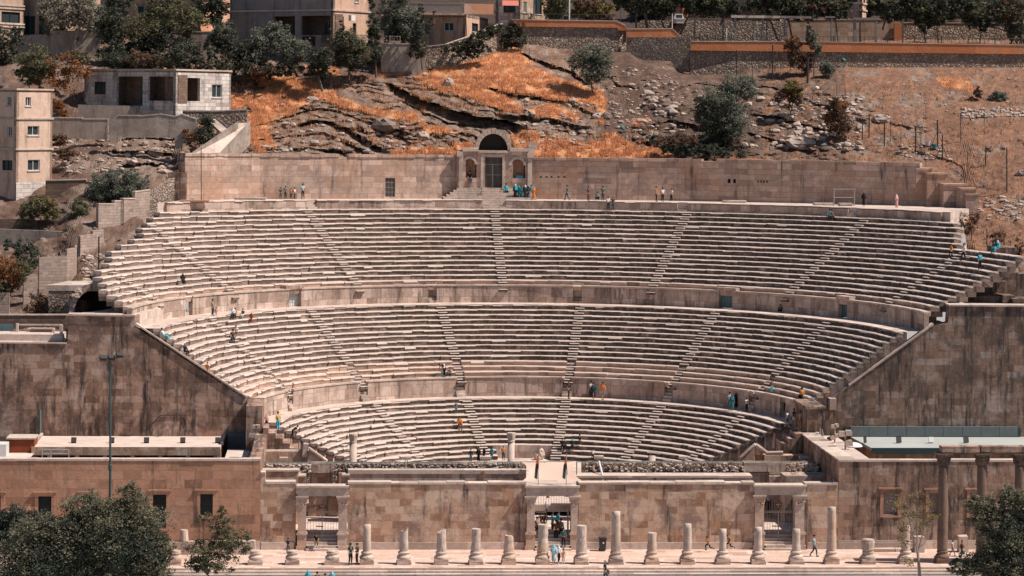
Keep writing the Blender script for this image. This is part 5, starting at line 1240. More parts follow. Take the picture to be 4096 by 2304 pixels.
wallthing('retaining_wall', 'brown wall under the orange-green bush at far left', 'block wall', M['brown_wall'], [(-80, 876, 120, 876, 925, 63, 63), (120, 880, 362, 885, 925, 63, 62)], None, .4)
wallthing('retaining_wall', 'shaded grey-green wall at far left below the brown one', 'plastered wall', M['grey_plaster'], [(-80, 912, 335, 930, 1130, 60, 59)], None, .4)
wallthing('block_wall', 'stepped concrete block wall climbing beside the broken left seats', 'block wall', M['block'], [(394, 818, 458, 818, 930, 58, 59.5), (458, 806, 492, 806, 920, 59.5, 60.5), (492, 796, 540, 796, 900, 60.5, 62), (540, 770, 600, 762, 870, 62, 64.5)], M['trim'], .35)
wallthing('block_wall', 'concrete block panel with braces below the stepped one', 'block wall', M['block'], [(322, 944, 372, 936, 1035, 52, 54), (372, 924, 415, 918, 990, 54, 56)], None, .3)
wallthing('block_wall', 'large concrete block panel above the tunnel mouth at left', 'block wall', M['block'], [(157, 1030, 268, 1023, 1145, 46.5, 47.5), (268, 998, 300, 990, 1130, 47.5, 48.2), (300, 980, 308, 980, 1080, 48.2, 48.5)], None, .3)
wallthing('block_wall', 'narrow block pier left of the large block panel', 'block wall', M['block'], [(95, 1098, 150, 1098, 1210, 44.5, 45)], None, .3)
wallthing('block_wall', 'lowest block wall beside the orange tree', 'block wall', M['block'], [(0, 1172, 38, 1172, 1240, 42, 42), (-120, 1175, 0, 1174, 1240, 42, 42)], None, .3)
wallthing('retaining_wall', 'low brown stone wall behind the flat roofed enclosure', 'stone wall', M['brown_wall'], [(-120, 1262, 268, 1262, 1310, 37.5, 37.5)], M['trim'], .4)
wallthing('rubble_wall', 'pale rubble slope wall at the top left of the seats', 'rubble wall', M['rubble'], [(596, 775, 700, 710, 850, 64.5, 69), (700, 700, 738, 700, 800, 69, 69.5)], None, .5)
# roof enclosure at lower left
r = root('roof_enclosure', tuple(P(100, 1370, Y=32.2)), 'low flat roofed enclosure with pale raised edges and stone planter', 'roof structure')
mb = MB(); a = P(-200, 1357, Y=32.0); b = P(232, 1374, Y=31.9); zb = P(100, 1374, Y=31.9).z
mb.box(P(-300, 1360, Y=32.4).x, P(250, 1360, Y=32.4).x, 32.3, 35.5, zb, P(0, 1338, Y=32.6).z+.05); mb.build('base', M['paving'], r)
mb = MB()
for x0, x1, y0, y1, Y in ((70, 248, 1297, 1303, 36.2), (238, 250, 1300, 1352, 33), (128, 218, 1312, 1316, 34.5), (210, 218, 1314, 1340, 33.6), (-120, 245, 1341, 1350, 33.2), (64, 72, 1294, 1344, 34.6), (70, 140, 1326, 1334, 35.2)):
    a = P(x0, y0, Y=Y); b = P(x1, y1, Y=Y); mb.box(a.x, b.x, Y, Y+.35, b.z-.02, a.z)
mb.build('raised_edges', M['trim'], r)
mb = MB(); a = P(-140, 1296, Y=36.5); b = P(65, 1343, Y=34.2)
mb.slab([(P(-140, 1343, Y=34.2).x, 34.2), (b.x, 34.2), (P(65, 1296, Y=36.5).x, 36.5), (a.x, 36.5)], b.z-.1, b.z); mb.box(a.x, P(65, 0, Y=36.5).x, 36.5, 36.6, b.z, a.z); mb.build('tarpaulin', M['teal_metal'], r)
mb = MB()
for _ in range(60): q = P(rs.uniform(112, 205), rs.uniform(1314, 1332), Y=34.9); mb.blob(tuple(q), .14, .14, .12, 6, 4, .25)
mb.build('planter_stones', M['rock'], r)
# tunnel mouth
tn = root('arched_tunnel', tuple(P(372, 1255, Y=40)), 'dark arched stone tunnel mouth at the left end of the upper walkway', 'tunnel arch')
c = P(374, 1250, Y=40.2); sc = (40.2+CD)/F; rx = 76*sc; rzz = 88*sc
mb = MB(); n_ = 15
for k in range(n_):
    t0, t1 = math.pi*(k+.05)/n_, math.pi*(k+.95)/n_; e = rs.uniform(.42, .62)
    mb.prism([(c.x+rx*math.cos(t0), c.z+rzz*math.sin(t0)), (c.x+(rx+e)*math.cos(t0), c.z+(rzz+e)*math.sin(t0)), (c.x+(rx+e)*math.cos(t1), c.z+(rzz+e)*math.sin(t1)), (c.x+rx*math.cos(t1), c.z+rzz*math.sin(t1))], 40.0+rs.uniform(-.1, .1), 44)
mb.build('arch_ring', M['column'], tn)
mb = MB(); pts = [(c.x+(rx+.1)*math.cos(t), c.z+(rzz+.1)*math.sin(t)) for t in np.linspace(0, math.pi, 16)]; mb.prism([(c.x+rx+.1, c.z-1)]+pts+[(c.x-rx-.1, c.z-1)], 43.2, 43.5); mb.build('tunnel_darkness', M['dark'], tn)
mb = MB(); a = P(274, 1180, Y=40.3); mb.box(a.x-.0, c.x-rx-.02, 40.1, 44, 12, P(290, 1214, Y=40.1).z); mb.box(c.x+rx+.02, c.x+rx+1.0, 40.4, 44, 12, c.z+.3)
mb.build('side_walls', M['rubble'], tn)
mb = MB(); a = P(185, 1144, Y=40.2); b = P(445, 1132, Y=40.2)
pts = [(a.x, a.z-1.4), (a.x, a.z)]+[(x, a.z+(b.z-a.z)*(x-a.x)/(b.x-a.x)+rs.uniform(-.05, .05)) for x in np.linspace(a.x+.5, b.x, 8)]
top = [(c.x+(rx+.35)*math.cos(t), c.z+(rzz+.35)*math.sin(t)) for t in np.linspace(.15, math.pi, 10)]
mb.slab([(a.x, 40.3), (b.x, 40.3), (b.x+1.2, 47), (a.x+1.4, 46)], min(a.z, b.z)-.45, min(a.z, b.z)+.08)
mb.build('roof_slab', M['trim'], tn)
mb = MB(); mb.box(a.x+.2, c.x-rx+.1, 40.35, 45, 12.5, a.z-.5); mb.build('rubble_flank', M['rubble'], tn)
mb = MB(); q = P(303, 1184, Y=39.9); mb.blob((q.x, 40.0, q.z), .42, .35, .3, 9, 6, .15, 3); mb.blob((q.x+.25, 40.1, q.z+.4), .4, .35, .35, 9, 6, .15, 9); mb.build('loose_blocks', M['column'], tn)
# slanting ramp and stairs on the left slope
r = root('ramp', tuple(P(800, 612, Y=74.5)), 'pale concrete ramp with low walls climbing the left slope', 'ramp')
mb = MB()
def qbar(mb, a, b, w_, y0, y1):
    mb.add([(a.x, a.y+y0, a.z-w_), (b.x, b.y+y0, b.z-w_), (b.x, b.y+y1, b.z-w_), (a.x, a.y+y1, a.z-w_), (a.x, a.y+y0, a.z), (b.x, b.y+y0, b.z), (b.x, b.y+y1, b.z), (a.x, a.y+y1, a.z)], [(0,3,2,1),(4,5,6,7),(0,1,5,4),(1,2,6,5),(2,3,7,6),(3,0,4,7)])
a, b = P(770, 608, Y=73.5), P(952, 484, Y=79); qbar(mb, a, b, .75, 0, .3)
a, b = P(880, 610, Y=74.5), P(1002, 480, Y=80.5); qbar(mb, a, b, 2.6, 0, .3)
mb.build('side_wall', M['grey_plaster'], r)
mb = MB(); mb.add([tuple(P(775, 612, Y=73.8)), tuple(P(880, 615, Y=74.8)), tuple(P(1002, 490, Y=80.8)), tuple(P(950, 492, Y=79.2))], [(0, 1, 2, 3)]); mb.build('ramp_surface', M['trim'], r)
mb = MB(); a, b = P(834, 482, Y=80), P(886, 530, Y=77); qbar(mb, a, b, .3, 0, .25); a, b = P(858, 464, Y=81), P(916, 512, Y=78); qbar(mb, a, b, .3, 0, .25); mb.add([tuple(P(836, 488, Y=80.2)), tuple(P(884, 534, Y=77.3)), tuple(P(914, 518, Y=78)), tuple(P(860, 470, Y=81))], [(0, 1, 2, 3)]); mb.build('upper_flight', M['trim'], r)
# low dark box structure by the ramp
wallthing('retaining_wall', 'short dark stone wall under the orange grass beside the ramp', 'stone wall', M['fieldstone'], [(730, 445, 865, 446, 470, 84, 84), (865, 446, 990, 440, 505, 84, 84)], M['trim'], .4)
# ================================================================== houses
M['plaster_tan'] = flat('tan_plaster', (.48, .33, .23), .9, .08, .6); M['plaster_pink'] = flat('pink_tan_plaster', (.60, .38, .27), .9, .10, .7)
M['plaster_peel'] = stone('peeling_orange_plaster', (.62, .28, .15), (.58, .26, .14), (.5, .3, .2), (.62, .46, .38), bw=5, rh=3, st=(.48, .58), ms=0)
M['plaster_cream'] = flat('cream_plaster', (.62, .43, .33), .9, .06, .5)
def plaster(nm, c, s=.7): return stone(nm, c, [v*.93 for v in c], [v*.95 for v in c], [v*s for v in c], bw=9, rh=9, st=(.46, .66), streak=(.5, .62), streakc=[v*.5 for v in c], ms=0)
M['plaster_grey'] = plaster('grey_plaster', (.31, .27, .245)); M['plaster_tan'] = plaster('tan_plaster', (.46, .32, .23)); M['plaster_pink'] = plaster('pink_tan_plaster', (.61, .39, .28), .85); M['plaster_cream'] = plaster('cream_plaster', (.62, .43, .33), .88)
M['awning'] = flat('red_awning', (.50, .16, .11), .7, .1); M['tealpaint'] = flat('teal_paint', (.05, .20, .21), .6, .1); M['white_paint'] = flat('white_paint', (.72, .68, .64), .6, .05)
def house(name, label, corner, ybase, ytop, Y, alpha, xl, xr, wm, wops=(), rops=(), th=.35, parapet=.0, roofm=None, deep=None, wmr=None, cat='house', slabs=()):
    """corner: px of the nearest vertical edge; left face turned away by alpha degrees, right face by 90-alpha"""
    al = R_(alpha); c = P(corner, ybase, Y=Y); zt = P(corner, ytop, Y=Y).z; zb = c.z-1.5
    L1 = (c.x-P(xl, ybase, Y=Y).x)/math.cos(al); L2 = (P(xr, ybase, Y=Y).x-c.x)/math.sin(al)
    if deep: L2b = deep
    o1 = Vector((c.x-L1*math.cos(al), Y+L1*math.sin(al), 0)); r = root(name, (c.x, Y, c.z), label, cat)
    def opl(q):
        x0, x1, y0, y1 = q[:4]; return ((x0-xl)/(corner-xl)*L1, (x1-xl)/(corner-xl)*L1, P(corner, y1, Y=Y).z, P(corner, y0, Y=Y).z)
    def opr(q):
        x0, x1, y0, y1 = q[:4]; return ((x0-corner)/(xr-corner)*L2, (x1-corner)/(xr-corner)*L2, P(corner, y1, Y=Y).z, P(corner, y0, Y=Y).z)
    faces = ((o1, -al, L1, [(opl(q), q) for q in wops], wm), (Vector((c.x, Y, 0)), math.pi/2-al, L2, [(opr(q), q) for q in rops], wmr or wm))
    for o, ang, L, ops, mt in faces:
        mb = MB(); mb.panel((o.x, o.y), ang, L, zb, zt, th, [q[0] for q in ops]); w_ = mb.build('wall', mt, r)
        d = Vector((math.cos(ang), math.sin(ang), 0)); n_ = Vector((-math.sin(ang), math.cos(ang), 0))
        def bx(mb, s0, s1, t0, t1, z0, z1):
            cc = o+d*((s0+s1)/2)+n_*((t0+t1)/2); mb.obox((cc.x, cc.y, (z0+z1)/2), abs(s1-s0)/2, abs(t1-t0)/2, (z1-z0)/2, ang)
        for (s0, s1, z0, z1), q in ops:
            kind = q[4] if len(q) > 4 else 'win'
            if kind == 'porch':
                mb = MB(); bx(mb, s0-.3, s1+.3, 1.9, 2.0, z0-.2, z1+.2); bx(mb, s0-.4, s0-.3, .36, 1.9, z0-.2, z1+.2); bx(mb, s1+.3, s1+.4, .36, 1.9, z0-.2, z1+.2); bx(mb, s0-.3, s1+.3, .36, 1.9, z1+.05, z1+.15); bx(mb, s0-.3, s1+.3, .36, 1.9, z0-.15, z0-.05)
                p_ = mb.build('porch', M['brown_wall'], r); mb = MB(); m_ = (s0+s1)/2; bx(mb, m_-.05, m_+.7, 1.84, 1.88, z0+.2 if q[5:] else z0+.9, z1-.7); mb.build('window', M['glass'], p_); continue  # porch shade put into the colour: inner walls take the dark brown
            mb = MB(); t_ = .07
            bx(mb, s0, s0+t_, .1, .2, z0, z1); bx(mb, s1-t_, s1, .1, .2, z0, z1); bx(mb, s0+t_, s1-t_, .1, .2, z1-t_, z1); bx(mb, s0+t_, s1-t_, .1, .2, z0, z0+t_); bx(mb, (s0+s1)/2-.03, (s0+s1)/2+.03, .12, .19, z0+t_, z1-t_)
            fr = mb.build('door' if kind == 'door' else 'window', M[{'win': 'white_metal', 'teal': 'tealpaint', 'door': 'white_paint', 'dark': 'dark_iron'}[kind]], r)
            mb = MB(); bx(mb, s0+t_, s1-t_, .2, .24, z0+t_, z1-t_); mb.build('pane', M['white_paint'] if kind == 'door' else M['glass'], fr)
            if kind != 'door': mb = MB(); bx(mb, s0-.1, s1+.1, -.08, .1, z0-.1, z0-.01); mb.build('sill', M['trim'], fr)
    # back faces and roof
    o2 = Vector((c.x, Y, 0))+Vector((math.sin(al), math.cos(al), 0))*L2; o3 = o2-Vector((math.cos(al), -math.sin(al), 0))*L1
    mb = MB(); mb.slab([(q.x, q.y) for q in (o1, o2*0+Vector((c.x, Y, 0)), o2, o3)], zt-.35, zt-.02); rf = mb.build('roof', roofm or M['trim'], r)
    mb = MB()
    for a_, b_ in ((o2, o3), (o3, o1)):
        d_ = (b_-a_); mb.panel((a_.x, a_.y), math.atan2(d_.y, d_.x), d_.length, zb, zt, .3)
    mb.build('rear_wall', wm, r)
    for ys in slabs:
        z = P(corner, ys, Y=Y).z; mb = MB()
        for o, ang, L in ((o1, -al, L1), (Vector((c.x, Y, 0)), math.pi/2-al, L2)):
            d = Vector((math.cos(ang), math.sin(ang), 0)); n_ = Vector((-math.sin(ang), math.cos(ang), 0)); cc = o+d*(L/2)-n_*.06; mb.obox((cc.x, cc.y, z), L/2+.1, .08, .09, ang)
        mb.build('string_course', M['trim'] if ys > ytop+5 else M['column'], r)
    return r, o1, al, L1, L2, c, zt
house('apartment_house', 'cream three-storey block with small barred windows at the left edge', 62, 868, 354, 69.5, 38, -260, 188, M['plaster_cream'], [(18, 38, 386, 424), (22, 42, 506, 545), (0, 46, 642, 682, 'dark')], [(93, 112, 388, 424), (101, 142, 504, 542), (103, 145, 640, 684)], slabs=(357, 474, 597), roofm=M['plaster_tan'])
house('apartment_house_base', 'white stone base storey of the cream block at the left edge', 62, 870, 729, 69.3, 38, -262, 186, M['plaster_tan'], [(28, 46, 805, 858)], [], wmr=M['white_stone']) if False else None
mb = MB()
hc = P(62, 870, Y=69.4); al = R_(38); L2 = (P(187, 870, Y=69.4).x-hc.x)/math.sin(al)
d = Vector((math.sin(al), math.cos(al), 0)); cc = Vector((hc.x, 69.4, 0))+d*(L2/2)-Vector((-math.cos(al), math.sin(al), 0))*.0
mb.panel((hc.x+.05, 69.36), math.pi/2-al, L2, P(62, 900, Y=69).z, P(62, 730, Y=69.4).z, .03); o = mb.build('stone_facing', M['white_stone'], [q for q in bpy.data.objects if q.name == 'apartment_house'][0])
hs, *_ = house('stone_house', 'single storey white stone house with three open porches on the left slope', 702, 470, 276, 84.0, 36, 308, 910, M['white_stone'], [(352, 402, 328, 380, 'dark'), (450, 562, 306, 424, 'porch', 1), (584, 692, 306, 404, 'porch')], [(722, 792, 310, 404, 'porch'), (838, 877, 335, 388)], slabs=(279,))
house('town_house', 'large two-storey house with a shaded porch side and a peach sunlit side', 1331, 240, -150, 104, 35, 905, 1480, M['plaster_grey'], [(1090, 1176, 63, 140, 'porch', 1), (1200, 1322, 62, 140, 'porch', 1)], [(1342, 1374, 64, 150, 'door'), (1410, 1424, 88, 142, 'dark'), (1418, 1434, -20, 3, 'win')], wmr=M['plaster_pink'], slabs=(40,))
# extras on the town house
th_ = [q for q in bpy.data.objects if q.name == 'town_house'][0]
q = P(1408, 72, Y=104.9); mb = MB(); mb.obox((q.x, q.y, q.z), .42, .2, .32, R_(55)); mb.build('air_conditioner', M['white_paint'], th_)
mb = MB(); a = P(1338, 176, Y=103.4); b = P(1475, 176, Y=103.6)
for x in np.linspace(a.x, b.x, 34): mb.box(x-.02, x+.02, 103.4, 103.45, a.z, P(1338, 139, Y=103.4).z)
for yy in (139, 174): z = P(1338, yy, Y=103.4).z; mb.box(a.x, b.x, 103.38, 103.47, z-.03, z+.03)
mb.build('balcony_rail', M['bars'], th_)
mb = MB(); mb.box(a.x-.2, b.x+.6, 103.3, 106, a.z-1.8, a.z); mb.build('balcony', M['plaster_pink'], th_)
mb = MB()
for x0, x1, y0, y1 in ((1207, 1265, 144, 182), (1286, 1318, 140, 170)): a = P(x0, y0, Y=103.6); b = P(x1, y1, Y=103.6); mb.box(a.x, b.x, 104.2-(x0-1331)*.018-1.0, 104.2-(x0-1331)*.018-.95, b.z, a.z)
mb.build('hung_blanket', M['dark'], th_)
r, *_ = house('town_house', 'low pink house with a railed roof terrace and orange top band', 1862, 190, 58, 106, 14, 1720, 1976, M['plaster_pink'], [(1776, 1815, 90, 124, 'win'), (1690, 1730, 130, 178, 'dark')][:1], [(1893, 1925, 87, 121, 'dark')])
mb = MB(); a = P(1858, 14, Y=105.6); b = P(1974, 14, Y=106.6); mb.panel((a.x, 105.7), R_(6), b.x-a.x, P(1858, 56, Y=105.6).z, a.z, .25); mb.build('parapet_band', M['plaster_peel'], r)
mb = MB(); a = P(1640, 50, Y=105.2); b = P(1858, 50, Y=105.2); mb.box(a.x, b.x, 105.0, 106.6, a.z-.25, a.z); sl = mb.build('terrace_edge', M['plaster_pink'], r)
mb = MB(); zt = P(1700, 12, Y=105.1).z
for x in np.linspace(a.x, b.x-.4, 60): mb.box(x-.025, x+.025, 105.1, 105.16, a.z, zt)
mb.box(a.x, b.x, 105.05, 105.2, zt-.05, zt+.05); mb.build('terrace_rail', M['bars'], sl)
mb = MB(); a = P(1640, 200, Y=106.3); b = P(1735, 40, Y=106.3); mb.box(a.x, b.x, 106.6, 109, a.z-1, P(1700, 52, Y=106).z); mb.build('shaded_wing', M['plaster_grey'], r)
r, *_ = house('town_house', 'stone house with a small red awning over its balcony', 2080, 90, -150, 113, 30, 1985, 2230, M['white_stone'], [(2015, 2062, 18, 50, 'dark')], [(2095, 2110, 5, 50, 'win'), (2140, 2180, -20, 50, 'dark')], wmr=M['tan_stone'])
mb = MB(); a = P(2008, 22, Y=110.5); b = P(2075, 2, Y=111.8); mb.add([(a.x, 110.3, a.z), (P(2075, 22, Y=110.3).x, 110.3, a.z), (b.x, 112, b.z), (P(2010, 2, Y=112).x, 112, b.z)], [(0, 1, 2, 3)]); mb.build('awning', M['awning'], r)
mb = MB(); a = P(2050, 77, Y=110.3); b = P(2115, 77, Y=110.3)
for x in np.linspace(a.x, b.x, 16): mb.box(x-.02, x+.02, 110.3, 110.35, a.z, P(2050, 52, Y=110.3).z)
mb.box(a.x, b.x, 110.27, 110.38, P(2050, 52, Y=110.3).z-.04, P(2050, 52, Y=110.3).z); mb.build('balcony_rail', M['dark_iron'], r)
house('town_house', 'house with white balconies at the top left corner', -20, 200, -150, 108, 30, -300, 75, M['plaster_tan'], [], [(0, 62, 44, 88, 'dark')], wmr=M['plaster_tan'], slabs=(18, 30, 92, 104))
house('town_house', 'dull brown house behind the trees at top left with a teal door', 190, 170, -150, 112, 40, 70, 470, M['plaster_grey'], [(84, 134, 62, 138, 'teal'), (150, 180, 62, 138, 'dark')], [(330, 350, -20, 5, 'dark'), (440, 458, -20, 10, 'dark')], wmr=M['plaster_tan'])
house('town_house', 'tan house at top left with a teal framed window', 800, 170, -150, 116, 12, 456, 906, M['plaster_tan'], [(546, 570, 25, 65, 'teal')], [], wmr=M['plaster_peel'])
house('town_house', 'yellow-orange house glimpsed between the pine trunks', 2730, 90, -150, 128, 20, 2660, 2800, M['plaster_peel'], [], [])
house('town_house', 'pale house behind the pines at upper right', 3120, 72, -150, 130, 15, 2960, 3175, M['plaster_tan'], [(3090, 3120, 15, 32, 'teal')], [])
r, *_ = house('tower_house', 'sunlit pinkish tower house with two recessed windows and moulded base', 3448, 100, -150, 121, 20, 3385, 3486, M['plaster_pink'], [(3396, 3430, -20, 9, 'dark')], [(3458, 3474, -20, 12, 'dark')], slabs=(14, 40))
house('town_house', 'orange lit house far behind the pines near the right edge', 3860, 110, -150, 135, 20, 3790, 3900, M['plaster_pink'], [], [])
wallthing('garden_wall', 'grey garden wall in shade below the dull brown house', 'plastered wall', M['grey_plaster'], [(60, 140, 200, 140, 270, 104, 104), (200, 122, 400, 122, 270, 104, 104)], None, .4)
wallthing('garden_wall', 'pale garden wall piece by the picket gate', 'plastered wall', M['grey_plaster'], [(735, 130, 845, 128, 205, 103, 103)], M['trim'], .3)
# ------------------------------------------------ fences, rails, pergola
def railing(name, label, x0, x1, y0b, y1b, h, Y0, Y1, mat, sp=.35, posts=None, cat='railing', lattice=False):
    a = P(x0, y0b, Y=Y0); b = P(x1, y1b, Y=Y1); r = root(name, tuple(a), label, cat); L = (b-a).length; n_ = int(L/sp)
    mb = MB()
    for i in range(n_+1):
        p = a.lerp(b, i/max(1, n_)); mb.box(p.x-.018, p.x+.018, p.y-.018, p.y+.018, p.z, p.z+h)
    for dz in (.06, h): mb.tube([a+Vector((0, 0, dz)), b+Vector((0, 0, dz))], .028, 4)
    if lattice:
        for i in range(n_):
            p = a.lerp(b, i/n_); q = a.lerp(b, (i+1)/n_); mb.tube([p+Vector((0, 0, .1)), q+Vector((0, 0, h-.1))], .02, 4); mb.tube([p+Vector((0, 0, h-.1)), q+Vector((0, 0, .1))], .02, 4)
    mb.build('bars', mat, r)
    if posts:
        for i in range(posts+1):
            p = a.lerp(b, i/posts); mb = MB(); mb.box(p.x-.06, p.x+.06, p.y-.06, p.y+.06, p.z-.2, p.z+h+.08); mb.build('post', mat, r)
    return r
railing('railing', 'dark lattice iron railing left of the pergola above the orange parapet', 2766, 2925, 166, 167, .75, 107.9, 107.9, M['dark_iron'], .3, 5, lattice=True)
railing('railing', 'long thin dark iron railing in front of the tan stone wall and pines', 3010, 4300, 168, 182, .75, 108.4, 108.4, M['dark_iron'], .5, 12)
railing('railing', 'thin dark railing on the highest orange parapet', 2060, 2440, 80, 84, .75, 111.3, 111.3, M['dark_iron'], .5, 6)
railing('picket_gate', 'small brown picket gate by the pale garden wall', 768, 830, 198, 198, .85, 101, 101, M['dark_iron'], .22, 2, 'gate')
railing('railing', 'thin railing on the terrace wall under the round tree', 1480, 1600, 175, 177, .9, 101.2, 101.2, M['bars'], .3, 3)
pg = root('pergola', tuple(P(2940, 168, Y=111)), 'grey pergola frame of tall square posts carrying pale beams', 'pergola')
M['pergola'] = flat('pergola_grey', (.22, .19, .18), .7, .1)
for x, yt, w_, Y, zb in ((2780, 70, .16, 113, 168), (2893, 72, .14, 113, 168), (2942, 60, .26, 110.5, 168), (3052, 60, .24, 110.5, 168), (3140, 62, .22, 110.5, 168), (3068, 80, .14, 114, 168), (3327, 66, .24, 110.5, 170), (3342, 78, .14, 114, 168), (3420, 70, .3, 110.5, 170), (3441, 78, .18, 114, 170), (3505, 70, .26, 110.5, 170), (3612, 76, .18, 111.5, 172)):
    a = P(x, yt, Y=Y); mb = MB(); mb.box(a.x-w_/2, a.x+w_/2, Y, Y+w_, P(x, zb, Y=Y).z-.5, a.z); mb.build('post', M['pergola'], pg)
for x0, x1, y, Y, t_ in ((2925, 3245, 62, 110.4, .26), (3300, 3340, 66, 110.4, .15), (3412, 3512, 71, 110.4, .2), (2766, 2930, 72, 113, .2)):
    a = P(x0, y, Y=Y); b = P(x1, y+1, Y=Y); mb = MB(); mb.box(a.x, b.x, Y-.1, Y+.3, a.z-t_, a.z+.03); mb.build('beam', M['trim'] if x0 < 3000 else M['pergola'], pg)
mb = MB(); a = P(2925, 64, Y=110.6); b = P(3240, 64, Y=110.6); mb.box(a.x, b.x, 110.7, 114.5, a.z-.1, a.z-.02); mb.build('canopy', M['pergola'], pg)
# poles and a bin on the terrace
for x, yt, yb, Y, w_, mt, lab in ((2278, -60, 82, 112, .16, 'white_metal', 'thick pale lamp pole rising behind the highest parapet'), (2138, 18, 80, 112, .08, 'teal_metal', 'thin teal pole left of the thick pale pole'), (2483, 15, 84, 112, .08, 'teal_metal', 'thin pole right of the white lamp pole'), (2689, 55, 116, 110.4, .09, 'white_metal', 'white pipe post at the end of the middle parapet'), (2906, 112, 168, 109, .12, 'white_metal', 'short pale post by the lattice railing'), (3018, 110, 168, 109, .08, 'teal_metal', 'thin short post in front of the pergola')):
    a = P(x, yt, Y=Y); mb = MB(); mb.tube([(a.x, Y, P(x, yb, Y=Y).z-.4), (a.x, Y, a.z)], w_/2*1.2, 8); mb.lathe([(w_*.7, 0), (w_*.7, .08)], (a.x, Y, P(x, yb, Y=Y).z-.02), 8); tag(mb.build('pole', M[mt]), lab, 'pole')
# pickup truck with its tailgate towards us
tk = root('pickup_truck', tuple(P(2715, 96, Y=120)), 'white pickup truck seen from behind between the pine trunks', 'pickup truck')
a = P(2700, 73, Y=120); b = P(2748, 96, Y=120); w_ = b.x-a.x
mb = MB(); mb.box(a.x, b.x, 120, 123.5, b.z+.1, a.z); mb.build('cargo_bed', M['white_paint'], tk)
mb = MB(); mb.prism([(a.x+.1, a.z), (b.x-.1, a.z), (b.x-.3, a.z+.62), (a.x+.3, a.z+.62)], 121.9, 124.2); cb = mb.build('cab', M['white_paint'], tk)
mb = MB(); mb.box(a.x+.35, b.x-.35, 121.86, 121.89, a.z+.1, a.z+.5); mb.build('rear_window', M['glass'], cb)
for s in (a.x+.12, b.x-.12):
    mb = MB(); mb.box(s-.08, s+.08, 119.96, 119.999, a.z-.5, a.z-.15); mb.build('tail_light', M['awning'], tk)
    mb = MB(); mb.tube([(s-.1, 121, b.z+.05), (s+.1, 121, b.z+.05)], .34, 14); mb.build('wheel', M['dark'], tk)
c = bpy.data.curves.new('lettering', 'FONT'); c.body = 'TOYOTA'; c.size = .34; c.align_x = 'CENTER'; c.align_y = 'CENTER'; c.extrude = .004
t = bpy.data.objects.new('lettering', c); COL.objects.link(t); dg = bpy.context.evaluated_depsgraph_get(); me = bpy.data.meshes.new_from_object(t.evaluated_get(dg)); bpy.data.objects.remove(t)
t = bpy.data.objects.new('lettering', me); COL.objects.link(t); me.materials.clear(); me.materials.append(M['dark_iron']); t.parent = tk; t.location = ((a.x+b.x)/2-tk.location.x, 119.985-120, (a.z+b.z)/2-tk.location.z+.1); t.rotation_euler = (math.pi/2, 0, 0)
# fence posts on the slopes
FP = [(2117, 192, 232, .07, 0), (2948, 200, 300, .13, 0), (3010, 262, 312, .06, 0), (3090, 180, 320, .16, 1), (3098, 262, 322, .05, 0), (3230, 230, 332, .26, 0), (3348, 340, 390, .06, 0), (3450, 470, 556, .12, 0), (3476, 455, 550, .13, 0), (3537, 490, 585, .14, 0), (3562, 470, 562, .07, 0), (3605, 525, 600, .07, 0), (3663, 505, 598, .15, 0), (3684, 520, 610, .07, 0), (3751, 480, 585, .16, 1), (3769, 540, 632, .15, 1), (3843, 455, 566, .08, 0), (3937, 435, 540, .06, 0), (4040, 405, 500, .05, 0), (3828, 625, 670, .05, 0), (3872, 605, 690, .07, 0), (3942, 585, 664, .13, 0), (4028, 590, 770, .13, 0), (3860, 760, 845, .15, 0), (3886, 905, 962, .10, 0), (3948, 915, 985, .09, 0), (4015, 930, 992, .12, 0), (3842, 835, 880, .06, 0),
      (1130, 330, 395, .04, 0), (1212, 320, 368, .03, 0), (980, 435, 500, .12, 0), (395, 945, 1080, .14, 0), (492, 796, 900, .1, 0), (806, 590, 838, .08, 0)]
names = {}
for i, (x, yt, yb, w_, brace) in enumerate(FP):
    Yb = Yd0(x, yb) if x not in (806,) else 66.9
    a = P(x, yt, Y=Yb); b = P(x, yb, Y=Yb); mb = MB(); mb.tube([(b.x, Yb, b.z-1.2), (a.x+rs.uniform(-.05, .05), Yb, a.z)], w_/2, 6)
    r = root('fence_post', (b.x, Yb, b.z), 'thin rusty fence post on the hillside', 'fence post', 'rusty fence posts scattered over the hillside')
    mb.build('post', M['dark_iron'] if x != 980 else M['column'], r)
    if brace:
        mb = MB(); mb.tube([(a.x, Yb, (a.z*.6+b.z*.4)), (b.x-.9, Yb-.2, b.z-.3)], .035, 5); mb.tube([(a.x, Yb, (a.z*.6+b.z*.4)), (b.x+.8, Yb+.3, b.z-.3)], .03, 5); mb.build('brace', M['dark_iron'], r)
        mb = MB(); mb.tube([(a.x, Yb, a.z), (a.x+.18, Yb-.1, a.z+.25)], .04, 5); mb.build('bent_top', M['white_metal'], r)
# small litter
for x, y, c, lab in ((3268, 352, 'white_paint', 'crumpled white rag on the brown slope right of the orange shrub'), (3712, 572, 'white_paint', 'white bucket on the right slope by the braced post'), (3738, 585, 'tealpaint', 'teal plastic sheet lying right of the white bucket'), (2491, 512, 'tealpaint', 'tiny turquoise bottle in the gully left of the big bush'), (3375, 240, 'tealpaint', 'teal plastic bag against the long fieldstone wall')):
    q = P(x, y, Y=Yd0(x, y)-.6 if y != 240 else 107.6); mb = MB()
    if 'bucket' in lab: mb.lathe([(.22, -.3), (.3, .2), (.32, .22), (.26, .2)], tuple(q), 12)
    else: mb.blob(tuple(q), .3, .2, .22, 7, 5, .35, 3)
    tag(mb.build({'bucket': 'bucket'}.get('bucket' if 'bucket' in lab else '', 'litter'), M[c]), lab, 'litter' if 'bucket' not in lab else 'bucket')
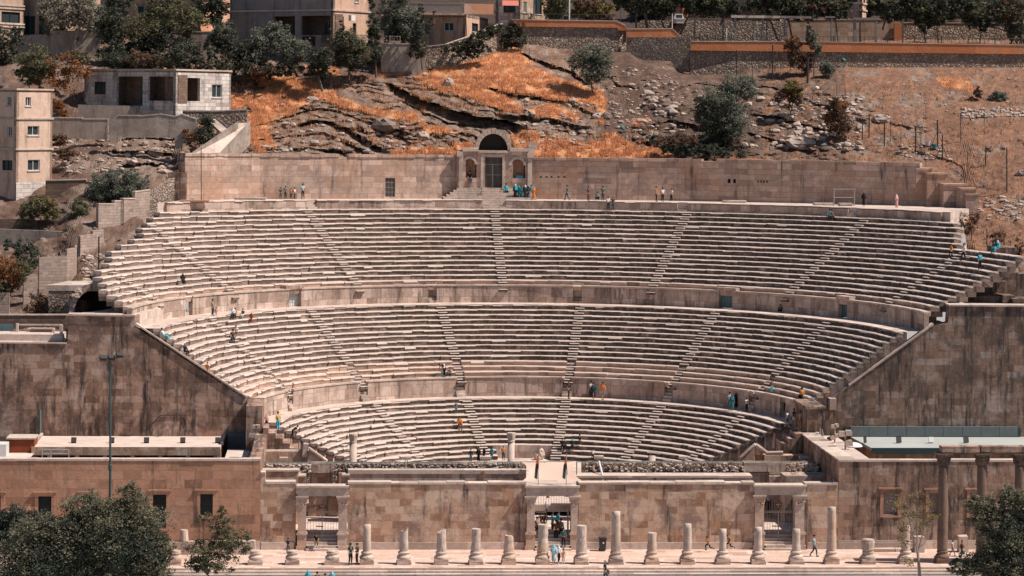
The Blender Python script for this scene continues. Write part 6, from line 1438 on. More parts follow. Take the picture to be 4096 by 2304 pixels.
# scaffold frame and flat wooden covers on the top terrace
sx = root('scaffold_frame', tuple(P(3375, 822, Y=68)), 'pale metal scaffold frame standing on the top terrace at right', 'scaffold frame')
mb = MB(); Ysf = 67.6
for x in (3336, 3418): a = P(x, 752, Y=Ysf); mb.tube([(a.x, Ysf, ZK), (a.x, Ysf, a.z)], .055, 6)
for y in (757, 790, 818): a = P(3336, y, Y=Ysf); b = P(3418, y, Y=Ysf); mb.tube([a, b], .04, 6)
mb.build('frame', M['bars'], sx)
for x0, x1, Y, lab, h in ((944, 1064, 74.0, 'flat pale wooden cover on the left of the top terrace', .1), (3250, 3330, 70, 'flat wooden cover on the top terrace left of the scaffold', .12), (3350, 3405, 68.4, 'low white box between the scaffold legs', .18), (2888, 2980, 75.6, 'flat wooden cover on the top terrace right of centre', .12), (762, 780, 68, 'small white block near the flagpole at the left end of the terrace', .25), (722, 838, 66.5, 'low brown kerb board at the left end of the terrace', .06)):
    a = P(x0, 820, Y=Y); b = P(x1, 820, Y=Y); mb = MB(); mb.box(a.x, b.x, Y-1.2, Y, ZK+h*.4, ZK+h+.1); mb.box(a.x+.1, b.x-.1, Y-1.1, Y-.1, ZK-.02, ZK+h*.4); tag(mb.build('cover', M['trim'] if 'brown' not in lab else M['facade_brown']), lab, 'cover')
# ------------------------------------------------ lamp mast, floodlight clusters, bin
lm = root('lamp_mast', tuple(P(437, 2330, Y=-8)), 'tall grey-green lamp mast with three floodlights at its top, standing in the left tree', 'lamp mast')
b = P(436, 2300, Y=-8); t = P(441, 1446, Y=-8)
mb = MB(); mb.tube([(b.x, -8, -.6), (b.x+.02, -8, 8), (t.x, -8, t.z)], [.12, .095, .06], 10); mb.lathe([(.14, 0), (.14, .35), (.1, .45)], (b.x+.01, -8, P(436, 1880, Y=-8).z), 10); mb.build('pole', M['teal_pole'], lm)
mb = MB(); a = P(398, 1437, Y=-8); c = P(500, 1428, Y=-8); mb.tube([a, c], .03, 6); mb.build('crossbar', M['teal_pole'], lm)
for x, y in ((412, 1432), (446, 1430), (478, 1420)):
    q = P(x, y, Y=-8.15); mb = MB(); mb.obox((q.x, q.y, q.z), .24, .2, .1, R_(20), (.5, .1)); f_ = mb.build('floodlight', M['dark_iron'], lm)
    mb = MB(); mb.obox((q.x, q.y-.14, q.z-.1), .16, .03, .07, R_(20), (.5, .1)); mb.build('lens', M['white_metal'], f_)
for lab, parts, base in (('cluster of square beige floodlights on a post at the corner of the right roof', [(3367, 1736, .24), (3393, 1732, .24), (3395, 1772, .25)], (3381, 1812, 15.5)), ('cluster of narrow beige floodlights turned sideways beside the square ones', [(3333, 1706, .15), (3346, 1702, .15), (3330, 1750, .15), (3347, 1742, .14)], (3339, 1783, 19.5)), ('cluster of beige floodlights facing away at the left roof corner', [(1018, 1707, .15), (1031, 1706, .15), (1008, 1740, .2), (1028, 1745, .17), (1018, 1785, .18), (1034, 1775, .14)], (1015, 1832, 20))):
    x, y, Y = base; q = P(x, y, Y=Y); r = root('floodlight_cluster', (q.x, Y, q.z), lab, 'floodlights'); ys = min(p[1] for p in parts)
    mb = MB(); t = P(x, ys+8, Y=Y); mb.tube([(q.x, Y, q.z-.3), (q.x, Y, t.z)], .07, 8)
    for px, py, s in parts: c = P(px, py, Y=Y); mb.tube([(q.x, Y, c.z-.2), (c.x, Y, c.z-.2)], .03, 5)
    mb.build('post', M['column'], r)
    for px, py, s in parts:
        c = P(px, py, Y=Y-.15); mb = MB(); mb.prism([(c.x-s*1.2, c.z-s*.9), (c.x+s*1.2, c.z-s*.9), (c.x+s*1.3, c.z+s*.5), (c.x+s*.9, c.z+s), (c.x-s*.9, c.z+s), (c.x-s*1.3, c.z+s*.5)], Y-.35, Y+.05); mb.build('floodlight', M['trim'], r)
    if x < 1100:
        mb = MB()
        for dx in (-.7, .5): mb.tube([(q.x, Y, t.z-1.2), (q.x+dx, Y-.4, q.z-.3)], .03, 5)
        mb.build('stay', M['dark_iron'], r)
ld = root('leaning_panel', tuple(P(3290, 1756, Y=26)), 'small grey panel in a frame leaning on the right side wall', 'panel')
a = P(3280, 1722, Y=24.3); b = P(3294, 1757, Y=23.8); mb = MB()
for x in (a.x, b.x): mb.tube([(x, 23.6, b.z), (x, 24.4, a.z+.1)], .03, 5)
mb.tube([(a.x, 24.4, a.z+.1), (b.x, 24.4, a.z+.1)], .03, 5); mb.build('frame', M['bars'], ld); mb = MB(); mb.box(a.x+.05, b.x-.05, 23.85, 23.9, b.z, a.z-.2); mb.build('face', M['cladding'], ld)
for x, y, Y, s, lab in ((3270, 1738, 23, .18, 'small round dish on a stub post beside the leaning panel'), (3320, 1768, 21, .22, 'small dark speaker box at the foot of the narrow floodlights')):
    q = P(x, y, Y=Y); mb = MB()
    if 'dish' in lab: mb.lathe([(.02, 0), (.1, .06), (s, .2)], tuple(q), 12); mb.tube([(q.x, Y, q.z), (q.x, Y, 7.2)], .05, 6)
    else: mb.box(q.x-s, q.x+s, Y, Y+.3, 7.22, q.z+.2); mb.box(q.x-s*.7, q.x+s*.7, Y-.02, Y, 7.3, q.z+.1)
    tag(mb.build('dish' if 'dish' in lab else 'speaker_box', M['white_metal'] if 'dish' in lab else M['dark_iron']), lab, 'equipment')
q = P(3410, 1814, Y=17); mb = MB(); mb.lathe([(.75, 0), (.6, .18), (.3, .3), (0, .34)], (q.x+.1, 17, 7.0), 14, top=False); tag(mb.build('domed_cover', M['white_paint']), 'small white domed cover on the right roof corner', 'cover')
q = P(3293, 1882, Y=15.0); mb = MB(); mb.box(q.x-.22, q.x+.3, 14.4, 15.0, P(3293, 1900, Y=14.5).z-.3, q.z+.25); mb.box(q.x-.18, q.x+.26, 14.36, 14.4, P(3293, 1900, Y=14.5).z-.2, q.z+.15); tag(mb.build('speaker', M['dark_iron']), 'dark loudspeaker box in the corner by the right side wall', 'loudspeaker')
# wheelie bin
q = P(2410, 2197, Y=YW-.8); r = root('rubbish_bin', (q.x, YW-.8, 0), 'dark grey wheeled rubbish bin against the stage wall', 'rubbish bin')
M['bin'] = flat('dark_grey_plastic', (.045, .04, .04), .5, .1)
mb = MB(); mb.prism([(q.x-.24, .08), (q.x+.22, .08), (q.x+.29, 1.0), (q.x-.27, 1.0)], YW-1.1, YW-.55); mb.build('body', M['bin'], r)
mb = MB(); mb.prism([(q.x-.3, 1.0), (q.x+.32, 1.0), (q.x+.3, 1.07), (q.x-.24, 1.1)], YW-1.14, YW-.5); mb.build('lid', M['bin'], r)
mb = MB(); mb.tube([(q.x-.3, YW-.62, .09), (q.x-.22, YW-.62, .09)], .09, 10); mb.tube([(q.x+.2, YW-.62, .09), (q.x+.28, YW-.62, .09)], .09, 10); mb.build('wheels', M['dark'], r)
mb = MB(); mb.box(q.x-.02, q.x+.1, YW-1.115, YW-1.1, .62, .74); mb.build('label', M['white_paint'], r)
# thin flagpole on the upper left wall
# electric cable drooping on the left wing wall
mb = MB(); mb.tube([P(590, 1520, Y=YA-.06), P(588, 1600, Y=YA-.06), P(572, 1680, Y=YA-.06), P(580, 1708, Y=YA-.06), P(610, 1695, Y=YA-.06), P(640, 1662, Y=YA-.06), P(740, 1660, Y=YA-.06), P(770, 1716, Y=YA-.06)], .035, 5); tag(mb.build('cable', M['dark_iron']), 'dark looping cable hanging on the left wing wall', 'cable')
mb = MB(); q = P(162, 1640, Y=YA-.1); mb.tube([(q.x, YA-.15, 5.5), (q.x, YA-.15, q.z)], .07, 6); tag(mb.build('drain_pipe', M['teal_metal']), 'thin grey vertical pipe on the left wing wall', 'pipe')
q = P(3290, 1660, Y=24.4); mb = MB(); mb.tube([(q.x+.1, 24.4, 7.5), (q.x+.0, 24.38, P(3288, 1638, Y=24.4).z)], .06, 6); tag(mb.build('drain_pipe', M['dark_iron']), 'dark vertical pipe at the inner end of the right wing wall', 'pipe')
# ================================================================== trees and shrubs
LM = {'olive': leafmat('olive_leaves', (.24, .245, .19), (.13, .14, .105)), 'dark': leafmat('dark_green_leaves', (.115, .12, .083), (.055, .063, .045)), 'green': leafmat('mid_green_leaves', (.21, .19, .10), (.10, .105, .065)),
 'grey': leafmat('dusty_pale_leaves', (.30, .25, .20), (.14, .14, .11)), 'orange': leafmat('rust_orange_leaves', (.38, .16, .06), (.24, .12, .055)), 'yellow': leafmat('yellow_green_leaves', (.30, .22, .08), (.16, .14, .06)), 'brown': leafmat('brown_twigs', (.22, .12, .08), (.13, .085, .06)),
 'front': leafmat('front_tree_leaves', (.27, .245, .16), (.14, .135, .095)), 'frontdark': leafmat('front_dark_leaves', (.10, .115, .085), (.055, .065, .05)), 'fir': leafmat('pale_fir_needles', (.17, .18, .12), (.08, .095, .07))}
M['bark'] = flat('brown_bark', (.13, .09, .07), .95, .3, 3); M['bark_pale'] = flat('pale_bark', (.34, .26, .21), .9, .25, 3)
def leaves(name, lobes, Y, n, size, mat, parent, seed=1, aspect=.5, clump=.45, droop=0.0, depth=1.0, hang=False):
    """lobes: (px, py, rx_px, ry_px[, dY]); leaf-sized faces gathered in clumps through the crown volume"""
    rg = np.random.default_rng(seed); sc = (Y+CD)/F; V = []; tot = sum(l[2]*l[3] for l in lobes)
    C = []
    for l in lobes:
        q = P(l[0], l[1], Y=Y+(l[4] if len(l) > 4 else 0)); rx, rz = l[2]*sc, l[3]*sc; m = max(8, int(n*2.4*l[2]*l[3]/tot))
        ncl = max(6, int(m/40))
        d = rg.normal(size=(ncl, 3)); d /= np.linalg.norm(d, axis=1)[:, None]; rr = rg.uniform(.35, 1.0, ncl)**.6
        bump_ = 1+.22*np.sin(d[:, 0]*7+seed)+.15*np.sin(d[:, 2]*9+d[:, 1]*5)
        cc = d*(rr*bump_)[:, None]*np.array([rx, rx*depth, rz])+np.array(q)
        k = rg.integers(0, ncl, m); cs = clump*min(rx, rz)*rg.uniform(.35, 1.0, ncl)
        p = cc[k]+rg.normal(size=(m, 3))*(cs[k]*.55)[:, None]*np.array([1, 1, .75 if not hang else 1.6])
        C.append(p)
    p = np.concatenate(C); m = len(p)
    a = rg.normal(size=(m, 3)); a[:, 2] = a[:, 2]*.6-droop; a /= np.linalg.norm(a, axis=1)[:, None]
    b = np.cross(a, rg.normal(size=(m, 3))); b /= np.linalg.norm(b, axis=1)[:, None]
    s = size*1.25*rg.uniform(.6, 1.4, m)[:, None]
    v = np.stack([p-a*s*.5, p+b*s*aspect*.5, p+a*s*.5, p-b*s*aspect*.5], 1).reshape(-1, 3)
    loc = np.array(parent.location); v = v-loc
    me = bpy.data.meshes.new(name); me.vertices.add(len(v)); me.vertices.foreach_set('co', v.astype(np.float32).ravel())
    me.loops.add(4*m); me.loops.foreach_set('vertex_index', np.arange(4*m, dtype=np.int32)); me.polygons.add(m)
    me.polygons.foreach_set('loop_start', np.arange(0, 4*m, 4, dtype=np.int32)); me.polygons.foreach_set('loop_total', np.full(m, 4, np.int32)); me.update(); me.validate()
    o = bpy.data.objects.new(name, me); COL.objects.link(o); o.parent = parent; me.materials.append(mat); return o
NT = [0]
def tree(name, label, base, Y, lobes, mat, n=1600, size=.26, trunk=.16, cat='tree', group=None, seed=None, bark='bark', droop=0, depth=.9, lobes2=None, mat2=None, clump=.45, hang=False, aspect=.5):
    NT[0] += 1; seed = seed or NT[0]*13+5; b = P(base[0], base[1], Y=Y); r = root(name, tuple(b), label, cat, group)
    leaves('crown', lobes, Y, n, size, LM[mat], r, seed, aspect, clump, droop, depth, hang)
    if lobes2: leaves('crown', lobes2, Y, n//2, size, LM[mat2], r, seed+1, aspect, clump, droop, depth, hang)
    rg = random.Random(seed); mb = MB(); lo = max(lobes, key=lambda l: l[1]); top = min(lobes, key=lambda l: l[1])
    c = P(lo[0], lo[1], Y=Y); t = P(top[0], top[1], Y=Y)
    mid = b.lerp(c, .5)+Vector((rg.uniform(-.2, .2), 0, 0)); mb.tube([b-Vector((0, 0, .6)), mid, c], [trunk, trunk*.8, trunk*.6], 8)
    for l in lobes:
        q = P(l[0], l[1], Y=Y); st_ = mid.lerp(c, rg.uniform(.3, .9)); mb.tube([st_, st_.lerp(q, .5)+Vector((0, rg.uniform(-.3, .3), .2)), q], [trunk*.5, trunk*.35, trunk*.15], 6)
        sc = (Y+CD)/F
        for k in range(3):
            e = q+Vector((rg.uniform(-.8, .8)*l[2]*sc, rg.uniform(-.5, .5)*l[2]*sc, rg.uniform(-.2, .8)*l[3]*sc)); mb.tube([q.lerp(st_, .3), e], [trunk*.2, trunk*.06], 5)
    mb.build('trunk', M[bark], r); return r
T = tree
T('tree', 'dark shaded tree mass at the far left edge below the white balconies', (20, 275), 100, [(25, 190, 55, 85), (-40, 180, 60, 90), (70, 150, 30, 45)], 'dark', 2200)
T('tree', 'dusty grey-leaved tree with pale branches at top left', (290, 190), 103, [(270, 50, 75, 60), (340, 70, 55, 55), (210, 30, 50, 45), (300, 0, 70, 40)], 'grey', 2400, bark='bark_pale')
T('tree', 'very dark narrow tree right of the dusty grey tree', (440, 300), 101, [(450, 90, 50, 60), (445, 180, 55, 70), (470, 240, 60, 45)], 'dark', 2600)
T('tree', 'big spreading olive-green tree near the teal framed window', (640, 260), 102, [(600, 110, 90, 70), (690, 60, 90, 65), (760, 90, 60, 60), (540, 170, 70, 45), (650, 10, 60, 50)], 'green', 4200, trunk=.25, lobes2=[(560, 200, 80, 45), (660, 170, 90, 50)], mat2='dark')
T('tree', 'small dark tree between the tan house and the large house', (862, 170), 104, [(860, 60, 42, 60), (872, 20, 38, 40)], 'dark', 1300)
T('shrub', 'rusty orange and green spreading shrub left of the white stone house', (230, 410), 89, [(150, 250, 70, 60), (110, 300, 50, 45), (330, 225, 50, 25)], 'green', 2200, .24, .1, 'shrub', lobes2=[(270, 260, 75, 60), (240, 320, 60, 60), (190, 330, 55, 35)], mat2='orange')
T('fir_tree', 'small pale layered fir at the roof corner of the white stone house', (850, 292), 96, [(850, 205, 26, 20), (850, 235, 60, 16), (850, 258, 75, 14), (840, 275, 70, 12)], 'fir', 1500, .22, .1, 'fir tree')
T('shrub', 'dark undergrowth beneath the big olive-green tree above the white stone house', (600, 285), 98, [(480, 240, 60, 45), (560, 255, 80, 35), (650, 245, 80, 40), (740, 215, 60, 50), (760, 260, 60, 30)], 'dark', 3400, .24, .06, 'thicket', lobes2=[(560, 240, 90, 30)], mat2='brown')
T('shrub', 'dark shaded thicket along the slope under the grey olives', (1100, 310), 96.5, [(1000, 270, 60, 35), (1090, 285, 70, 26), (1190, 285, 70, 24), (900, 280, 60, 30), (1300, 300, 50, 20)], 'dark', 2600, .22, .05, 'thicket', lobes2=[(1050, 290, 90, 20)], mat2='brown')
T('tree', 'grey-green tree filling the gap between the dusty tree and the very dark one', (390, 210), 105, [(380, 60, 50, 50), (400, 130, 45, 45), (210, 110, 50, 40), (320, 150, 50, 30)], 'olive', 1900, .26)
T('tree', 'dusty tree between the round green tree and the low pink house', (1470, 190), 106, [(1450, 190, 40, 30), (1540, 200, 40, 28)], 'olive', 900, .24)
T('tree', 'dark evergreen mass behind the tan houses at top left', (760, 120), 112, [(820, 10, 60, 50), (480, 20, 60, 50), (400, 120, 50, 60)], 'dark', 2200, .28)
T('tree', 'dark green bush mass left of the grey olives', (930, 290), 98, [(900, 150, 60, 55), (950, 220, 70, 60), (850, 170, 40, 30)], 'dark', 2600)
T('olive_tree', 'grey olive tree in front of the shaded porch house', (1050, 285), 98, [(1090, 120, 40, 40), (1060, 180, 75, 60), (1130, 150, 45, 45), (1020, 220, 60, 50)], 'olive', 3000, .24, cat='olive tree')
T('olive_tree', 'smaller grey olive tree just right of the bigger olive', (1190, 285), 97, [(1190, 200, 60, 50), (1150, 240, 50, 35)], 'olive', 1800, .24, cat='olive tree')
T('tree', 'dark low tree on the slope below the porch house', (1290, 345), 95, [(1290, 230, 48, 40), (1270, 275, 38, 30)], 'dark', 1300)
T('cedar_tree', 'wide dark conifer in front of the peach sunlit wall', (1395, 300), 98, [(1390, 160, 50, 35), (1400, 200, 75, 45), (1400, 245, 70, 35), (1370, 120, 12, 45)], 'dark', 2600, .22, .14, 'conifer', lobes2=[(1395, 180, 70, 60)], mat2='green')
T('cypress_tree', 'tall thin cypress at the right edge of the peach wall', (1505, 290), 99, [(1487, 20, 14, 45), (1490, 90, 20, 55), (1500, 160, 28, 50), (1510, 215, 30, 35)], 'dark', 1800, .2, .12, 'cypress')
T('tree', 'big round dusty green tree beside the railed roof terrace', (1600, 250), 103, [(1590, 50, 75, 60), (1620, 110, 60, 60), (1550, 110, 40, 50), (1600, -10, 60, 40)], 'olive', 3600, .24, lobes2=[(1610, 130, 60, 45)], mat2='dark')
T('cypress_tree', 'thin dark cypress in front of the low pink house', (1690, 260), 100, [(1685, 20, 10, 45), (1682, 90, 15, 50), (1672, 150, 28, 50), (1672, 210, 32, 30)], 'dark', 1400, .2, .1, 'cypress')
T('cypress_tree', 'slender leaning dark sapling against the low pink house', (1705, 190), 101, [(1738, 60, 7, 22), (1725, 90, 9, 22), (1708, 120, 12, 25)], 'dark', 360, .2, .06, 'sapling')
T('ivy_hedge', 'dark ivy hedge climbing diagonally below the low pink house', (1850, 230), 100.8, [(1790, 200, 30, 14), (1840, 185, 36, 22), (1890, 165, 36, 26), (1940, 140, 36, 26), (1985, 120, 34, 28), (1860, 215, 50, 18), (1925, 195, 40, 20)], 'dark', 3400, .2, .05, 'hedge')
T('shrub', 'dark brown-green thicket left of the highest orange parapet', (2060, 200), 106, [(2050, 120, 38, 40), (2030, 165, 34, 30), (2080, 160, 26, 30)], 'dark', 1500, .22, .06, 'shrub', lobes2=[(2060, 110, 34, 24), (2050, 170, 30, 20)], mat2='brown')
T('willow_tree', 'weeping feathery green tree at the top centre left of the pale pole', (2230, 82), 115, [(2225, 10, 50, 40), (2215, 50, 40, 30)], 'green', 1700, .26, .16, hang=True)
T('shrub', 'pale flowering bushes behind the highest parapet', (2350, 84), 117, [(2340, 50, 45, 22), (2410, 40, 50, 30), (2300, 60, 25, 15)], 'yellow', 1400, .26, .05, 'shrub', lobes2=[(2380, 60, 60, 18), (2350, 15, 70, 30)], mat2='brown')
T('shrub', 'dark green backdrop hedge behind the pine trunks', (2500, 90), 130, [(2440, 10, 80, 40), (2560, 40, 90, 40), (2820, 20, 120, 50), (3060, 20, 120, 50), (2300, -20, 120, 50), (2100, -40, 90, 40), (2700, 30, 90, 50), (3550, 30, 120, 60), (3750, 40, 120, 60), (3950, 50, 140, 70)], 'dark', 5200, .45, .05, 'hedge')
for i, (bx_, by, tr, lb, lab) in enumerate(((2545, 92, .2, [(2540, 10, 55, 40), (2500, -10, 50, 30)], 'pine with a forked trunk, leftmost of the pines behind the highest parapet'), (2590, 112, .34, [(2590, 0, 60, 35), (2570, 30, 25, 20)], 'pine with the thickest trunk behind the middle parapet'), (2665, 116, .2, [(2660, 25, 45, 38), (2640, 50, 26, 24)], 'pine with low dark foliage left of the pickup truck'), (2722, 116, .26, [(2740, 0, 50, 30), (2780, 30, 35, 30)], 'straight pine trunk just right of the pickup truck'), (2880, 80, .2, [(2860, 20, 60, 40), (2920, 30, 50, 35), (2830, 0, 50, 30)], 'broad dark pine above the left end of the pergola'), (3120, 160, .22, [(3090, 0, 70, 30), (3040, 10, 50, 26)], 'dark pine above the middle of the pergola'), (3175, 168, .24, [(3180, 30, 60, 45), (3150, 60, 30, 20)], 'dark pine with its trunk behind the third pergola post'), (3225, 168, .3, [(3240, 40, 55, 45), (3260, 10, 50, 40)], 'dark pine with brownish foliage left of the tower house'), (3355, 165, .16, [(3340, 40, 50, 42), (3370, 10, 34, 30)], 'pine touching the left side of the tower house'), (3530, 100, .2, [(3530, 20, 50, 40), (3560, 50, 40, 30), (3500, 10, 26, 34)], 'greyish pine right of the tower house'),
        (3705, 175, .16, [(3690, 60, 60, 45), (3650, 20, 60, 40), (3700, 115, 34, 14)], 'dark pine with a long low branch over the rough garden wall'), (3755, 175, .14, [(3750, 60, 40, 45), (3770, 20, 45, 40)], 'dark pine second from the low-branched one'), (3918, 175, .14, [(3900, 60, 45, 50), (3860, 15, 50, 35), (3940, 100, 26, 20)], 'dark pine standing left of the big black one at the right edge'), (4030, 182, .24, [(4030, 60, 70, 75), (4070, 120, 55, 65), (3990, 20, 70, 55), (4100, 40, 60, 60), (3820, 20, 90, 50), (3600, 10, 70, 45)], 'big nearly black pine in the upper right corner'))):
    T('pine_tree', lab, (bx_, by), 112.5 if i not in (5, 6, 7) else 111.8, lb, 'dark', 2100, .3, tr*.6, 'pine tree', lobes2=[(l[0], l[1]-l[3]*.3, l[2]*.9, l[3]*.7) for l in lb[:1]], mat2='brown' if i in (7, 8, 13) else 'green')
T('olive_tree', 'rounded grey-green olive on the slope below the fieldstone wall', (2370, 350), 97, [(2370, 215, 55, 35), (2320, 250, 50, 40), (2410, 250, 45, 45), (2365, 290, 60, 42)], 'olive', 4200, .2, .1, 'olive tree')
T('shrub', 'large drooping grey-green bush in the middle of the right slope', (2890, 600), 86, [(2950, 350, 70, 45), (2880, 400, 85, 60), (2840, 470, 60, 60), (2930, 480, 65, 70), (3000, 360, 36, 40)], 'olive', 7000, .2, .12, 'bush', lobes2=[(2880, 520, 75, 60), (2820, 440, 40, 50)], mat2='dark', droop=.5)
T('shrub', 'dark low scrub added as shade between the big bush and the upper wall top', (2780, 625), 83.5, [(2700, 590, 70, 26), (2800, 600, 80, 30), (2930, 610, 80, 26), (2620, 560, 40, 20)], 'dark', 2600, .18, .05, 'scrub', lobes2=[(2680, 560, 70, 24), (2760, 560, 50, 26)], mat2='brown')  # scrub added to darken the ground where the big bush's shade lies
T('shrub', 'yellow and rust bush right of the large drooping bush', (3160, 440), 91, [(3165, 350, 42, 26), (3190, 375, 30, 26)], 'yellow', 1300, .2, .06, 'bush', lobes2=[(3140, 385, 42, 32), (3190, 400, 36, 26)], mat2='brown')
T('shrub', 'tall thin rusty brown bush against the long orange parapet', (3200, 310), 104, [(3170, 185, 34, 32), (3190, 230, 50, 40), (3230, 260, 36, 36)], 'brown', 1600, .2, .08, 'bush', lobes2=[(3170, 175, 34, 24)], mat2='orange')
T('tree', 'airy grey-green small tree crossing the orange parapet', (3255, 320), 103.5, [(3250, 150, 28, 28), (3265, 200, 26, 30), (3240, 120, 14, 18)], 'olive', 900, .2, .07)
T('shrub', 'round green bush at the foot of the airy small tree', (3305, 310), 102.5, [(3308, 275, 28, 30)], 'olive', 700, .2, .05, 'bush')
T('shrub', 'brown and orange bushy growth among the right ledges', (3350, 560), 84, [(3340, 430, 34, 40), (3360, 500, 42, 50)], 'brown', 2200, .2, .06, 'bush', lobes2=[(3320, 470, 26, 22), (3350, 420, 30, 20)], mat2='orange')
T('shrub', 'spiky brown bush on the far right slope, left of the round one', (3885, 450), 92, [(3885, 415, 28, 26), (3910, 375, 16, 28)], 'brown', 900, .2, .05, 'bush')
T('shrub', 'round grey bush on the far right slope', (3985, 430), 92.5, [(3988, 395, 32, 32)], 'olive', 900, .2, .05, 'bush')
T('shrub', 'wispy brown bush beside the broken right end of the seats', (3830, 900), 58, [(3825, 870, 30, 34), (3870, 900, 40, 40), (3905, 880, 34, 36)], 'brown', 900, .14, .04, 'bush')
T('shrub', 'wispy rusty bush near the right edge above the outer wall', (4080, 1040), 50, [(4075, 1010, 22, 60), (3990, 950, 40, 30)], 'brown', 900, .14, .04, 'bush', lobes2=[(4078, 1040, 18, 30)], mat2='orange')
T('shrub', 'tiny dark tuft on the right slope above the long post', (4050, 560), 84, [(4055, 545, 22, 12)], 'brown', 300, .16, .03, 'bush')
T('olive_tree', 'wide grey olive bush above the stepped block wall at left', (470, 815), 65.5, [(480, 705, 70, 32), (400, 745, 60, 45), (540, 730, 55, 40), (470, 765, 90, 42)], 'olive', 5200, .17, .1, 'olive tree', lobes2=[(450, 790, 90, 30)], mat2='dark')
T('shrub', 'green and golden bush in front of the cream block', (150, 890), 62, [(150, 825, 58, 40), (110, 850, 46, 34), (190, 850, 48, 36)], 'green', 2200, .17, .08, 'bush', lobes2=[(180, 815, 45, 26), (205, 850, 36, 26)], mat2='yellow')
T('shrub', 'smaller dark green bush right of the golden one', (320, 895), 61.5, [(320, 835, 38, 40), (300, 860, 34, 30)], 'green', 1300, .17, .06, 'bush')
T('shrub', 'small orange bush beside the cream block roof level', (222, 470), 87, [(222, 420, 32, 30), (250, 450, 30, 20)], 'orange', 800, .18, .05, 'bush')
T('shrub', 'dark and rust bush at the foot of the concrete ramp', (790, 610), 78, [(830, 490, 30, 26), (820, 540, 40, 36)], 'dark', 1500, .18, .06, 'bush', lobes2=[(760, 550, 42, 34), (740, 530, 28, 18)], mat2='orange')
T('tree', 'small orange-leaved tree at the left edge above the lowest block wall', (12, 1235), 43, [(30, 1070, 50, 48), (60, 1110, 45, 42), (-20, 1090, 50, 60)], 'orange', 3000, .15, .07, lobes2=[(20, 1150, 55, 24), (90, 1080, 40, 40)], mat2='green')
T('shrub', 'straggly dark bush left of the tunnel mouth', (180, 1270), 40.8, [(150, 1200, 40, 34), (130, 1240, 44, 24), (230, 1225, 34, 44)], 'brown', 1500, .14, .05, 'bush', lobes2=[(225, 1240, 34, 36)], mat2='dark')
T('shrub', 'dark scrub in the gully behind the orange tree', (110, 1120), 50, [(110, 1040, 50, 60), (60, 990, 50, 30)], 'dark', 1200, .2, .05, 'bush')
T('shrub', 'orange dry bush behind the lower right of the cream block', (245, 640), 76, [(240, 560, 30, 24), (270, 620, 34, 24)], 'brown', 900, .2, .05, 'bush')
# foreground trees
T('tree', 'large leafy tree filling the lower left corner around the lamp mast', (350, 2420), -13, [(520, 1990, 60, 50), (350, 2030, 90, 60), (560, 2090, 90, 90), (420, 2150, 150, 120), (250, 2200, 130, 120), (560, 2230, 90, 100), (80, 2260, 140, 110), (420, 2300, 160, 70), (650, 2190, 45, 70), (630, 2290, 70, 60), (170, 2120, 110, 60), (470, 2060, 70, 60)], 'front', 32000, .14, .25, clump=.38, lobes2=[(300, 2120, 110, 70), (480, 2180, 150, 110), (200, 2250, 180, 90)], mat2='frontdark', depth=.7)
T('tree', 'dark rounded treetop at the left edge behind the large leafy tree', (60, 2300), -7, [(60, 2080, 90, 50), (-40, 2110, 80, 70), (160, 2110, 90, 55), (80, 2160, 160, 80)], 'frontdark', 12000, .14, .2, clump=.35, depth=.7)
T('tree', 'small feathery young tree between the big tree and the column bases', (900, 2380), -11, [(880, 2040, 22, 30), (885, 2100, 48, 36), (920, 2150, 75, 40), (815, 2070, 24, 22), (830, 2200, 80, 50), (950, 2190, 50, 36), (850, 2250, 90, 40), (790, 2260, 50, 36)], 'green', 4200, .13, .07, clump=.5, depth=.7)
T('tree', 'dense leafy tree in the lower right corner', (4020, 2440), -12, [(4030, 1990, 60, 45), (3920, 2020, 60, 38), (4090, 2040, 60, 70), (3970, 2090, 80, 60), (4040, 2170, 110, 90), (3960, 2250, 90, 70), (3850, 2270, 70, 36), (4060, 2280, 110, 70)], 'front', 19000, .14, .2, clump=.38, lobes2=[(4040, 2130, 90, 80), (4040, 2240, 110, 70)], mat2='frontdark', depth=.7)
bt = P(3668, 2420, Y=-11); r = root('bare_tree', tuple(bt), 'thin nearly bare tree with forked pale branches and a few yellow leaves', 'tree')
mb = MB()
def br(pts, r0, r1): mb.tube([P(x, y, Y=-11) for x, y in pts], list(np.linspace(r0, r1, len(pts))), 7)
br([(3684, 2420), (3678, 2290), (3670, 2200)], .14, .10); br([(3670, 2200), (3652, 2140), (3635, 2060), (3615, 1990)], .08, .02); br([(3670, 2200), (3668, 2120), (3655, 2030), (3648, 1970)], .07, .02); br([(3672, 2205), (3690, 2140), (3705, 2070), (3722, 2020)], .07, .02); br([(3640, 2080), (3610, 2040), (3588, 2020)], .03, .012); br([(3672, 2195), (3700, 2170), (3730, 2120)], .05, .015); br([(3650, 2140), (3620, 2110), (3600, 2100)], .04, .012); br([(3690, 2140), (3680, 2080), (3690, 2030)], .04, .012); br([(3668, 2180), (3640, 2180), (3610, 2150)], .04, .01)
mb.build('trunk', M['bark_pale'], r)
leaves('crown', [(3600, 2020, 34, 30), (3650, 1990, 30, 26), (3635, 2050, 40, 30), (3700, 2040, 34, 30), (3730, 2060, 26, 24), (3600, 2100, 30, 30), (3690, 2100, 40, 34), (3620, 2170, 30, 24), (3640, 2250, 26, 16)], -11, 620, .13, LM['yellow'], r, 5, .5, .9)
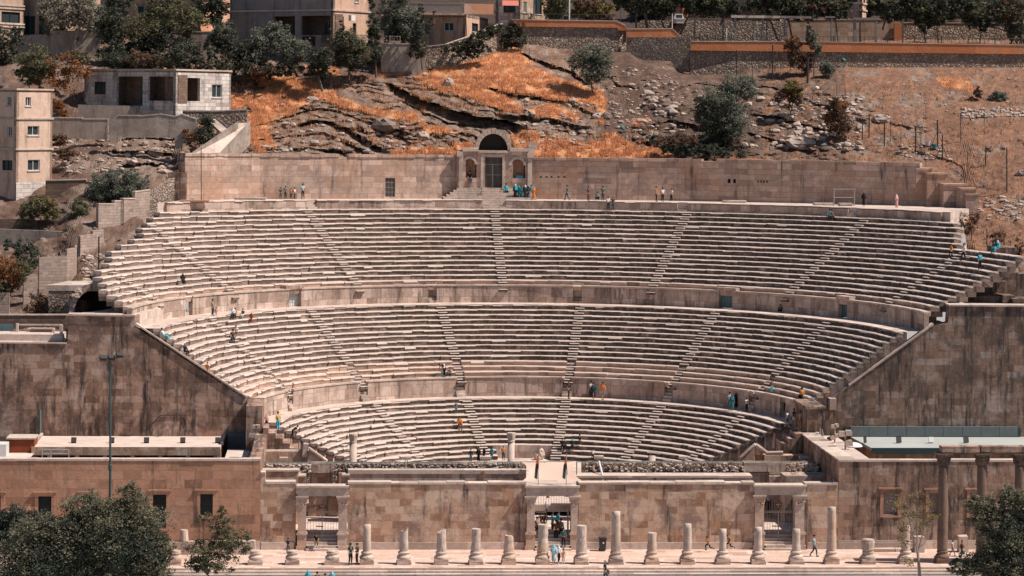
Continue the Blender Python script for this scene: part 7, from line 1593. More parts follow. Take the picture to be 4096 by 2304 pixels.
# ================================================================== people
def PM(c, n): 
    k = 'cloth_'+n
    if k not in M: M[k] = flat(k, c, .8, .12, 6)
    return M[k]
PAL = {'skin': (.36, .20, .135), 'black': (.012, .013, .015), 'dark': (.03, .035, .04), 'teal': (.02, .13, .15), 'dteal': (.012, .045, .055), 'cyan': (.03, .42, .52), 'pale': (.35, .55, .62), 'white': (.72, .70, .70), 'orange': (.60, .16, .015), 'brown': (.14, .06, .03), 'grey': (.22, .22, .23), 'jeans': (.025, .07, .10), 'beige': (.5, .35, .26), 'yellow': (.62, .42, .10), 'pink': (.55, .30, .25), 'red': (.35, .05, .02), 'hair': (.012, .010, .010)}
for k, c in PAL.items(): PM(c, k)
BASE = dict(pelvis=(0,0,.94), waist=(0,0,1.08), chest=(0,-.005,1.30), neck=(0,.01,1.46), hb=(0,0,1.545), head=(0,-.015,1.645), sl=(-.165,.01,1.40), sr=(.165,.01,1.40), el=(-.23,.03,1.13), er=(.23,.03,1.13), wl=(-.24,-.03,.89), wr=(.24,-.03,.89), ml=(-.235,-.05,.81), mr=(.235,-.05,.81),
    hl=(-.09,0,.90), hr=(.09,0,.90), kl=(-.10,-.02,.49), kr=(.10,-.02,.49), al=(-.10,.02,.09), ar=(.10,.02,.09), tl=(-.12,-.13,.035), tr=(.12,-.13,.035))
def shift(names, dx=0, dy=0, dz=0, b=BASE): return {n: (b[n][0]+dx, b[n][1]+dy, b[n][2]+dz) for n in names}
UP = ['pelvis', 'waist', 'chest', 'neck', 'hb', 'head', 'sl', 'sr', 'el', 'er', 'wl', 'wr', 'ml', 'mr', 'hl', 'hr']
POSES = {'stand': {}, 'relax': dict(kl=(-.12,-.06,.49), tl=(-.17,-.14,.035), al=(-.15,.0,.09), er=(.26,.06,1.14), wr=(.17,-.12,1.02), mr=(.10,-.16,1.04)),
 'photo': dict(el=(-.24,-.14,1.22), er=(.24,-.14,1.22), wl=(-.10,-.30,1.42), wr=(.10,-.30,1.42), ml=(-.04,-.33,1.48), mr=(.04,-.33,1.48)),
 'walk': dict(kl=(-.09,-.20,.52), al=(-.09,-.22,.10), tl=(-.09,-.36,.06), kr=(.09,.05,.48), ar=(.09,.32,.16), tr=(.09,.22,.04), el=(-.23,.16,1.15), wl=(-.23,.14,.92), ml=(-.22,.10,.84), er=(.23,-.12,1.15), wr=(.22,-.28,1.0), mr=(.21,-.34,.95)),
 'run': dict(chest=(0,-.12,1.28), neck=(0,-.17,1.43), hb=(0,-.2,1.52), head=(0,-.24,1.61), sl=(-.165,-.12,1.38), sr=(.165,-.12,1.38), kl=(-.09,-.36,.68), al=(-.09,-.22,.30), tl=(-.09,-.36,.24), kr=(.09,.14,.50), ar=(.09,.55,.42), tr=(.09,.62,.30), el=(-.24,.14,1.18), wl=(-.22,-.04,1.04), ml=(-.2,-.1,1.06), er=(.24,-.30,1.20), wr=(.16,-.44,1.34), mr=(.13,-.48,1.4)),
 'bend': dict(waist=(0,-.08,1.05), chest=(0,-.30,1.14), neck=(0,-.44,1.18), hb=(0,-.52,1.20), head=(0,-.60,1.20), sl=(-.165,-.36,1.14), sr=(.165,-.36,1.14), el=(-.2,-.44,.88), er=(.2,-.44,.88), wl=(-.14,-.52,.66), wr=(.14,-.52,.66), ml=(-.12,-.55,.58), mr=(.12,-.55,.58)),
 'climb': dict(pelvis=(0,.05,.80), hl=(-.09,.05,.77), hr=(.09,.05,.77), waist=(0,-.08,.90), chest=(0,-.28,1.02), neck=(0,-.40,1.10), hb=(0,-.47,1.15), head=(0,-.54,1.19), sl=(-.17,-.32,1.04), sr=(.17,-.32,1.04), el=(-.26,-.20,.84), er=(.26,-.42,.84), wl=(-.27,-.02,.74), wr=(.24,-.58,.70), ml=(-.27,.05,.70), mr=(.22,-.64,.64), kl=(-.1,-.34,.58), al=(-.1,-.16,.16), tl=(-.1,-.3,.1), kr=(.1,.02,.42), ar=(.1,.26,.1), tr=(.1,.14,.04))}
SIT = shift(UP, 0, .42, -.44)
SIT.update(kl=(-.12,-.03,.50), kr=(.12,-.03,.50), al=(-.12,-.02,.09), ar=(.12,-.02,.09), tl=(-.13,-.16,.035), tr=(.13,-.16,.035), hl=(-.09,.40,.48), hr=(.09,.40,.48), el=(-.24,.36,.72), er=(.24,.36,.72), wl=(-.14,.10,.60), wr=(.14,.10,.60), ml=(-.10,.03,.58), mr=(.10,.03,.58), chest=(0,.38,.87), neck=(0,.36,1.02), hb=(0,.34,1.10), head=(0,.31,1.20))
POSES['sit'] = SIT
CR = dict(SIT); CR.update(pelvis=(0,.28,.20), hl=(-.09,.27,.20), hr=(.09,.27,.20), waist=(0,.26,.34), chest=(0,.16,.56), neck=(0,.12,.72), hb=(0,.09,.80), head=(0,.06,.90), sl=(-.165,.16,.66), sr=(.165,.16,.66), el=(-.25,-.02,.50), er=(.25,-.02,.50), wl=(-.1,-.22,.48), wr=(.1,-.22,.48), ml=(-.06,-.27,.47), mr=(.06,-.27,.47), kl=(-.22,-.18,.42), kr=(.22,-.18,.42), al=(-.16,.0,.09), ar=(.16,.0,.09), tl=(-.2,-.13,.035), tr=(.2,-.13,.035))
POSES['crouch'] = CR
RC = dict(SIT); RC.update(chest=(0,.56,.84), neck=(0,.60,.98), hb=(0,.60,1.06), head=(0,.59,1.16), sl=(-.165,.58,.92), sr=(.165,.58,.92), el=(-.26,.72,.68), er=(.26,.72,.68), wl=(-.24,.82,.48), wr=(.24,.82,.48), ml=(-.24,.80,.45), mr=(.24,.80,.45), kl=(-.12,-.05,.46), al=(-.12,-.30,.14), tl=(-.13,-.42,.16), kr=(.12,-.02,.48), ar=(.12,-.22,.12), tr=(.13,-.34,.10))
POSES['recline'] = RC
BONES = [('pelvis','waist'), ('waist','chest'), ('chest','neck'), ('neck','hb'), ('hb','head'), ('chest','sl'), ('sl','el'), ('el','wl'), ('wl','ml'), ('chest','sr'), ('sr','er'), ('er','wr'), ('wr','mr'), ('pelvis','hl'), ('hl','kl'), ('kl','al'), ('al','tl'), ('pelvis','hr'), ('hr','kr'), ('kr','ar'), ('ar','tr')]
RB = dict(pelvis=.115, waist=.105, chest=.125, neck=.052, hb=.06, head=.10, sl=.062, sr=.062, el=.043, er=.043, wl=.03, wr=.03, ml=.036, mr=.036, hl=.085, hr=.085, kl=.056, kr=.056, al=.038, ar=.038, tl=.036, tr=.036)
def skinmesh(name, joints, bones, rad, rootj, sub=1):
    names = [n for n in joints if any(n in b for b in bones)]; ix = {n: i for i, n in enumerate(names)}
    me = bpy.data.meshes.new(name+'_cage'); me.from_pydata([joints[n] for n in names], [(ix[a], ix[b]) for a, b in bones], [])
    o = bpy.data.objects.new('tmp', me); COL.objects.link(o); sk = o.modifiers.new('s', 'SKIN'); sk.use_smooth_shade = True
    for n in names:
        v = me.skin_vertices[0].data[ix[n]]; r = rad[n]; v.radius = r if hasattr(r, '__len__') else (r, r); v.use_root = (n == rootj)
    if sub: s = o.modifiers.new('b', 'SUBSURF'); s.levels = sub; s.render_levels = sub
    dg = bpy.context.evaluated_depsgraph_get(); dg.update(); out = bpy.data.meshes.new_from_object(o.evaluated_get(dg), depsgraph=dg); out.name = name
    bpy.data.objects.remove(o); bpy.data.meshes.remove(me); out.materials.clear(); out.materials.append(None); return out
def addto(me, mb):
    """append extra geometry (fingers, nose, ears) to a mesh"""
    V = [tuple(v.co) for v in me.vertices]; Fs = [tuple(p.vertices) for p in me.polygons]; n = len(V)
    out = bpy.data.meshes.new(me.name); out.from_pydata(V+mb.v, [], Fs+[tuple(i+n for i in f) for f in mb.f]); out.polygons.foreach_set('use_smooth', [True]*len(out.polygons)); out.materials.append(None); return out
CACHE = {}
def pieces(pose, kind):
    key = (pose, kind)
    if key in CACHE: return CACHE[key]
    J = dict(BASE); J.update(POSES[pose]); V = {k: Vector(v) for k, v in J.items()}
    if kind == 'body':
        me = skinmesh('body', J, BONES, RB, 'pelvis'); mb = MB(); h = V['head']; f = Vector((0, -1, 0))
        mb.blob(tuple(h+Vector((0, -.105, -.01))), .014, .022, .024, 6, 4, 0); mb.blob(tuple(h+Vector((-.095, .01, 0))), .012, .02, .03, 6, 4, 0); mb.blob(tuple(h+Vector((.095, .01, 0))), .012, .02, .03, 6, 4, 0)
        for a, b in (('wl', 'ml'), ('wr', 'mr')):
            d = (V[b]-V[a]).normalized(); s = d.cross(Vector((1, 0, 0)) if abs(d.x) < .7 else Vector((0, 1, 0))).normalized()
            for k, (off, l) in enumerate(((-.026, .062), (-.009, .072), (.009, .068), (.026, .052))):
                p0 = V[b]+s*off+d*.01; p1 = p0+d*l*.55; p2 = p0+d*l+Vector((0, -.012, 0)); mb.tube([p0, p1, p2], [.009, .0085, .006], 5)
            p0 = V[b]-d*.02+s*.032; mb.tube([p0, p0+s*.025+d*.02, p0+s*.03+d*.05], [.011, .010, .007], 5)
        me = addto(me, mb)
    elif kind == 'eyes':
        mb = MB(); h = V['head']
        for s in (-1, 1): mb.blob(tuple(h+Vector((s*.036, -.096, .012))), .013, .008, .007, 6, 4, 0)
        mb.box(h.x-.024, h.x+.024, h.y-.1, h.y-.094, h.z-.048, h.z-.042); me = bpy.data.meshes.new('face_features'); me.from_pydata(mb.v, [], mb.f); me.materials.append(None)
    elif kind in ('shirt', 'longshirt'):
        J2 = {k: J[k] for k in ('pelvis', 'waist', 'chest', 'sl', 'sr')}; J2['nk'] = tuple(V['chest'].lerp(V['neck'], .72))
        for s in 'lr': J2['u'+s] = tuple(V['s'+s].lerp(V['e'+s], .62 if kind == 'shirt' else 1.0)); J2['f'+s] = tuple(V['e'+s].lerp(V['w'+s], .92))
        b = [('pelvis', 'waist'), ('waist', 'chest'), ('chest', 'nk'), ('chest', 'sl'), ('sl', 'ul'), ('chest', 'sr'), ('sr', 'ur')]+([('ul', 'fl'), ('ur', 'fr')] if kind == 'longshirt' else [])
        me = skinmesh(kind, J2, b, dict(pelvis=(.15, .135), waist=(.14, .125), chest=(.165, .14), nk=.075, sl=.082, sr=.082, ul=.068, ur=.068, fl=.045, fr=.045), 'chest')
    elif kind in ('trousers', 'shorts'):
        J2 = {k: J[k] for k in ('pelvis', 'hl', 'hr', 'kl', 'kr')}; J2['wz'] = tuple(V['pelvis'].lerp(V['waist'], .5))
        b = [('wz', 'pelvis'), ('pelvis', 'hl'), ('hl', 'kl'), ('pelvis', 'hr'), ('hr', 'kr')]
        if kind == 'trousers':
            for s in 'lr': J2['b'+s] = tuple(V['k'+s].lerp(V['a'+s], .93))
            b += [('kl', 'bl'), ('kr', 'br')]
        else:
            for s in 'lr': J2['k'+s] = tuple(V['h'+s].lerp(V['k'+s], .85))
        me = skinmesh(kind, J2, b, dict(wz=.13, pelvis=(.145, .13), hl=.105, hr=.105, kl=.078, kr=.078, bl=.058, br=.058), 'pelvis')
    elif kind == 'shoes':
        J2 = {}; b = []
        for s in 'lr': J2['x'+s] = tuple(V['a'+s]+Vector((0, .03, -.05))); J2['t'+s] = tuple(V['t'+s]+Vector((0, 0, .005))); J2['a'+s] = tuple(V['a'+s]); b += [('a'+s, 'x'+s), ('x'+s, 't'+s)]
        mb = MB()
        for s in 'lr': mb.tube([J2['a'+s], J2['x'+s], Vector(J2['x'+s]).lerp(Vector(J2['t'+s]), .6), J2['t'+s], Vector(J2['t'+s])+(Vector(J2['t'+s])-Vector(J2['x'+s])).normalized()*.05], [.042, .05, .05, .042, .02], 8)
        me = bpy.data.meshes.new('shoes'); me.from_pydata(mb.v, [], mb.f); me.materials.append(None); me.polygons.foreach_set('use_smooth', [True]*len(me.polygons))
    elif kind == 'dress':
        J2 = {k: J[k] for k in ('pelvis', 'waist', 'chest', 'sl', 'sr', 'el', 'er')}; J2['nk'] = tuple(V['chest'].lerp(V['neck'], .75)); J2['fl'] = tuple(V['el'].lerp(V['wl'], .9)); J2['fr'] = tuple(V['er'].lerp(V['wr'], .9))
        km = V['kl'].lerp(V['kr'], .5); am = V['al'].lerp(V['ar'], .5); J2['km'] = tuple(km); J2['am'] = (am.x, am.y, am.z+.02)
        me = skinmesh('dress', J2, [('pelvis', 'waist'), ('waist', 'chest'), ('chest', 'nk'), ('chest', 'sl'), ('sl', 'el'), ('el', 'fl'), ('chest', 'sr'), ('sr', 'er'), ('er', 'fr'), ('pelvis', 'km'), ('km', 'am')], dict(pelvis=(.19, .17), waist=(.16, .14), chest=(.17, .15), nk=.08, sl=.09, sr=.09, el=.075, er=.075, fl=.065, fr=.065, km=(.21, .19), am=(.25, .21)), 'pelvis')
    elif kind == 'hair':
        mb = MB(); h = V['head']; mb.blob(tuple(h+Vector((0, .022, .045))), .108, .112, .085, 12, 8, .04, 3); me = bpy.data.meshes.new('hair'); me.from_pydata(mb.v, [], mb.f); me.materials.append(None); me.polygons.foreach_set('use_smooth', [True]*len(me.polygons))
    elif kind == 'headscarf':
        J2 = dict(t=tuple(V['head']+Vector((0, .025, .035))), m=tuple(V['hb']+Vector((0, .03, 0))), n=tuple(V['neck']+Vector((0, .02, -.02))), l=tuple(V['sl'].lerp(V['neck'], .45)), r=tuple(V['sr'].lerp(V['neck'], .45)), b=tuple(V['chest'].lerp(V['neck'], .4)+Vector((0, -.06, 0))))
        me = skinmesh('headscarf', J2, [('t', 'm'), ('m', 'n'), ('n', 'l'), ('n', 'r'), ('n', 'b')], dict(t=.12, m=.095, n=.11, l=.08, r=.08, b=.09), 'n')
    elif kind == 'cap':
        mb = MB(); h = V['head']; mb.lathe([(.115, 0), (.112, .05), (.07, .10), (.01, .115)], tuple(h+Vector((0, .01, .02))), 12); mb.box(h.x-.07, h.x+.07, h.y-.2, h.y-.08, h.z+.03, h.z+.04); me = bpy.data.meshes.new('cap'); me.from_pydata(mb.v, [], mb.f); me.materials.append(None)
    elif kind == 'backpack':
        mb = MB(); c = V['chest']; mb.box(c.x-.14, c.x+.14, c.y+.12, c.y+.27, c.z-.26, c.z+.12, .01); me = bpy.data.meshes.new('backpack'); me.from_pydata(mb.v, [], mb.f); me.materials.append(None)
    elif kind == 'bag':
        mb = MB(); c = V['wr']; mb.box(c.x-.02, c.x+.1, c.y-.12, c.y+.12, c.z-.35, c.z-.08, .01); mb.box(c.x+.02, c.x+.05, c.y-.08, c.y+.08, c.z-.08, c.z); me = bpy.data.meshes.new('bag'); me.from_pydata(mb.v, [], mb.f); me.materials.append(None)
    CACHE[key] = me; return me
SURF = [(RW1, R1, Z1), (R2a, R2, Z2)]+[(RW1-k*D1, RW1-(k-1)*D1, Z1-k*H1) for k in range(1, 12)]+[(R1+k*D2, R1+(k+1)*D2, Z1+HW1+k*H2) for k in range(0, 14)]+[(R2+k*D3, R2+(k+1)*D3, Z2+HW2+k*H3) for k in range(0, 17)]
def place(x, y, hint=None):
    """point of a walking surface seen at the pixel"""
    if hint is not None:
        if isinstance(hint, tuple): return P(x, y, Y=hint[0])
        q = P(x, y, Z=hint)
        if hint > 20:
            yy = min(max(q.y, kerbY(P(x, y, Y=77).x)+.25), wallY(x)-.45); q = P(x, y, Y=yy); q.z = ZK
        return q
    best = None
    for ra, rb, z in SURF:
        q = P(x, y, Z=z+.015); r = math.hypot(q.x, q.y-YC); lo, hi = (ra, rb)
        e = max(0, lo-r, r-hi)
        if q.y < 27: continue
        if best is None or e < best[0]: best = (e, q, ra, rb, z)
    e, q, ra, rb, z = best
    t = math.atan2(q.x, q.y-YC); r = min(max(math.hypot(q.x, q.y-YC), ra+.14), max(ra+.15, rb-.1))
    return Vector(pol(r, t, z+.01))
def person(x, y, h, pose, face, outfit, label, hint=None, group=None):
    """outfit: top/bottom/head strings like 'shirt:teal trousers:dark hair:hair'"""
    q = place(x, y, hint); sc = (q.y+CD)/F
    full = {'stand': 1.76, 'relax': 1.76, 'photo': 1.76, 'walk': 1.76, 'run': 1.74, 'bend': 1.34, 'climb': 1.34, 'sit': 1.34, 'crouch': 1.03, 'recline': 1.32}[pose]
    s = max(.55, min(1.08, h*sc/full))
    r = root('person', tuple(q), label, 'person', group, R_(face)); r.scale = (s, s, s)
    parts = [p.split(':') for p in outfit.split()]
    for kind, c in [('body', 'skin'), ('eyes', 'hair')]+parts:
        me = pieces(pose, kind); o = bpy.data.objects.new({'eyes': 'face_features', 'longshirt': 'shirt'}.get(kind, kind), me); COL.objects.link(o); o.parent = r
        o.material_slots[0].link = 'OBJECT'; o.material_slots[0].material = M['cloth_'+c]
    return r
Z0 = ZK+.0
PE = [
 (1122, 795, 47, 'stand', 20, 'shirt:dteal trousers:jeans shoes:dark hair:hair', 'leftmost child of the small group at the left of the upper wall, dark teal top', Z0),
 (1142, 795, 52, 'stand', -20, 'shirt:grey trousers:dark shoes:dark hair:hair', 'child in grey second from the left in the small group by the upper wall', Z0),
 (1164, 795, 43, 'stand', 0, 'shirt:orange trousers:dark shoes:dark hair:hair', 'child in an orange shirt in the small group by the upper wall', Z0),
 (1178, 795, 46, 'stand', 60, 'shirt:white trousers:jeans shoes:dark hair:hair backpack:dark', 'child in white between the orange child and the tall man by the upper wall', Z0),
 (1211, 796, 62, 'relax', 190, 'shirt:pale trousers:black shoes:black hair:hair', 'tall man in a pale blue shirt and black trousers by the left upper wall', Z0),
 (1926, 797, 46, 'walk', -80, 'shirt:grey trousers:grey shoes:white hair:hair', 'small child walking left in front of the shrine steps', Z0),
 (2001, 796, 44, 'run', 60, 'shirt:orange trousers:dark shoes:white hair:hair', 'small child in orange hurrying along the shrine steps', Z0),
 (2061, 801, 66, 'stand', 200, 'dress:black headscarf:pale backpack:cyan', 'woman in a dark patterned dress and pale scarf left of the group at the shrine', Z0),
 (2075, 802, 60, 'stand', 150, 'dress:teal headscarf:grey', 'woman in a long teal dress and grey scarf in the group at the shrine', Z0),
 (2087, 802, 58, 'stand', 20, 'dress:teal headscarf:teal', 'woman in teal with a teal scarf in the middle of the group at the shrine', Z0),
 (2101, 802, 62, 'stand', 180, 'dress:dark headscarf:white', 'woman in a dark dress and long white scarf in the group at the shrine', Z0),
 (2113, 802, 58, 'stand', 20, 'longshirt:dark trousers:black shoes:white headscarf:black', 'person in black right of the white-scarfed woman at the shrine', Z0),
 (2124, 802, 60, 'relax', -30, 'shirt:cyan trousers:white shoes:dark hair:hair', 'person in a bright cyan shirt near the right end of the group at the shrine', Z0),
 (2134, 802, 58, 'stand', 10, 'dress:orange headscarf:cyan', 'rightmost of the group at the shrine in an orange dress and cyan scarf', Z0),
 (2268, 801, 60, 'walk', -95, 'shirt:teal trousers:jeans shoes:dark hair:hair', 'man in teal walking alone right of the shrine', Z0),
 (2353, 802, 54, 'stand', 40, 'shirt:black trousers:brown shoes:dark hair:hair', 'man in a black shirt and brown trousers by the right upper wall', Z0),
 (2389, 800, 34, 'crouch', 0, 'shirt:cyan trousers:black shoes:dark hair:hair', 'person in a cyan shirt crouching by the right upper wall', Z0),
 (2411, 802, 58, 'photo', 170, 'longshirt:teal trousers:jeans shoes:dark hair:hair', 'man in a denim-teal shirt standing behind the pair on the top row', Z0),
 (2425, 843, 57, 'relax', 0, 'shirt:white trousers:dteal shoes:dark hair:hair', 'man in white leaning on the terrace kerb on the highest row', None),
 (2449, 842, 56, 'relax', 10, 'shirt:black trousers:jeans shoes:dark hair:hair', 'man in black leaning on the terrace kerb beside the one in white', None),
 (2625, 809, 62, 'stand', 80, 'longshirt:orange trousers:black shoes:black hair:hair', 'man in an orange long-sleeved shirt on the top terrace right of centre', Z0),
 (2650, 809, 58, 'relax', 20, 'shirt:white trousers:black shoes:white hair:hair', 'man in a white shirt next to the orange-shirted man on the top terrace', Z0),
 (2686, 809, 55, 'relax', -60, 'shirt:white trousers:black shoes:white hair:hair', 'man in a white shirt standing apart, rightmost of the three on the top terrace', Z0),
 (3363, 881, 49, 'sit', 0, 'longshirt:cyan trousers:dteal shoes:black hair:hair', 'man in a light cyan shirt sitting on the kerb below the scaffold frame', None),
 (3385, 881, 47, 'sit', 10, 'shirt:brown trousers:dark shoes:black hair:hair', 'man in brown sitting right of the cyan-shirted one below the scaffold frame', None),
 (3455, 826, 60, 'stand', 0, 'dress:black headscarf:black', 'woman all in black against the right upper wall', Z0),
 (3586, 832, 58, 'stand', 30, 'dress:pink headscarf:white', 'woman in a pinkish dress and white scarf alone by the right upper wall', Z0),
 (3805, 1045, 72, 'walk', -60, 'shirt:white trousers:black shoes:black hair:hair', 'man in white and black stepping down the upper right rows', None),
 (3822, 1036, 62, 'walk', -50, 'shirt:orange trousers:black shoes:white hair:hair', 'woman in an orange top holding on behind the man on the upper right rows', None),
 (3910, 1077, 70, 'relax', 20, 'longshirt:cyan trousers:black shoes:black hair:hair', 'man in a bright cyan shirt standing on the upper right rows', None),
 (3955, 1012, 52, 'sit', -40, 'longshirt:teal trousers:teal shoes:white hair:hair', 'person in teal leaning back on the topmost right row beside the white-scarfed woman', None),
 (3978, 1012, 56, 'sit', -70, 'dress:cyan headscarf:white', 'woman in cyan with a white scarf sitting on the topmost right row', None),
 (3120, 1250, 33, 'crouch', -30, 'longshirt:black trousers:black shoes:black hair:hair backpack:black', 'person in black sitting low against the upper parapet wall on the right', None),
 (737, 1140, 50, 'sit', 20, 'dress:black headscarf:black', 'woman in black sitting in the lower left of the upper bank', None),
 (748, 1140, 42, 'sit', 30, 'shirt:white trousers:dark shoes:white hair:hair', 'child in white sitting beside the woman in black in the upper bank', None),
 (467, 1223, 84, 'stand', 180, 'shirt:pale shorts:dteal shoes:dark cap:red', 'man in a pale blue shirt and dark shorts standing by the tunnel mouth', (39.5,)),
 (525, 1214, 72, 'walk', 120, 'shirt:beige trousers:white shoes:white hair:hair backpack:brown', 'person in beige with a brown bag walking up near the tunnel mouth', (41.5,)),
 (850, 1264, 68, 'relax', 60, 'shirt:grey trousers:dteal shoes:white hair:hair', 'man in a striped grey shirt standing on the left of the upper walkway', None),
 (886, 1266, 36, 'sit', 0, 'shirt:pink trousers:pink shoes:white hair:hair', 'small child in pink at the left of the family on the upper walkway', None),
 (903, 1276, 54, 'sit', 10, 'longshirt:white trousers:jeans shoes:dark headscarf:white', 'woman in white sitting in the family on the edge of the upper walkway', None),
 (924, 1276, 46, 'sit', 0, 'shirt:orange trousers:brown shoes:dark hair:hair', 'person in orange sitting in the family on the edge of the upper walkway', None),
 (936, 1272, 40, 'sit', -20, 'shirt:brown trousers:white shoes:dark hair:hair', 'rightmost person of the family on the upper walkway, brown top', None),
 (966, 1290, 44, 'stand', 160, 'dress:red headscarf:black', 'girl in a rusty dress standing on the steps right of the family', None),
 (958, 1350, 48, 'sit', -20, 'shirt:white trousers:black shoes:black hair:hair', 'person in white and black sitting above the brown-shirted man on the left', None),
 (933, 1372, 56, 'sit', 10, 'shirt:brown trousers:jeans shoes:black hair:hair', 'man in brown with teal trousers sitting on the left middle rows', None),
 (645, 1362, 52, 'recline', 70, 'shirt:white trousers:cyan shoes:white hair:hair', 'person in white and cyan leaning back near the top of the left sloping wall', None),
 (713, 1424, 52, 'sit', 50, 'longshirt:black trousers:black shoes:black headscarf:grey', 'person in black with a grey scarf sitting by the left sloping wall', None),
 (803, 1486, 40, 'sit', 160, 'longshirt:orange trousers:orange hair:hair', 'person in orange sitting at the left sloping wall', None),
 (1781, 1509, 56, 'bend', -60, 'shirt:black trousers:black shoes:black hair:hair backpack:white', 'man in black bending down over two children above the podium wall', None),
 (1768, 1508, 36, 'stand', 20, 'shirt:pink trousers:cyan shoes:cyan hair:hair', 'small child in pink and cyan left of the bending man', None),
 (1798, 1506, 38, 'crouch', -20, 'shirt:pink trousers:teal shoes:teal hair:hair', 'small child right of the bending man above the podium wall', None),
 (2274, 1594, 72, 'relax', 70, 'shirt:black trousers:black shoes:black cap:black', 'man all in black with a cap alone on the lower walkway', None),
 (2366, 1589, 68, 'stand', 0, 'shirt:white trousers:black shoes:black cap:black', 'man in a white shirt and black cap half hidden behind the woman in dark teal', None),
 (2373, 1599, 70, 'walk', 20, 'dress:dteal hair:hair', 'woman in a dark teal dress on the lower walkway', None),
 (2406, 1602, 73, 'walk', 0, 'longshirt:orange shorts:grey shoes:dark hair:hair', 'man in a dark orange shirt and grey shorts on the lower walkway', None),
 (2919, 1640, 74, 'stand', 0, 'shirt:pale trousers:teal shoes:dark hair:hair', 'man in pale blue half hidden behind the woman in teal, right lower walkway', None),
 (2928, 1643, 70, 'stand', 20, 'dress:teal headscarf:brown', 'woman in a teal dress and brown scarf on the right lower walkway', None),
 (2945, 1636, 70, 'stand', 30, 'dress:black headscarf:brown bag:black', 'woman in black with a handbag on the right lower walkway', None),
 (2986, 1646, 57, 'photo', 30, 'shirt:white trousers:black shoes:black hair:hair', 'boy in a white shirt holding a camera to his face on the right lower walkway', None),
 (3087, 1573, 58, 'relax', 40, 'longshirt:brown trousers:cyan shoes:dark hair:hair', 'person in brown with cyan trousers standing above the right podium wall', None),
 (3203, 1600, 54, 'sit', -40, 'shirt:cyan trousers:black shoes:black hair:hair', 'person in a cyan top sitting above the right podium wall', None),
 (3220, 1598, 52, 'sit', -160, 'shirt:orange trousers:black shoes:black hair:hair', 'person in an orange numbered shirt seen from behind above the right podium wall', None),
 (3142, 1707, 66, 'walk', 60, 'shirt:white shorts:black shoes:white hair:hair', 'man in white shirt and black shorts walking at the right end of the lower walkway', None),
 (3176, 1705, 72, 'walk', 120, 'shirt:black shorts:white shoes:dark hair:hair', 'man in a black shirt and white shorts at the right end of the lower walkway', None),
 (3200, 1716, 74, 'relax', 160, 'shirt:beige shorts:orange shoes:brown hair:hair', 'man in a beige shirt and orange shorts at the right end of the lower walkway', None),
 (1066, 1711, 57, 'stand', 30, 'longshirt:pink trousers:black shoes:black headscarf:pink', 'person in pink and black at the left end of the lower walkway', None),
 (1083, 1720, 74, 'relax', -150, 'shirt:yellow trousers:cyan shoes:pale hair:hair', 'person in a yellow top and cyan trousers at the left end of the lower walkway', None),
 (1132, 1752, 52, 'climb', 120, 'shirt:black trousers:black shoes:black hair:hair', 'man in black stooping down the left end of the bottom bank', None),
 (1824, 1655, 50, 'stand', 20, 'shirt:teal trousers:teal shoes:white hair:hair', 'girl in teal standing high in the bottom bank left of centre', None),
 (1866, 1726, 54, 'sit', 15, 'longshirt:orange trousers:brown shoes:black hair:hair', 'man in orange sitting on the edge of a row in the bottom bank', None),
 (1883, 1848, 54, 'stand', 170, 'longshirt:dteal trousers:teal shoes:dark hair:hair', 'man in dark teal, leftmost of those standing in the orchestra', (19.5,)),
 (1914, 1848, 60, 'stand', 160, 'longshirt:white dress:black hair:hair', 'woman in a white top and black skirt standing in the orchestra', (20.5,)),
 (1936, 1843, 55, 'stand', -60, 'dress:black headscarf:black', 'woman in black with long hair standing in the orchestra group', (22,)),
 (1967, 1842, 56, 'relax', -40, 'longshirt:cyan trousers:teal shoes:white hair:hair', 'person in cyan pointing left in the orchestra group', (22,)),
 (2013, 1840, 57, 'stand', 10, 'shirt:orange trousers:black shoes:black hair:hair', 'boy in an orange shirt left of the pale column in the orchestra', (23,)),
 (2246, 1803, 48, 'sit', 0, 'longshirt:dark trousers:black shoes:black hair:hair', 'leftmost dark-clothed person of the four sitting low beside the central stair', None),
 (2259, 1803, 48, 'sit', 10, 'longshirt:dark trousers:black shoes:black hair:hair', 'second dark-clothed person of the four sitting low beside the central stair', None),
 (2286, 1804, 50, 'sit', 0, 'dress:black headscarf:cyan', 'woman in black with a bright teal scarf sitting low beside the central stair', None),
 (2311, 1784, 44, 'sit', -20, 'shirt:black trousers:dteal shoes:white hair:hair', 'man in black sitting one row above the teal-scarfed woman', None),
 (2371, 1845, 52, 'relax', 0, 'shirt:white trousers:black shoes:black hair:hair', 'man in a printed white T-shirt standing in the orchestra right of the sail', (21,)),
 (1152, 2213, 62, 'walk', 170, 'shirt:dark trousers:jeans shoes:teal hair:hair', 'man in dark clothes walking left of gate A', .01),
 (1265, 2188, 54, 'sit', 0, 'shirt:black trousers:brown shoes:white hair:hair', 'man in black sitting on the steps of gate A with white shoes', (6.2,)),
 (1402, 2258, 86, 'relax', 30, 'shirt:dteal trousers:black shoes:black hair:hair', 'man in a dark teal shirt standing left of the slim pale column stub', (-.2,)),
 (1428, 2256, 84, 'relax', -120, 'shirt:dark trousers:black shoes:black hair:hair', 'person in dark grey standing closest to the slim pale column stub', (-.1,)),
 (2215, 2254, 82, 'walk', 0, 'dress:pale headscarf:pale', 'woman in a pale blue robe and scarf walking out of the central gateway', (.0,)),
 (2235, 2254, 76, 'walk', 10, 'longshirt:white trousers:black shoes:white headscarf:white', 'woman in a white scarf and black trousers beside the one in the pale blue robe', (.0,)),
 (2253, 2252, 58, 'stand', 0, 'shirt:orange trousers:beige shoes:white hair:hair', 'child in an orange shirt beside the two women before the central gateway', (.1,)),
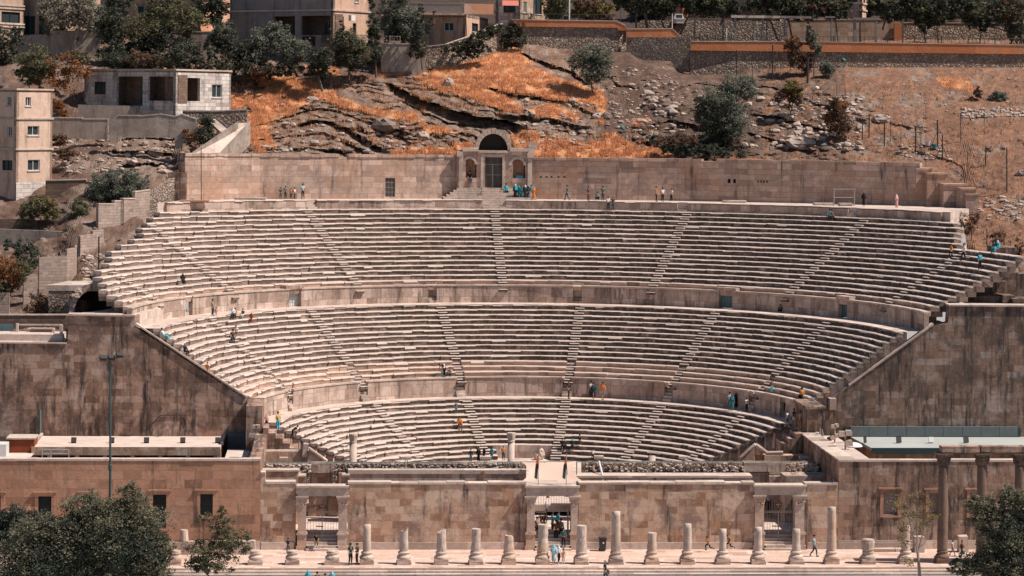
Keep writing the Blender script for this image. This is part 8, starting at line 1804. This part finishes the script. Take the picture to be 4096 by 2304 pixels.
 (2420, 2333, 92, 'walk', 100, 'shirt:dark trousers:jeans shoes:dark cap:grey bag:brown', 'person in a black shirt and grey cap walking on the street below the steps', -.44),
 (2834, 2208, 64, 'run', -75, 'shirt:orange trousers:black shoes:black hair:hair', 'boy in an orange shirt running left along the plaza', .01),
 (2917, 2203, 64, 'run', -75, 'shirt:dteal trousers:black shoes:black hair:hair backpack:orange', 'boy with an orange and cyan backpack running left along the plaza', .01),
 (3256, 2226, 88, 'walk', 80, 'shirt:pale trousers:jeans shoes:dark hair:hair', 'man in a pale cyan shirt and dark trousers striding right of gate B', .01),
 (3810, 2222, 64, 'walk', 80, 'shirt:white trousers:grey shoes:dark cap:dark', 'man in a white shirt walking behind the first full-height column', .01),
 (3847, 2226, 66, 'walk', 70, 'dress:brown trousers:cyan shoes:dark hair:hair', 'person in brown and cyan striding left of the lower right tree', .01),
 (1231, 2366, 88, 'stand', 0, 'longshirt:cyan trousers:jeans shoes:dark headscarf:cyan', 'leftmost of the four people cut off by the bottom edge, bright cyan scarf', -.44),
 (1268, 2374, 88, 'stand', 0, 'longshirt:black trousers:black shoes:dark hair:hair', 'person in black second of the four cut off by the bottom edge', -.44),
 (1300, 2378, 84, 'stand', 0, 'longshirt:orange trousers:dark shoes:dark hair:hair', 'person in orange third of the four cut off by the bottom edge', -.44),
 (1328, 2368, 88, 'stand', 10, 'longshirt:cyan trousers:jeans shoes:dark headscarf:pale', 'rightmost of the four people cut off by the bottom edge, pale scarf', -.44),
 (2148, 2150, 84, 'relax', 30, 'longshirt:beige trousers:black shoes:dark hair:hair', 'person in beige at the left behind the bars of the central gateway', (8.6,)),
 (2176, 2128, 78, 'stand', 0, 'longshirt:dark trousers:black shoes:dark hair:hair', 'dark figure behind the bars left of the teal-shirted man, central gateway', (10,)),
 (2163, 2112, 60, 'stand', 10, 'shirt:red trousers:black shoes:dark hair:hair', 'child in red behind the bars of the central gateway', (11,)),
 (2191, 2029, 52, 'walk', 180, 'dress:black headscarf:brown', 'woman in black farthest off through the central gateway', (20,)),
 (2184, 2068, 66, 'relax', 60, 'longshirt:grey trousers:dark shoes:dark headscarf:white', 'person in grey mid distance through the central gateway', (15,)),
 (2210, 2136, 88, 'stand', -80, 'longshirt:cyan trousers:black shoes:dark hair:hair', 'man in bright teal in the open leaf of the central gateway', (8.8,)),
 (2233, 2128, 84, 'relax', 120, 'shirt:cyan trousers:black shoes:dark hair:hair', 'man in cyan with raised arm in the central gateway', (9.4,)),
 (2224, 2166, 88, 'stand', 180, 'longshirt:brown trousers:black shoes:dark hair:hair', 'man in brown seen from behind entering the central gateway', (7.6,)),
 (2243, 2158, 86, 'stand', 150, 'longshirt:grey trousers:black shoes:dark hair:hair', 'man in a grey shirt entering the central gateway', (8.0,)),
 (2253, 2188, 78, 'relax', 170, 'shirt:teal trousers:black shoes:dark hair:hair', 'boy in teal stepping up into the central gateway', (6.5,)),
 (3072, 2062, 76, 'stand', 20, 'dress:black headscarf:pale', 'woman in black with a pale scarf standing behind the bars of gate B', (14.5,)),
 (1881, 733, 50, 'sit', 10, 'shirt:black trousers:jeans shoes:dark hair:hair', 'man in black and jeans sitting in the left niche of the shrine', (80.1,)),
 (2027, 784, 52, 'sit', 10, 'longshirt:cyan trousers:black shoes:black hair:hair', 'man in a cyan shirt sitting on the right of the shrine steps', (79.2,)),
 (2072, 742, 48, 'stand', 10, 'longshirt:cyan trousers:black shoes:black hair:hair', 'left one of the two cyan-shirted people in the right niche of the shrine', (80.3,)),
 (2085, 742, 46, 'stand', -10, 'longshirt:cyan trousers:brown shoes:black hair:hair', 'right one of the two cyan-shirted people in the right niche of the shrine', (80.3,)),
]
for p in PE: person(*p)
